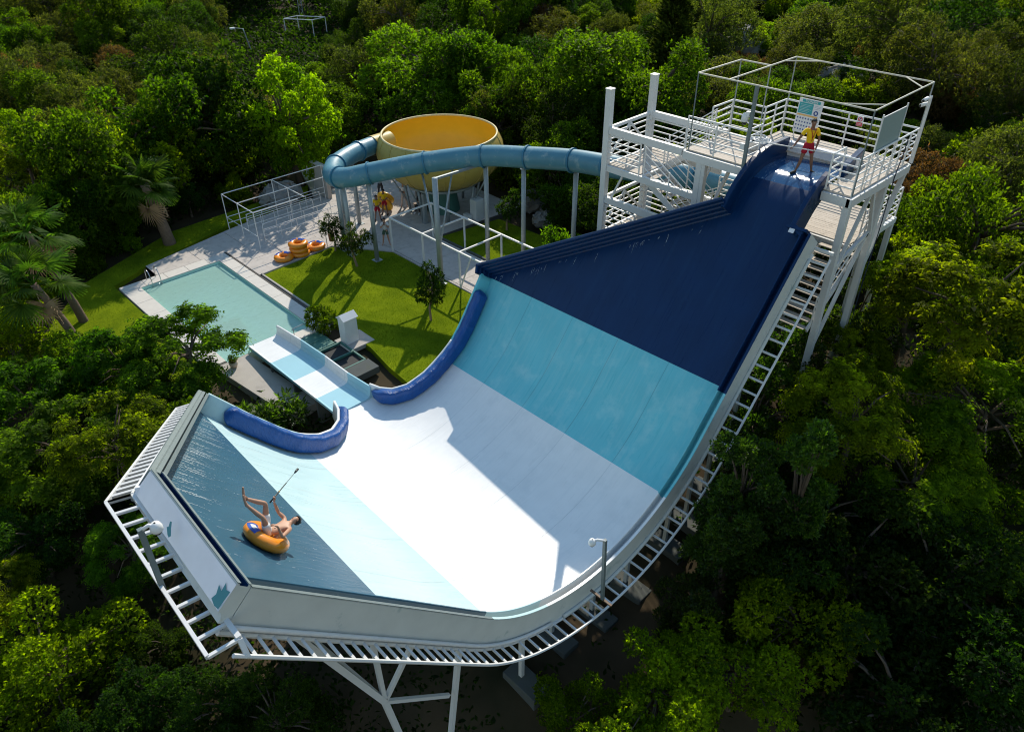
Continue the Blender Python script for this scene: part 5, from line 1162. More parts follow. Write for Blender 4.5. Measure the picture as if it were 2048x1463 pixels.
def crown_umbel(seed, R, zs, nc, nf, m, fl=.8, ll=.17, lw=.065, pairs=7, droop=.5):
    """clumps of arching pinnate fronds, each clump an umbrella of its own"""
    r = np.random.default_rng(seed); B = blob_layout(r, 14, R, zs, (.26, .4)); u = rand_unit(r, nc); u[:, 2] = u[:, 2] * .75 + .3; u /= np.linalg.norm(u, axis=1, keepdims=True)
    c = u * R * (.55 + .45 * r.random(nc) ** .5)[:, None]; c[:, 2] *= zs; k = np.repeat(np.arange(nc), nf); n = len(k); tn = np.clip(r.random(nc)[k] * .55 + .45 * r.random(n), 0, 1)
    a = r.random(n) * 2 * math.pi; e = r.uniform(-.1, 1.05, n); d = np.stack([np.cos(a) * np.cos(e), np.sin(a) * np.cos(e), np.sin(e)], 1) + u[k] * .45; d /= np.linalg.norm(d, axis=1, keepdims=True)
    P = c[k] + r.normal(size=(n, 3)) * .10; upv = np.tile([0, 0, 1.], (n, 1)); s = np.cross(d, upv); s /= np.linalg.norm(s, axis=1, keepdims=True) + 1e-9; F = fl * (.7 + .6 * r.random(n)); vs, ts = [], []
    for i in range(pairs):
        t = (i + .8) / pairs; q = P + d * (F * t)[:, None] - upv * (droop * F * t * t)[:, None]; tg = d - upv * (2 * droop * t); sz = ll * (1 - .5 * abs(t - .4)) * (.8 + .4 * r.random(n))
        for sg in (-1, 1):
            vs.append(leaf_quads(q, s * sg + tg * .5 - upv * .3 + rand_unit(r, n) * .3, upv * .45 + d * .5 + rand_unit(r, n) * .75, sz, sz * lw / ll, .15)); ts.append(np.clip(tn + r.normal(size=n) * .1, 0, 1))
    return leaf_mesh('crown', np.concatenate(vs), np.concatenate(ts), m), B
def crown_conic(seed, R, H, n, L, m):
    r = np.random.default_rng(seed); t = r.random(n) ** .8; a = r.random(n) * 2 * math.pi; k = np.floor(t * 11 + a * .6)
    rr = R * (1 - t) ** .8 * (.55 + .5 * r.random(n)) * (.8 + .35 * np.sin(k * 2.4 + a * 3))
    P = np.stack([rr * np.cos(a), rr * np.sin(a), t * H], 1); u = np.stack([np.cos(a), np.sin(a), .35 + 0 * a], 1)
    vs, ts = [], []
    for q in range(4):
        d = u + rand_unit(r, n) * .6; d[:, 2] += .5; l = L * (.6 + .8 * r.random(n))
        vs.append(leaf_quads(P, d, u + rand_unit(r, n) * .6, l, l * .28)); ts.append(r.random(n))
    return leaf_mesh('crown', np.concatenate(vs), np.concatenate(ts), m), [(np.array([0, 0, H * .4]), R * .5)]
def trunk_mesh(seed, B, H, r0, m, lean=.25):
    """tapered trunk from z=-H to the crown with limbs into the clumps"""
    r = np.random.default_rng(seed + 99); mb = MB(); k = r.normal(size=4) * lean
    top = Vector((k[0], k[1], .1)); base = Vector((0, 0, -H))
    pts = [base, base.lerp(top, .35) + Vector((k[2] * .4, k[3] * .4, 0)), base.lerp(top, .7) + Vector((k[0] * .2, k[3] * .2, 0)), top]
    mb.tube([base - Vector((0, 0, .5))] + pts, [r0 * 1.35, r0 * 1.2, r0 * .9, r0 * .75, r0 * .5], 8)
    for c, rad in B[1:]:
        c = Vector(c); s = pts[2].lerp(top, r.random()); mb.tube([s, s.lerp(c, .5) + Vector((0, 0, .12 * (c - s).length)), c], [r0 * .45, r0 * .28, r0 * .1], 5)
    me = bpy.data.meshes.new('trunk'); me.from_pydata(mb.v, [], mb.f); me.materials.append(M[m]); me.polygons.foreach_set('use_smooth', [True] * len(me.polygons)); me.update()
    return me
PROTO = {}
def proto(kind, *variants): PROTO[kind] = variants
def _mk(kind, seeds, fn, H, r0, bark='bark'):
    out = []
    for s in seeds:
        me, B = fn(s); out.append((me, trunk_mesh(s, B, H, r0, bark), H))
    PROTO[kind] = out
_mk('mid', (1, 2, 3), lambda s: crown_leafy(s, 3.0, .80, 24, 4600, .18, .52, 'leaf_mid', (.17, .34)), 3.0, .20)
_mk('dark', (4, 5), lambda s: crown_leafy(s, 3.0, .72, 24, 4600, .17, .5, 'leaf_dark', (.18, .33)), 2.8, .22)
_mk('olive', (6, 7, 8), lambda s: crown_leafy(s, 2.6, .85, 22, 3900, .17, .36, 'leaf_olive', (.22, .36), spread=1.0), 2.4, .18)
_mk('bright', (9, 10), lambda s: crown_leafy(s, 2.2, .62, 18, 3000, .18, .55, 'leaf_bright', (.28, .42)), 1.3, .10)
_mk('feather', (11, 12, 13), lambda s: crown_umbel(s, 2.3, .72, 34, 44, 'leaf_feather', .72, .17, .085, 7, .55), 4.2, .15)
_mk('fern', (21, 22), lambda s: crown_umbel(s, 2.3, .76, 40, 40, 'leaf_fern', .62, .18, .095, 6, .5), 3.0, .15)
_mk('glossy', (14, 15, 16), lambda s: crown_leafy(s, 1.9, 1.35, 18, 2900, .15, .5, 'leaf_glossy', (.20, .34), 4, -.25, .7), 2.6, .12)
_mk('tall', (41, 42, 43), lambda s: crown_leafy(s, 1.35, 2.9, 34, 4200, .145, .5, 'leaf_glossy', (.20, .36), 4, -.3, .7), 5.6, .14)
_mk('dry', (17, 18), lambda s: crown_leafy(s, 1.9, .75, 14, 2000, .17, .3, 'leaf_dry', (.26, .4), spread=1.1), 1.2, .09)
_mk('conic', (19,), lambda s: crown_conic(s, 2.2, 8.5, 3800, .42, 'leaf_olive'), 1.0, .16)
_mk('big', (20,), lambda s: crown_leafy(s, 3.3, 1.05, 40, 6200, .21, .62, 'leaf_lime', (.15, .25), 4, .25, .75), 4.2, .27)
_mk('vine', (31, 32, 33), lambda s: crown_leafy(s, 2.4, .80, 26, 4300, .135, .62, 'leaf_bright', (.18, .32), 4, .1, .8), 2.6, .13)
_mk('shade', (34, 35), lambda s: crown_leafy(s, 2.4, .80, 26, 3900, .14, .55, 'leaf_dark', (.16, .30), 4, .1, .8), 2.6, .15)  # dark leaves: the deep shade of these trees is put into their colour
_mk('lawn_tree', (23, 24), lambda s: crown_leafy(s, 1.0, 1.0, 12, 700, .15, .42, 'leaf_dark', (.26, .42)), 1.9, .085, 'pale_bark')
_mk('bush', (25, 26), lambda s: crown_leafy(s, 1.0, .9, 12, 800, .16, .42, 'leaf_mid', (.28, .42)), .7, .05)
_mk('shrub', (27, 28), lambda s: crown_leafy(s, 1.0, .85, 12, 620, .26, .26, 'leaf_glossy', (.28, .42), 4, -.1), .7, .05)
_used = {}
def plant(kind, x, y, scale, yaw, label, group=None, z=None, cat='tree', name=None, var=None):
    V_ = PROTO[kind]; i = (var if var is not None else _used.get(kind, 0)) % len(V_); _used[kind] = _used.get(kind, 0) + 1
    cm, tm, H = V_[i]; zg = float(ground_z(x, y)) if z is None else z
    r = thing(name or 'tree', label, cat, (x, y, zg), group); r['_proto'] = 1; r.rotation_euler = (0, 0, yaw); sc = scale if isinstance(scale, tuple) else (scale, scale, scale); r.scale = sc
    for nm, me in (('trunk', tm), ('crown', cm)):
        o = bpy.data.objects.new(nm, me); C.objects.link(o); o.parent = r; o.location = (0, 0, H - .05)
    del r['_proto']
    return r
# hand-placed plants
plant('big', 25.3, 48.2, (.92, .92, 1.08), .4, 'tall bright green tree standing alone behind the white pipe frame', z=-.1)
plant('lawn_tree', 20.8, 34.6, (.78, .78, .95), .3, 'small round-headed tree on the lawn between the pillars', z=-.02, var=0)
plant('lawn_tree', 20.08, 26.9, (.74, .74, 1.12), 2.1, 'small dense tree on the lawn nearest the slide', z=-.02, var=1)
plant('lawn_tree', 21.0, 37.2, (.6, .6, .85), 4.0, 'thin sparse tree at the lawn corner above the litter bin', z=-.02, var=0)
plant('lawn_tree', 30.4, 32.0, (.8, .8, .95), 1.0, 'slender tree beside the white pedestal', z=0, var=1)
plant('bush', 15.55, 29.9, (.75, .75, .85), .5, 'leafy shrub beside the pump box', z=0, cat='shrub', name='shrub')
plant('bush', 29.4, 26.2, (1.2, 1.2, 1.5), 1.5, 'rounded shrub behind the top edge of the drop', z=.2, cat='shrub', name='shrub')
plant('shrub', 9.9, 25.2, (1.25, 1.25, 1.15), .8, 'glossy long-leaved shrub in front of the concrete slab', z=-.6, cat='shrub', name='shrub')
plant('bush', 10.75, 30.1, (.22, .22, .25), 0, 'tiny plant growing in the clay pot', z=.25, cat='plant', name='potted_plant')
# fan palms
def fan_mesh(seed):
    r = np.random.default_rng(seed); mb = MB(); n = 26
    mb.tube([(0, 0, 0), (.55, 0, .12), (1.05, 0, .1)], [.03, .022, .018], 5)
    vs, fs = [], []
    for i in range(n):
        a = (i / (n - 1) - .5) * math.radians(230); L = 1.05 * (1 - .25 * (abs(i / (n - 1) - .5) * 2) ** 2) * r.uniform(.9, 1.08); w = .040
        dx, dy = math.cos(a), math.sin(a); sx, sy = -dy, dx; z0 = .1; k = len(vs)
        for t, ww in ((0, .01), (.45, w), (.75, w * .7), (1.0, .006)):
            dr = -.02 - .16 * t - (.42 * max(0, t - .6) ** 1.3 + .1 * r.random() * t)
            for sg in (-1, 1): vs.append((1.05 + dx * L * t + sx * ww * sg, dy * L * t + sy * ww * sg, z0 + dr + (.025 if sg > 0 else 0)))
        fs += [(k + 2 * j, k + 2 * j + 1, k + 2 * j + 3, k + 2 * j + 2) for j in range(3)]
    mb.add(vs, fs); me = bpy.data.meshes.new('frond'); me.from_pydata(mb.v, [], mb.f); me.materials.append(M['leaf_palm']); me.update()
    at = me.attributes.new('tint', 'FLOAT', 'POINT'); at.data.foreach_set('value', r.random(len(me.vertices)).astype(np.float32))
    return me
FAN = [fan_mesh(k) for k in range(5)]
FAND = [m_.copy() for m_ in FAN[:2]]
for m_ in FAND: m_.materials.clear(); m_.materials.append(M['dry_frond'])
def palm(x, y, z, H, r0, label, nf, sc, seed, top=(0, 0)):
    r = np.random.default_rng(seed); p = thing('fan_palm', label, 'palm', (x, y, z)); T = Vector((x + top[0], y + top[1], z + H))
    n = 9; pts = [Vector((x + top[0] * (k / n) ** 1.4, y + top[1] * (k / n) ** 1.4, z - .3 + (H + .3) * k / n)) for k in range(n + 1)]
    MB().tube(pts, [r0 * (1.35 - .5 * k / n) * (1 + .05 * (k % 2)) for k in range(n + 1)], 12).build('trunk', 'palm_bark', p, True)
    off = -p.location
    for k in range(nf):
        e = math.radians(82 - 118 * (k / nf) ** .8 + r.normal() * 6); a = k * 2.39996 + r.normal() * .15
        dry = k > nf * .88; o = bpy.data.objects.new('frond', (FAND[k % 2] if dry else FAN[k % 5])); C.objects.link(o); o.parent = p
        if dry: e = math.radians(-62 + r.normal() * 8)
        s_ = sc * r.uniform(.85, 1.12) * (.8 if k < 4 else 1)
        o.matrix_basis = Matrix.Translation(T + Vector((0, 0, .1 - .25 * k / nf)) + off) @ Matrix.Rotation(a, 4, 'Z') @ Matrix.Rotation(-e, 4, 'Y') @ Matrix.Rotation(r.normal() * .35, 4, 'X') @ Matrix.Diagonal((s_, s_, s_, 1))
    return p
palm(14.3, 45.3, -.1, 3.9, .28, 'stout fan palm in the shade above the pool', 22, 1.12, 1, (-.4, .3))
palm(6.2, 36.0, -.4, 4.3, .17, 'front fan palm with drooping leaves and a bare trunk left of the pool', 17, 1.1, 2, (-.9, .9))
palm(7.2, 39.5, -.3, 5.2, .17, 'rear fan palm towering behind the front palm left of the pool', 17, 1.1, 3, (-.8, .9))
# woods: kind, x, y, scale, turn
WOODS = []
WOODS = [
('dark', 26.7, 71.47, 1.25, 0.46, 'dark evergreen tree in the woods left of the tall bright tree, fourth from left'),
('bright', 31.53, 76.88, 1, 1.53, 'bright green bushy shrub in the woods left of the tall bright tree, fifth from left'),
('mid', 37.32, 48.26, 1.5, 2.82, 'mid green broadleaf tree in the woods behind the yellow bowl, leftmost'),
('mid', 38.94, 44.63, 1.25, 3.8, 'mid green broadleaf tree in the woods behind the yellow bowl, third from left'),
('olive', 36.6, 56.37, 1.1, 4.64, 'grey-green olive-like tree in the woods behind the yellow bowl, second from left'),
('olive', 49.84, 68.02, 1.2, 4.05, 'grey-green olive-like tree in the woods behind the yellow bowl, fourth from left'),
('conic', 53.35, 36.97, 1.1, 1.28, 'pale conical tree in the woods behind the stair tower'),
('bright', 40.26, 38.99, 1.3, 2.21, 'bright green bushy shrub in the woods between bowl and stair tower, leftmost'),
('mid', 42.05, 35.21, 1.5, 5.43, 'mid green broadleaf tree in the woods between bowl and stair tower, rightmost'),
('bright', 66.82, 40.44, 1.1, 4.39, 'bright green bushy shrub in the woods behind the start platform, leftmost'),
('mid', 42.65, 30.79, 1.2, 2.88, 'mid green broadleaf tree in the woods behind the stair tower, rightmost'),
('fern', 8.52, 29.4, 0.95, 4.62, 'green pinnate-leaved tree in the thicket left of the runout chute, fifth from left'),
('fern', 6.45, 31.25, 0.8, 6.03, 'green pinnate-leaved tree in the thicket left of the runout chute, third from left'),
('fern', 6.94, 28.36, 0.8, 4.79, 'green pinnate-leaved tree in the thicket left of the runout chute, fourth from left'),
('fern', 12.2, 34.82, 0.5, 5.3, 'green pinnate-leaved tree in the thicket left of the runout chute, rightmost'),
('feather', 27.16, 5, 1.15, 1.44, 'yellow-green feathery tree on the slope below the start tower, rightmost'),
('feather', 21.51, 6.1, 0.85, 5.91, 'yellow-green feathery tree along the shaded right side of the slide, second from left'),
('feather', 24.97, 3.48, 1, 2.89, 'yellow-green feathery tree along the shaded right side of the slide, fourth from left'),
('feather', 22.18, 3.9, 0.8, 3.2, 'yellow-green feathery tree along the shaded right side of the slide, third from left'),
('feather', 27.44, 6.93, 0.9, 4.17, 'yellow-green feathery tree on the slope below the start tower, third from left'),
('feather', 25.31, 8.13, 0.55, 0.05, 'yellow-green feathery tree along the shaded right side of the slide, leftmost'),
('glossy', 24.27, 10.28, 0.95, 2.13, 'upright glossy-leaved tree on the slope below the start tower, second from left'),
('glossy', 20.79, 9.02, 0.85, 6.04, 'upright glossy-leaved tree along the shaded right side of the slide, second from left'),
('glossy', 23.26, 8.18, 0.8, 6.28, 'upright glossy-leaved tree along the shaded right side of the slide, third from left'),
('glossy', 19.45, 8.16, 0.7, 3.79, 'upright glossy-leaved tree along the shaded right side of the slide, leftmost'),
('glossy', 27.3, 8.66, 0.9, 4.81, 'upright glossy-leaved tree on the slope below the start tower, third from left'),
('vine', 13.75, 4.75, 0.8, 5.88, 'bright small-leaved bushy tree below the near edge of the slide, third from left'),
('vine', 11.51, 6.03, 0.75, 4.98, 'bright small-leaved bushy tree below the near edge of the slide, second from left'),
('vine', 9.58, 7.38, 0.5, 2.54, 'bright small-leaved bushy tree below the near edge of the slide, leftmost'),
('glossy', 14.38, 6.56, 0.6, 2.16, 'upright glossy-leaved tree below the near edge of the slide, leftmost'),
('vine', 16.26, 4.12, 0.8, 5.54, 'bright small-leaved bushy tree below the near edge of the slide, rightmost'),
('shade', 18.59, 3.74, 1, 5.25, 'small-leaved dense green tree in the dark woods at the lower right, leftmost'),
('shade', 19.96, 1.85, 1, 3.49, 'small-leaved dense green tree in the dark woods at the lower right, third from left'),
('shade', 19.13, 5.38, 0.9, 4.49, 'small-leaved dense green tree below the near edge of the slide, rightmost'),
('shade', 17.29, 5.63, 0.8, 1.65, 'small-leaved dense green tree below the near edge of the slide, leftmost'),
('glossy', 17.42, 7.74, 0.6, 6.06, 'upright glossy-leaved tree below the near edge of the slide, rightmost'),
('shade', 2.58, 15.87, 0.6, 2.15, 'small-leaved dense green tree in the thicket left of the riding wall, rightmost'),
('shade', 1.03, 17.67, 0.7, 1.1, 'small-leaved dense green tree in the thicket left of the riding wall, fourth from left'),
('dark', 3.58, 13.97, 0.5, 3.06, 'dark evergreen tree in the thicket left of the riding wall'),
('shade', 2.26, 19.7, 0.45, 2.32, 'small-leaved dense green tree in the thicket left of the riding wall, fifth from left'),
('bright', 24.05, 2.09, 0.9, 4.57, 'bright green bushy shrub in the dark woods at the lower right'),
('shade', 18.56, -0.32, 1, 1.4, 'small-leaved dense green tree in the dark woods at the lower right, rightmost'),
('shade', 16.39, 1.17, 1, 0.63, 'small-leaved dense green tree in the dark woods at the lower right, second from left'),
('fern', 2.79, 28.62, 1, 5.23, 'green pinnate-leaved tree in the thicket left of the riding wall, leftmost'),
('bright', 1.07, 28.81, 0.9, 6.05, 'bright green bushy shrub in the thicket left of the riding wall'),
('feather', 4.23, 25.97, 0.85, 2.81, 'yellow-green feathery tree in the thicket left of the riding wall, rightmost'),
('fern', 2.9, 33.02, 0.9, 6.19, 'green pinnate-leaved tree in the thicket left of the runout chute, second from left'),
('mid', 5.97, 26.4, 0.7, 3.09, 'mid green broadleaf tree in the thicket left of the riding wall'),
('fern', 2.82, 23.25, 0.6, 4.57, 'green pinnate-leaved tree in the thicket left of the riding wall, rightmost'),
('vine', -0.69, 20.52, 0.9, 1.98, 'bright small-leaved bushy tree in the thicket left of the riding wall, leftmost'),
('mid', 5.35, 33.06, 0.7, 3.59, 'mid green broadleaf tree in the thicket left of the runout chute'),
('bright', 7.85, 49.54, 0.9, 0.04, 'bright green bushy shrub beside the palms left of the pool, leftmost'),
('mid', 11.41, 48.15, 1, 2.76, 'mid green broadleaf tree beside the palms left of the pool, fourth from left'),
('olive', 13.13, 57.39, 1.1, 1.9, 'grey-green olive-like tree in the woods at the far left, tenth from left'),
('dry', 18.37, 61.29, 1.3, 0.08, 'brownish dry shrub in the woods left of the tall bright tree, fifth from left'),
('olive', 27.41, 65.45, 1, 0.79, 'grey-green olive-like tree in the woods left of the tall bright tree, rightmost'),
('dry', 24.03, 58.89, 1.2, 3.43, 'brownish dry shrub in the woods left of the tall bright tree, eleventh from left'),
('bright', 21.7, 53.54, 1.1, 2.76, 'bright green bushy shrub in the woods left of the tall bright tree, sixth from left'),
('bright', 20.21, 56.98, 1, 2.82, 'bright green bushy shrub in the woods left of the tall bright tree, fourth from left'),
('mid', 15.29, 52.15, 0.9, 1.48, 'mid green broadleaf tree beside the palms left of the pool, rightmost'),
('bright', 26.21, 59.27, 0.9, 2.89, 'bright green bushy shrub in the woods left of the tall bright tree, rightmost'),
('bright', 35.93, 37.95, 0.9, 6.06, 'bright green bushy shrub in the woods behind the yellow bowl, rightmost'),
('mid', 34.75, 32, 0.9, 1.55, 'mid green broadleaf tree behind the blue tube slide, leftmost'),
('bright', 40.35, 33.93, 1, 3.94, 'bright green bushy shrub in the woods between bowl and stair tower, third from left'),
('olive', 36.98, 39.54, 1.1, 3.53, 'grey-green olive-like tree in the woods behind the yellow bowl, rightmost'),
('olive', 54.57, 17.12, 1.3, 3.21, 'grey-green olive-like tree on the slope right of the start platform, leftmost'),
('olive', 63.18, 29.65, 1.2, 0.07, 'grey-green olive-like tree in the woods behind the start platform, ninth from left'),
('dry', 55.36, 16.31, 1.2, 2.05, 'brownish dry shrub on the slope right of the start platform, leftmost'),
('bright', 49.83, 11.11, 1.2, 5.54, 'bright green bushy shrub on the slope below the start tower, seventh from left'),
('mid', 35.85, 7.49, 1, 6.27, 'mid green broadleaf tree on the slope below the start tower, rightmost'),
('bright', 40.29, 10.41, 0.9, 1.73, 'bright green bushy shrub on the slope below the start tower, sixth from left'),
('olive', 59.98, 22.6, 1.3, 5.64, 'grey-green olive-like tree in the woods behind the start platform, twelfth from left'),
('bright', 34.34, 8.69, 0.9, 3.94, 'bright green bushy shrub on the slope below the start tower, fifth from left'),
('mid', 9.5, 47.5, 0.9, 1.26, 'mid green broadleaf tree beside the palms left of the pool, second from left'),
('mid', 11.8, 49.9, 1.25, 0.41, 'mid green broadleaf tree beside the palms left of the pool, third from left'),
('vine', 15, 51.2, 1.6, 2.6, 'bright small-leaved bushy tree in the woods left of the tall bright tree'),
('mid', 18.4, 52, 1.45, 1.76, 'mid green broadleaf tree in the woods left of the tall bright tree, sixth from left'),
('shade', 21.6, 52.6, 1.8, 1.13, 'small-leaved dense green tree in the woods left of the tall bright tree'),
('mid', 5.5, 46, 0.9, 1.52, 'mid green broadleaf tree beside the palms left of the pool, leftmost'),
('bright', 9.6, 45.9, 0.55, 1.04, 'bright green bushy shrub beside the palms left of the pool, second from left'),
('bright', 12.3, 47.4, 0.6, 4.34, 'bright green bushy shrub beside the palms left of the pool, third from left'),
('shade', 17.2, 48.6, 0.55, 3.81, 'small-leaved dense green tree beside the palms left of the pool'),
('bright', 20.6, 48.8, 0.6, 1.35, 'bright green bushy shrub beside the palms left of the pool, rightmost'),
('bright', 5.6, 42.8, 0.55, 2.99, 'bright green bushy shrub in the thicket left of the runout chute'),
('mid', 30.5, 50.5, 1, 2.97, 'mid green broadleaf tree in the woods behind the tall bright tree, second from left'),
('mid', 38.2, 40, 1, 1.68, 'mid green broadleaf tree in the woods behind the yellow bowl, fifth from left'),
('dark', 37.2, 34, 0.9, 3.37, 'dark evergreen tree in the woods between bowl and stair tower, third from left'),
('mid', 33.5, 29.5, 0.8, 1.37, 'mid green broadleaf tree behind the blue tube slide, second from left'),
('dark', 33, 24.5, 0.8, 0.01, 'dark evergreen tree behind the blue tube slide'),
('tall', 16.65, 7, 0.8, 4.73, 'tall upright glossy tree along the shaded right side of the slide'),
('tall', 15.61, 6.8, 0.68, 4.16, 'tall upright glossy tree below the near edge of the slide, leftmost'),
('tall', 17.54, 6, 0.75, 5.8, 'tall upright glossy tree below the near edge of the slide, rightmost'),
('dark', 45.11, 57.88, 1.08, 5.52, 'dark evergreen tree in the woods behind the yellow bowl, fifth from left'),
('mid', 49.63, 21.61, 0.81, 4.36, 'mid green broadleaf tree in the woods behind the start platform, fifth from left'),
('dark', 76.48, 55.62, 0.77, 4.64, 'dark evergreen tree in the woods behind the stair tower, seventh from left'),
('mid', 77.73, 36.6, 1.19, 3.18, 'mid green broadleaf tree in the woods behind the start platform, sixth from left'),
('dark', 77.25, 44.3, 0.87, 4.14, 'dark evergreen tree in the woods behind the start platform, leftmost'),
('olive', 57.99, 28.31, 0.73, 3.54, 'grey-green olive-like tree in the woods behind the start platform, seventh from left'),
('mid', 87.98, 26.03, 0.82, 2.67, 'mid green broadleaf tree on the slope right of the start platform, fourth from left'),
('dark', 66.95, 57.53, 1.21, 0.9, 'dark evergreen tree in the woods between bowl and stair tower, rightmost'),
('olive', 11.63, 72.84, 0.8, 3.62, 'grey-green olive-like tree in the woods at the far left, leftmost'),
('glossy', 22.15, -0.44, 0.85, 5.96, 'upright glossy-leaved tree in the dark woods at the lower right'),
('mid', 45.08, 23.72, 0.91, 0.12, 'mid green broadleaf tree in the woods behind the start platform, leftmost'),
('bright', 49.81, 33.8, 0.77, 3.53, 'bright green bushy shrub in the woods behind the stair tower, third from left'),
('dry', 42.86, 18.51, 0.69, 5.04, 'brownish dry shrub on the slope below the start tower, second from left'),
('mid', 77.15, 26.05, 0.76, 4.13, 'mid green broadleaf tree on the slope right of the start platform, second from left'),
('dark', 40.54, 26.63, 0.68, 5.47, 'dark evergreen tree in the woods behind the stair tower, tenth from left'),
('olive', 85.28, 21.4, 0.9, 0.12, 'grey-green olive-like tree on the slope right of the start platform, seventh from left'),
('mid', 68.45, 34.01, 0.96, 1.84, 'mid green broadleaf tree in the woods behind the start platform, third from left'),
('dry', 32.74, 107.02, 1.37, 4.31, 'brownish dry shrub in the woods left of the tall bright tree, leftmost'),
('olive', 57.32, 13.08, 0.8, 2.97, 'grey-green olive-like tree on the slope right of the start platform, fifth from left'),
('shade', -3.43, 20.81, 0.63, 1.89, 'small-leaved dense green tree in the thicket left of the riding wall, leftmost'),
('mid', 43.57, 100.37, 1.36, 1.63, 'mid green broadleaf tree in the woods left of the tall bright tree, seventh from left'),
('mid', 52.76, 57.9, 1.3, 0.17, 'mid green broadleaf tree in the woods behind the yellow bowl, fourth from left'),
('mid', 66.3, 52.81, 0.72, 5.08, 'mid green broadleaf tree in the woods behind the stair tower, second from left'),
('olive', 53.05, 29.89, 0.62, 3.57, 'grey-green olive-like tree in the woods behind the start platform, fifth from left'),
('olive', 16.96, 66.05, 1.08, 5.83, 'grey-green olive-like tree in the woods at the far left, eleventh from left'),
('olive', 21.58, 87.25, 1.01, 4.8, 'grey-green olive-like tree in the woods at the far left, seventh from left'),
('feather', 34.95, 16.66, 0.87, 1.27, 'yellow-green feathery tree on the slope below the start tower, second from left'),
('bright', 53.07, 10.77, 0.77, 2.43, 'bright green bushy shrub on the slope right of the start platform, rightmost'),
('olive', 61.43, 85.63, 1.07, 1.89, 'grey-green olive-like tree in the woods behind the yellow bowl, third from left'),
('bright', 66.61, 36.88, 0.75, 0.78, 'bright green bushy shrub in the woods behind the start platform, third from left'),
('dark', 42.63, 48.41, 0.7, 4.84, 'dark evergreen tree in the woods behind the yellow bowl, eleventh from left'),
('mid', 49.06, 38.7, 0.96, 2.06, 'mid green broadleaf tree in the woods behind the stair tower, leftmost'),
('olive', 79.39, 48.64, 0.87, 4.62, 'grey-green olive-like tree in the woods behind the start platform, fourth from left'),
('dark', 67.3, 20.95, 1.14, 3.65, 'dark evergreen tree on the slope right of the start platform, leftmost'),
('glossy', 34.45, 11.71, 0.79, 4, 'upright glossy-leaved tree on the slope below the start tower, fourth from left'),
('dark', 70.97, 65.8, 0.85, 2.16, 'dark evergreen tree in the woods between bowl and stair tower, second from left'),
('mid', 30.6, 95.29, 1.25, 5.67, 'mid green broadleaf tree in the woods left of the tall bright tree, second from left'),
('mid', 81.88, 26.68, 0.7, 4.86, 'mid green broadleaf tree on the slope right of the start platform, third from left'),
('olive', 15.44, 75.52, 1.2, 5.91, 'grey-green olive-like tree in the woods at the far left, fourth from left'),
('vine', 3.35, 38.92, 0.94, 2.46, 'bright small-leaved bushy tree in the thicket left of the runout chute'),
('dry', 39.37, 17.21, 0.89, 0.39, 'brownish dry shrub on the slope below the start tower, leftmost'),
('mid', 27.67, 90.08, 0.86, 4.28, 'mid green broadleaf tree in the woods left of the tall bright tree, leftmost'),
('dark', 43.61, 41.97, 0.99, 1.21, 'dark evergreen tree in the woods between bowl and stair tower, leftmost'),
('olive', 40.95, 55.35, 1.13, 3.84, 'grey-green olive-like tree in the woods behind the yellow bowl, fifth from left'),
('dry', 78.04, 29.88, 0.94, 2.46, 'brownish dry shrub in the woods behind the start platform, seventh from left'),
('mid', 33.57, 114.06, 0.94, 4.2, 'mid green broadleaf tree in the woods at the far left, seventh from left'),
('dark', 72.8, 58.85, 1.36, 1.56, 'dark evergreen tree in the woods behind the stair tower, third from left'),
('olive', 57.98, 75.59, 0.74, 5.08, 'grey-green olive-like tree in the woods behind the yellow bowl, sixth from left'),
('dark', 19.85, 74.81, 0.75, 2.44, 'dark evergreen tree in the woods at the far left, rightmost'),
('bright', 26.63, 75.58, 0.82, 4.02, 'bright green bushy shrub in the woods left of the tall bright tree, leftmost'),
('olive', 27.43, 106, 1.34, 1.38, 'grey-green olive-like tree in the woods at the far left, fifth from left'),
('mid', 21.55, 91.42, 0.82, 4.72, 'mid green broadleaf tree in the woods at the far left, fifth from left'),
('olive', 44.75, 8.99, 1.03, 1.44, 'grey-green olive-like tree on the slope below the start tower, leftmost'),
('glossy', 32.29, 3.84, 0.79, 4.09, 'upright glossy-leaved tree on the slope below the start tower, rightmost'),
('olive', 54.74, 25.53, 0.78, 0.18, 'grey-green olive-like tree in the woods behind the start platform, eighth from left'),
('olive', 24.94, 95.87, 1.1, 2.26, 'grey-green olive-like tree in the woods at the far left, eighth from left'),
('dark', 32.49, 55, 0.71, 3.13, 'dark evergreen tree in the woods behind the tall bright tree, third from left'),
('feather', -1.46, 24.25, 0.61, 6.27, 'yellow-green feathery tree in the thicket left of the riding wall, leftmost'),
('dark', 62.94, 69.55, 1.04, 5.52, 'dark evergreen tree in the woods behind the yellow bowl, fourteenth from left'),
('bright', 42.71, 15.12, 0.82, 0.43, 'bright green bushy shrub on the slope below the start tower, fourth from left'),
('mid', 71.55, 28.32, 1.15, 1.18, 'mid green broadleaf tree in the woods behind the start platform, rightmost'),
('shade', 0.51, 26.05, 0.73, 2.72, 'small-leaved dense green tree in the thicket left of the riding wall, second from left'),
('olive', 83.03, 23.73, 0.72, 4.46, 'grey-green olive-like tree on the slope right of the start platform, fourth from left'),
('mid', 20.69, 101.66, 1.1, 5.06, 'mid green broadleaf tree in the woods at the far left, second from left'),
('olive', 47.49, 17.42, 0.6, 1.81, 'grey-green olive-like tree in the woods behind the start platform, tenth from left'),
('olive', 47.38, 122.01, 1.48, 3.26, 'grey-green olive-like tree in the woods left of the tall bright tree, fifth from left'),
('shade', 31.88, 6.67, 0.64, 0.18, 'small-leaved dense green tree on the slope below the start tower, second from left'),
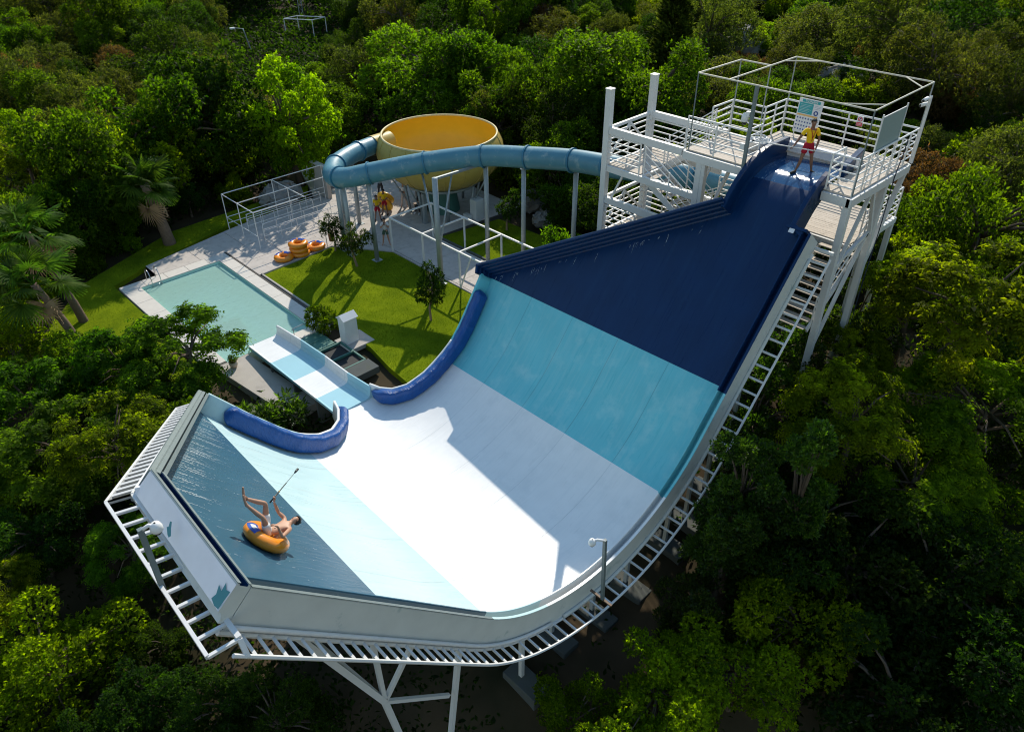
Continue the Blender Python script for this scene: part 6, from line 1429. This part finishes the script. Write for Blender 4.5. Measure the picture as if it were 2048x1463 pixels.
('olive', 37.45, 28.31, 0.62, 0.43, 'grey-green olive-like tree behind the blue tube slide'),
('olive', 50.46, 101.29, 1.33, 0.61, 'grey-green olive-like tree in the woods behind the tall bright tree, leftmost'),
('bright', 39.17, 23.84, 0.98, 5.51, 'bright green bushy shrub on the slope below the start tower, leftmost'),
('dry', 17.22, 81.98, 1.23, 3.35, 'brownish dry shrub in the woods at the far left, fourth from left'),
('dark', 56.21, 71.17, 0.84, 5.07, 'dark evergreen tree in the woods behind the yellow bowl, sixth from left'),
('mid', 85.5, 30.27, 1.11, 5.01, 'mid green broadleaf tree on the slope right of the start platform, leftmost'),
('dry', 56.9, 54.57, 1.21, 1.1, 'brownish dry shrub in the woods between bowl and stair tower'),
('dark', 33.95, 84.7, 0.8, 1.64, 'dark evergreen tree in the woods left of the tall bright tree, fifth from left'),
('olive', 32.83, 80.04, 0.8, 3.9, 'grey-green olive-like tree in the woods left of the tall bright tree, sixth from left'),
('dark', 60.72, 43.64, 0.75, 5.78, 'dark evergreen tree in the woods behind the stair tower, sixth from left'),
('olive', 70.79, 43.39, 1.17, 5.24, 'grey-green olive-like tree in the woods behind the start platform, third from left'),
('mid', 17.97, 92.19, 0.81, 3.15, 'mid green broadleaf tree in the woods at the far left, third from left'),
('dry', 47.48, 110.75, 1.01, 3.58, 'brownish dry shrub in the woods left of the tall bright tree, tenth from left'),
('dark', 60.26, 12.25, 0.64, 5.09, 'dark evergreen tree on the slope right of the start platform, rightmost'),
('olive', 19.26, 78.46, 0.74, 5.38, 'grey-green olive-like tree in the woods at the far left, ninth from left'),
('olive', 66.75, 15.31, 0.98, 0.03, 'grey-green olive-like tree on the slope right of the start platform, eighth from left'),
('olive', 21.23, 69.15, 1.08, 3.3, 'grey-green olive-like tree in the woods left of the tall bright tree, second from left'),
('feather', 10.09, 54.3, 0.88, 4.04, 'yellow-green feathery tree in the woods at the far left, rightmost'),
('olive', 49.16, 14.7, 0.62, 1.65, 'grey-green olive-like tree in the woods behind the start platform, rightmost'),
('mid', 37.56, 13.38, 0.62, 4.08, 'mid green broadleaf tree on the slope below the start tower, second from left'),
('mid', 42.83, 114.51, 1.07, 0.01, 'mid green broadleaf tree in the woods left of the tall bright tree, fifth from left'),
('feather', 32.47, 19.36, 0.67, 3.87, 'yellow-green feathery tree on the slope below the start tower, leftmost'),
('dry', 66.45, 26.06, 0.72, 3.42, 'brownish dry shrub in the woods behind the start platform, sixth from left'),
('olive', 27.21, 54.67, 1.09, 3.57, 'grey-green olive-like tree in the woods behind the tall bright tree, rightmost'),
('dark', 20.75, 96.99, 0.83, 6.21, 'dark evergreen tree in the woods at the far left, third from left'),
('dry', 59.02, 32.43, 0.7, 0.37, 'brownish dry shrub in the woods behind the start platform, second from left'),
('olive', 47.23, 35.24, 0.85, 3.43, 'grey-green olive-like tree in the woods behind the stair tower, second from left'),
('mid', 71.46, 17.08, 1.04, 0.06, 'mid green broadleaf tree on the slope right of the start platform, rightmost'),
('mid', 41.25, 131.62, 1.26, 4.61, 'mid green broadleaf tree in the woods at the far left, rightmost'),
('dark', 65.45, 80.54, 1.2, 3.32, 'dark evergreen tree in the woods behind the yellow bowl, seventh from left'),
('dark', 38.86, 90.3, 0.77, 5.56, 'dark evergreen tree in the woods left of the tall bright tree, rightmost'),
('dark', 53.13, 41.41, 0.84, 1.46, 'dark evergreen tree in the woods behind the stair tower, fifth from left'),
('vine', 12.33, 65.91, 0.95, 6.17, 'bright small-leaved bushy tree in the woods at the far left'),
('olive', 29.22, 124.05, 0.83, 2.53, 'grey-green olive-like tree in the woods at the far left, third from left'),
('dry', 72.35, 37.4, 0.97, 5.28, 'brownish dry shrub in the woods behind the start platform, third from left'),
('dry', 73.24, 34.07, 0.74, 3.97, 'brownish dry shrub in the woods behind the start platform, fourth from left'),
('olive', 78.88, 19.38, 1.08, 0.81, 'grey-green olive-like tree on the slope right of the start platform, sixth from left'),
('bright', 48.3, 46.15, 0.79, 1.77, 'bright green bushy shrub in the woods between bowl and stair tower, second from left'),
('olive', 58.14, 46.92, 0.79, 5.94, 'grey-green olive-like tree in the woods behind the stair tower, leftmost'),
('mid', 36.13, 20.34, 0.95, 2.77, 'mid green broadleaf tree on the slope below the start tower, leftmost'),
('bright', 45.24, 16.33, 0.62, 2.67, 'bright green bushy shrub on the slope below the start tower, third from left'),
('dark', 54.81, 62.84, 0.88, 1.66, 'dark evergreen tree in the woods behind the yellow bowl, tenth from left'),
('olive', 64.23, 46.84, 0.94, 0.75, 'grey-green olive-like tree in the woods behind the stair tower, third from left'),
('dry', 52.1, 71.78, 1.18, 1.58, 'brownish dry shrub in the woods behind the yellow bowl, leftmost'),
('dry', 40.83, 13.2, 0.6, 5.27, 'brownish dry shrub on the slope below the start tower, third from left'),
('olive', 59.95, 18.03, 0.81, 1.01, 'grey-green olive-like tree on the slope right of the start platform, second from left'),
('mid', 58.75, 50.8, 0.68, 2.21, 'mid green broadleaf tree in the woods between bowl and stair tower, fourth from left'),
('dry', 49.3, 64.15, 1.06, 3.91, 'brownish dry shrub in the woods behind the yellow bowl, rightmost'),
('olive', 36.23, 132.66, 0.96, 2.39, 'grey-green olive-like tree in the woods at the far left, sixth from left'),
('bright', 74.77, 24.16, 0.71, 4.83, 'bright green bushy shrub on the slope right of the start platform, leftmost'),
('mid', 55.79, 85.85, 1.17, 3.15, 'mid green broadleaf tree in the woods behind the tall bright tree, rightmost'),
('olive', 54.35, 50.09, 1.08, 5.28, 'grey-green olive-like tree in the woods between bowl and stair tower, leftmost'),
('olive', 49.06, 30.06, 0.9, 1.82, 'grey-green olive-like tree in the woods behind the start platform, second from left'),
('dark', 33.15, 118.88, 0.89, 4.9, 'dark evergreen tree in the woods at the far left, fifth from left'),
('dark', 35.56, 123.95, 1.29, 4.72, 'dark evergreen tree in the woods at the far left, sixth from left'),
('dark', 73.94, 47.59, 1.19, 4.46, 'dark evergreen tree in the woods behind the stair tower, rightmost'),
('bright', 67.89, 49.69, 0.98, 2.6, 'bright green bushy shrub in the woods behind the stair tower, leftmost'),
('bright', 39.94, 7.65, 0.7, 0.91, 'bright green bushy shrub on the slope below the start tower, rightmost'),
('olive', 21.58, 64.07, 0.82, 1.83, 'grey-green olive-like tree in the woods left of the tall bright tree, fourth from left'),
('mid', 35.24, 60.97, 0.69, 2.88, 'mid green broadleaf tree in the woods behind the tall bright tree, leftmost'),
('dark', 33.67, 88.82, 1, 0.48, 'dark evergreen tree in the woods left of the tall bright tree, second from left'),
('bright', 21.55, 60.39, 0.73, 2.96, 'bright green bushy shrub in the woods left of the tall bright tree, second from left'),
('bright', 41.72, 22.21, 0.83, 1.5, 'bright green bushy shrub on the slope below the start tower, second from left'),
('bright', 50.58, 17.16, 0.66, 4.47, 'bright green bushy shrub in the woods behind the start platform, rightmost'),
('dry', 26.23, 83.47, 1.13, 6.05, 'brownish dry shrub in the woods left of the tall bright tree, third from left'),
('shade', 27.99, 1.28, 0.85, 3.94, 'small-leaved dense green tree along the shaded right side of the slide'),
('dry', 34.36, 102.75, 0.82, 5.5, 'brownish dry shrub in the woods left of the tall bright tree, fourth from left'),
('mid', 75.72, 32.31, 0.8, 1.32, 'mid green broadleaf tree in the woods behind the start platform, seventh from left'),
('shade', 32.54, 13.71, 0.91, 1.45, 'small-leaved dense green tree on the slope below the start tower, leftmost'),
('dry', 58.9, 15.58, 0.62, 1.64, 'brownish dry shrub on the slope right of the start platform, rightmost'),
('dry', 28.03, 81.25, 0.78, 3.58, 'brownish dry shrub in the woods left of the tall bright tree, seventh from left'),
('feather', 8.46, 59.64, 0.8, 3.51, 'yellow-green feathery tree in the woods at the far left, leftmost'),
('dark', 59.16, 80.97, 1.26, 3.1, 'dark evergreen tree in the woods behind the yellow bowl, fourth from left'),
('dark', 29.91, 133.48, 0.91, 3.71, 'dark evergreen tree in the woods at the far left, second from left'),
('olive', 26.7, 114.44, 1.32, 0.56, 'grey-green olive-like tree in the woods at the far left, second from left'),
('dry', 31.57, 143.35, 1.31, 2.22, 'brownish dry shrub in the woods at the far left, leftmost'),
('olive', 71.45, 21.61, 0.7, 6.05, 'grey-green olive-like tree on the slope right of the start platform, third from left'),
('mid', 36.06, 100.16, 0.84, 5.4, 'mid green broadleaf tree in the woods left of the tall bright tree, fourth from left'),
('fern', 1.63, 35.83, 0.72, 4.99, 'green pinnate-leaved tree in the thicket left of the runout chute, leftmost'),
('olive', 48.05, 26.06, 0.73, 6.14, 'grey-green olive-like tree in the woods behind the start platform, sixth from left'),
('olive', 61.55, 38.54, 1.24, 2.04, 'grey-green olive-like tree in the woods behind the start platform, leftmost'),
('bright', 33.84, 137.33, 1, 1.86, 'bright green bushy shrub in the woods at the far left'),
('mid', 50.99, 51.59, 0.7, 5.35, 'mid green broadleaf tree in the woods between bowl and stair tower, leftmost'),
('dark', 77.14, 62.18, 1, 0.36, 'dark evergreen tree in the woods behind the stair tower, fourth from left'),
('shade', 38.5, 5.08, 0.75, 4.44, 'small-leaved dense green tree on the slope below the start tower, rightmost'),
('dark', 40.73, 106.87, 1.1, 3.24, 'dark evergreen tree in the woods left of the tall bright tree, leftmost'),
('dark', 53.76, 81.02, 0.9, 5.81, 'dark evergreen tree in the woods behind the yellow bowl, second from left'),
('olive', 69.37, 62.4, 0.73, 4.25, 'grey-green olive-like tree in the woods between bowl and stair tower, rightmost'),
('olive', 40.02, 94.74, 1.09, 1.9, 'grey-green olive-like tree in the woods left of the tall bright tree, seventh from left'),
('dark', 60.35, 53.51, 0.72, 2.5, 'dark evergreen tree in the woods between bowl and stair tower, fourth from left'),
('mid', 15.97, 86.6, 1.02, 5.55, 'mid green broadleaf tree in the woods at the far left, leftmost'),
('mid', 51.35, 27.49, 0.65, 2.81, 'mid green broadleaf tree in the woods behind the start platform, second from left'),
('mid', 61.34, 58.42, 1.26, 4.02, 'mid green broadleaf tree in the woods between bowl and stair tower, second from left'),
('mid', 15.85, 70.87, 0.99, 0.01, 'mid green broadleaf tree in the woods at the far left, sixth from left'),
('dark', 59.59, 66.02, 0.81, 1.75, 'dark evergreen tree in the woods behind the yellow bowl, thirteenth from left'),
('dark', 80.97, 57.23, 1.21, 1.8, 'dark evergreen tree in the woods behind the stair tower, ninth from left'),
('dry', 30.96, 140.01, 0.84, 2.08, 'brownish dry shrub in the woods at the far left, second from left'),
('vine', 6.65, 54.41, 0.91, 2.44, 'bright small-leaved bushy tree beside the palms left of the pool'),
('olive', 77.35, 52.19, 0.91, 4.28, 'grey-green olive-like tree in the woods behind the stair tower, rightmost'),
('bright', 53.25, 20.87, 0.88, 0.56, 'bright green bushy shrub in the woods behind the start platform, fifth from left'),
('olive', 89.35, 21.75, 0.82, 4.65, 'grey-green olive-like tree on the slope right of the start platform, rightmost'),
('dry', 43.28, 12.41, 1, 5.69, 'brownish dry shrub on the slope below the start tower, rightmost'),
('dark', 44.06, 51.51, 0.67, 5.16, 'dark evergreen tree in the woods behind the yellow bowl, eighth from left'),
('dry', 29.77, 59.54, 1.18, 3.31, 'brownish dry shrub in the woods behind the tall bright tree'),
('bright', 70.33, 39.27, 0.71, 1.71, 'bright green bushy shrub in the woods behind the start platform, second from left'),
('glossy', 31.99, 16.86, 0.73, 2.86, 'upright glossy-leaved tree on the slope below the start tower, leftmost'),
('bright', 73.11, 52.52, 0.73, 3.92, 'bright green bushy shrub in the woods behind the stair tower, second from left'),
('olive', 24.33, 77.15, 0.67, 4.61, 'grey-green olive-like tree in the woods left of the tall bright tree, third from left'),
('bright', 40.06, 58.68, 0.59, 2.76, 'bright green bushy shrub in the woods behind the yellow bowl, third from left'),
('dark', 64.95, 74.85, 0.73, 1.29, 'dark evergreen tree in the woods behind the yellow bowl, ninth from left'),
('glossy', 30.75, 4.78, 0.42, 2.76, 'upright glossy-leaved tree along the shaded right side of the slide, rightmost'),
('dark', 55.12, 103.04, 0.68, 5.9, 'dark evergreen tree in the woods behind the tall bright tree, second from left'),
('bright', 51.89, 14.03, 0.52, 2.29, 'bright green bushy shrub on the slope right of the start platform, second from left'),
('dry', 60.51, 34.47, 0.64, 3.55, 'brownish dry shrub in the woods behind the start platform, leftmost'),
('mid', 26.11, 61.88, 0.51, 5.56, 'mid green broadleaf tree in the woods left of the tall bright tree, eighth from left'),
('mid', 34.54, 26.88, 0.45, 2.34, 'mid green broadleaf tree behind the blue tube slide, rightmost'),
('dark', 54.64, 13.41, 0.52, 4.18, 'dark evergreen tree on the slope right of the start platform, third from left'),
('dark', 26.08, 101.62, 0.49, 4.2, 'dark evergreen tree in the woods at the far left, fourth from left'),
('olive', 41.54, 65.15, 0.47, 4.73, 'grey-green olive-like tree in the woods behind the yellow bowl, leftmost'),
('dark', 41.94, 68.59, 0.45, 5.43, 'dark evergreen tree in the woods behind the tall bright tree, fourth from left'),
('dry', 38.18, 87.32, 0.42, 3.39, 'brownish dry shrub in the woods left of the tall bright tree, rightmost'),
('bright', 74.75, 39.73, 0.74, 3.12, 'bright green bushy shrub in the woods behind the start platform, fourth from left'),
('bright', 40.92, 61.81, 0.42, 1.91, 'bright green bushy shrub in the woods behind the yellow bowl, second from left'),
('olive', 48.24, 8.47, 0.49, 5.77, 'grey-green olive-like tree on the slope below the start tower, rightmost'),
('bright', 55.96, 36.57, 0.53, 0.28, 'bright green bushy shrub in the woods behind the stair tower, rightmost'),
('mid', 51.36, 106.45, 0.57, 1.8, 'mid green broadleaf tree in the woods left of the tall bright tree, rightmost'),
('mid', 46.25, 48.15, 0.54, 3.12, 'mid green broadleaf tree in the woods behind the yellow bowl, rightmost'),
('dark', 45.66, 70.17, 0.6, 5.8, 'dark evergreen tree in the woods behind the yellow bowl, leftmost'),
('mid', 35.21, 42.79, 0.51, 3.93, 'mid green broadleaf tree in the woods behind the yellow bowl, second from left'),
('dry', 41.93, 125.64, 0.46, 2.21, 'brownish dry shrub in the woods left of the tall bright tree, second from left'),
('dry', 56.02, 21.65, 0.43, 3.94, 'brownish dry shrub in the woods behind the start platform, fifth from left'),
('bright', 80.97, 21.43, 0.48, 1.01, 'bright green bushy shrub on the slope right of the start platform, third from left'),
('mid', 52.08, 24.62, 0.51, 3, 'mid green broadleaf tree in the woods behind the start platform, fourth from left'),
('dark', 54.83, 75.86, 0.6, 1.72, 'dark evergreen tree in the woods behind the yellow bowl, third from left'),
('bright', 32.62, 64.25, 0.51, 0.31, 'bright green bushy shrub in the woods behind the tall bright tree'),
('olive', 64.66, 24.31, 0.41, 1.68, 'grey-green olive-like tree in the woods behind the start platform, eleventh from left'),
('dark', 66.25, 71.38, 0.45, 4.2, 'dark evergreen tree in the woods behind the yellow bowl, fifteenth from left'),
('bright', 63.58, 53.06, 0.47, 2.47, 'bright green bushy shrub in the woods between bowl and stair tower, rightmost'),
('dry', 43.87, 123.65, 0.71, 5.87, 'brownish dry shrub in the woods left of the tall bright tree, sixth from left'),
('mid', 31.71, 128.04, 0.56, 0.33, 'mid green broadleaf tree in the woods at the far left, fourth from left'),
('shade', -1.39, 18.04, 0.49, 2.84, 'small-leaved dense green tree in the thicket left of the riding wall, third from left'),
('olive', 30.1, 103.25, 0.45, 1.87, 'grey-green olive-like tree in the woods at the far left, twelfth from left'),
('dry', 31.02, 87.45, 0.49, 2.77, 'brownish dry shrub in the woods left of the tall bright tree, eighth from left'),
('dark', 22.21, 109.16, 0.7, 6.07, 'dark evergreen tree in the woods at the far left, leftmost'),
('dark', 55.45, 45.31, 0.55, 1.73, 'dark evergreen tree in the woods behind the stair tower, leftmost'),
('dry', 23.77, 107.25, 0.48, 5.45, 'brownish dry shrub in the woods at the far left, third from left'),
('dark', 61.87, 50.61, 0.63, 5.16, 'dark evergreen tree in the woods behind the stair tower, second from left'),
('shade', 15.36, 62.39, 0.45, 0.59, 'small-leaved dense green tree in the woods at the far left'),
('bright', 37.78, 59.26, 0.61, 4.33, 'bright green bushy shrub in the woods behind the yellow bowl, leftmost'),
('bright', 32.26, 21.83, 0.48, 1.77, 'bright green bushy shrub behind the blue tube slide'),
('vine', 8.15, 24.09, 0.51, 5.68, 'bright small-leaved bushy tree in the thicket left of the riding wall, rightmost'),
('feather', 30.92, 2.23, 0.46, 0.55, 'yellow-green feathery tree along the shaded right side of the slide, rightmost'),
('dry', 22.69, 93.85, 0.6, 0.36, 'brownish dry shrub in the woods at the far left, rightmost'),
('dry', 70.85, 23.86, 0.57, 5.89, 'brownish dry shrub in the woods behind the start platform, rightmost'),
('dark', 52.38, 104.36, 0.47, 1.74, 'dark evergreen tree in the woods behind the tall bright tree, leftmost'),
('dark', 74.85, 20.64, 0.58, 6.11, 'dark evergreen tree on the slope right of the start platform, second from left'),
('mid', 23.94, 74.61, 0.58, 5.14, 'mid green broadleaf tree in the woods left of the tall bright tree, third from left'),
('dry', 28.78, 74.46, 0.58, 0.98, 'brownish dry shrub in the woods left of the tall bright tree, ninth from left'),
('dark', 55.94, 39.21, 0.53, 4.57, 'dark evergreen tree in the woods behind the stair tower, eighth from left'),
('olive', 37.26, 111.2, 0.57, 4.94, 'grey-green olive-like tree in the woods left of the tall bright tree, leftmost'),
('fern', 13.4, 61.7, 0.53, 4.15, 'green pinnate-leaved tree in the woods at the far left'),
('olive', 83.15, 19.77, 0.46, 4.58, 'grey-green olive-like tree on the slope right of the start platform, ninth from left'),
('mid', 50.59, 44.34, 0.59, 3.34, 'mid green broadleaf tree in the woods between bowl and stair tower, third from left'),
('shade', 34.54, 3.51, 0.45, 4.91, 'small-leaved dense green tree on the slope below the start tower, third from left'),
('dark', 58.44, 60.96, 0.41, 5.31, 'dark evergreen tree in the woods behind the yellow bowl, rightmost'),
('dark', 54.58, 22.91, 0.44, 2.11, 'dark evergreen tree in the woods behind the start platform, rightmost'),
('dark', 61.49, 95.3, 0.7, 5.81, 'dark evergreen tree in the woods behind the tall bright tree, rightmost'),
('olive', 21.55, 79.05, 0.44, 3.38, 'grey-green olive-like tree in the woods at the far left, rightmost'),
('dark', 31.08, 83.83, 0.53, 6.08, 'dark evergreen tree in the woods left of the tall bright tree, third from left'),
('bright', 29.31, 77.99, 0.48, 3.14, 'bright green bushy shrub in the woods left of the tall bright tree, third from left'),
('dark', 92.02, 23.62, 0.74, 2.39, 'dark evergreen tree on the slope right of the start platform, fourth from left'),
('dark', 48.91, 54.4, 0.68, 1.88, 'dark evergreen tree in the woods behind the yellow bowl, twelfth from left')]
GROUPS = {'mid': 'mid green broadleaf trees', 'dark': 'dark evergreen trees', 'olive': 'grey-green olive trees', 'bright': 'bright green shrubs', 'feather': 'yellow-green feathery trees', 'fern': 'mid green pinnate-leaved trees', 'glossy': 'upright glossy-leaved trees', 'dry': 'brownish dry shrubs', 'tall': 'tall upright glossy trees along the slide', 'vine': 'bright small-leaved trees', 'shade': 'small-leaved trees in shade', 'conic': 'pale conical trees'}
for kind, x, y, s_, yaw, lab in WOODS:
    sh = kind in ('bright', 'dry')
    zz = s_ * (.86 + .34 * ((x * 7.3 + y * 3.1) % 1)); plant(kind, x, y, (s_, s_ * (.88 + .24 * ((x * 3.7 + y) % 1)), zz), yaw, lab, GROUPS[kind], cat='shrub' if sh else 'tree', name='shrub' if sh else 'tree')
# undergrowth: one mass nobody could count
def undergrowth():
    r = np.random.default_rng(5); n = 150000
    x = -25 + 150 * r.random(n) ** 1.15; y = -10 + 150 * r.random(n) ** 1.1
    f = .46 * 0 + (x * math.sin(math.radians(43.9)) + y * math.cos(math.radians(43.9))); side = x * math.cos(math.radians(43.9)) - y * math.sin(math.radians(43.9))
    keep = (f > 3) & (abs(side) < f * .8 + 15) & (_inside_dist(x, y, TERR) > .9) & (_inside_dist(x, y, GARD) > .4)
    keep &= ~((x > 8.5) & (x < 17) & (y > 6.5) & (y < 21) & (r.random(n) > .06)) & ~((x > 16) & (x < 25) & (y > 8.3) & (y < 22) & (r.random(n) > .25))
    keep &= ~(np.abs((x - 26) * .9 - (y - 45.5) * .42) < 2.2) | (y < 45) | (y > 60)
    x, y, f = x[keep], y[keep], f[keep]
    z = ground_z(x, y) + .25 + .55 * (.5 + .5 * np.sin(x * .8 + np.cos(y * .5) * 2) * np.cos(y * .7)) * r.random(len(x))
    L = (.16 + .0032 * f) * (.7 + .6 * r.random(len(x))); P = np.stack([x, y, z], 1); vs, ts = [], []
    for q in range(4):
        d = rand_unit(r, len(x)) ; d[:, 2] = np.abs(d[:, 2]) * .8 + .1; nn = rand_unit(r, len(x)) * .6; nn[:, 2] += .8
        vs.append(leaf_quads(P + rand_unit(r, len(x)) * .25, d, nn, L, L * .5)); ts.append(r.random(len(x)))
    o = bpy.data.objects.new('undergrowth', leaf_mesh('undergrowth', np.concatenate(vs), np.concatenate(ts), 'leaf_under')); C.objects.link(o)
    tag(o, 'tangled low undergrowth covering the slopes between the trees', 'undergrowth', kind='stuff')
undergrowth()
def grass():
    r = np.random.default_rng(8); vs, ts = [], []
    for poly, n in ((LAWN, 26000), (GARD, 14000), (UPLAWN, 5000)):
        a = np.array(poly); x = a[:, 0].min() + np.ptp(a[:, 0]) * r.random(n * 2); y = a[:, 1].min() + np.ptp(a[:, 1]) * r.random(n * 2); k = _inside_dist(x, y, poly) < -.06
        x, y = x[k][:n], y[k][:n]; z = np.full(len(x), -.01 if poly is not GARD else -.045)
        k = ~((x > 9.6) & (x < 16.3) & (y > 30) & (y < 42)) & ~((x > 15.3) & (x < 17) & (y > 27.3) & (y < 28.9)); x, y, z = x[k], y[k], z[k]
        d = rand_unit(r, len(x)) * .45; d[:, 2] = .9; vs.append(leaf_quads(np.stack([x, y, z], 1), d, rand_unit(r, len(x)), np.full(len(x), .06) * (.6 + .8 * r.random(len(x))), np.full(len(x), .022), .0)); ts.append(r.random(len(x)))
    o = bpy.data.objects.new('lawn_grass', leaf_mesh('lawn_grass', np.concatenate(vs), np.concatenate(ts), 'grass')); C.objects.link(o)
    tag(o, 'short sunlit grass blades covering the lawns', 'grass', kind='stuff')
grass()
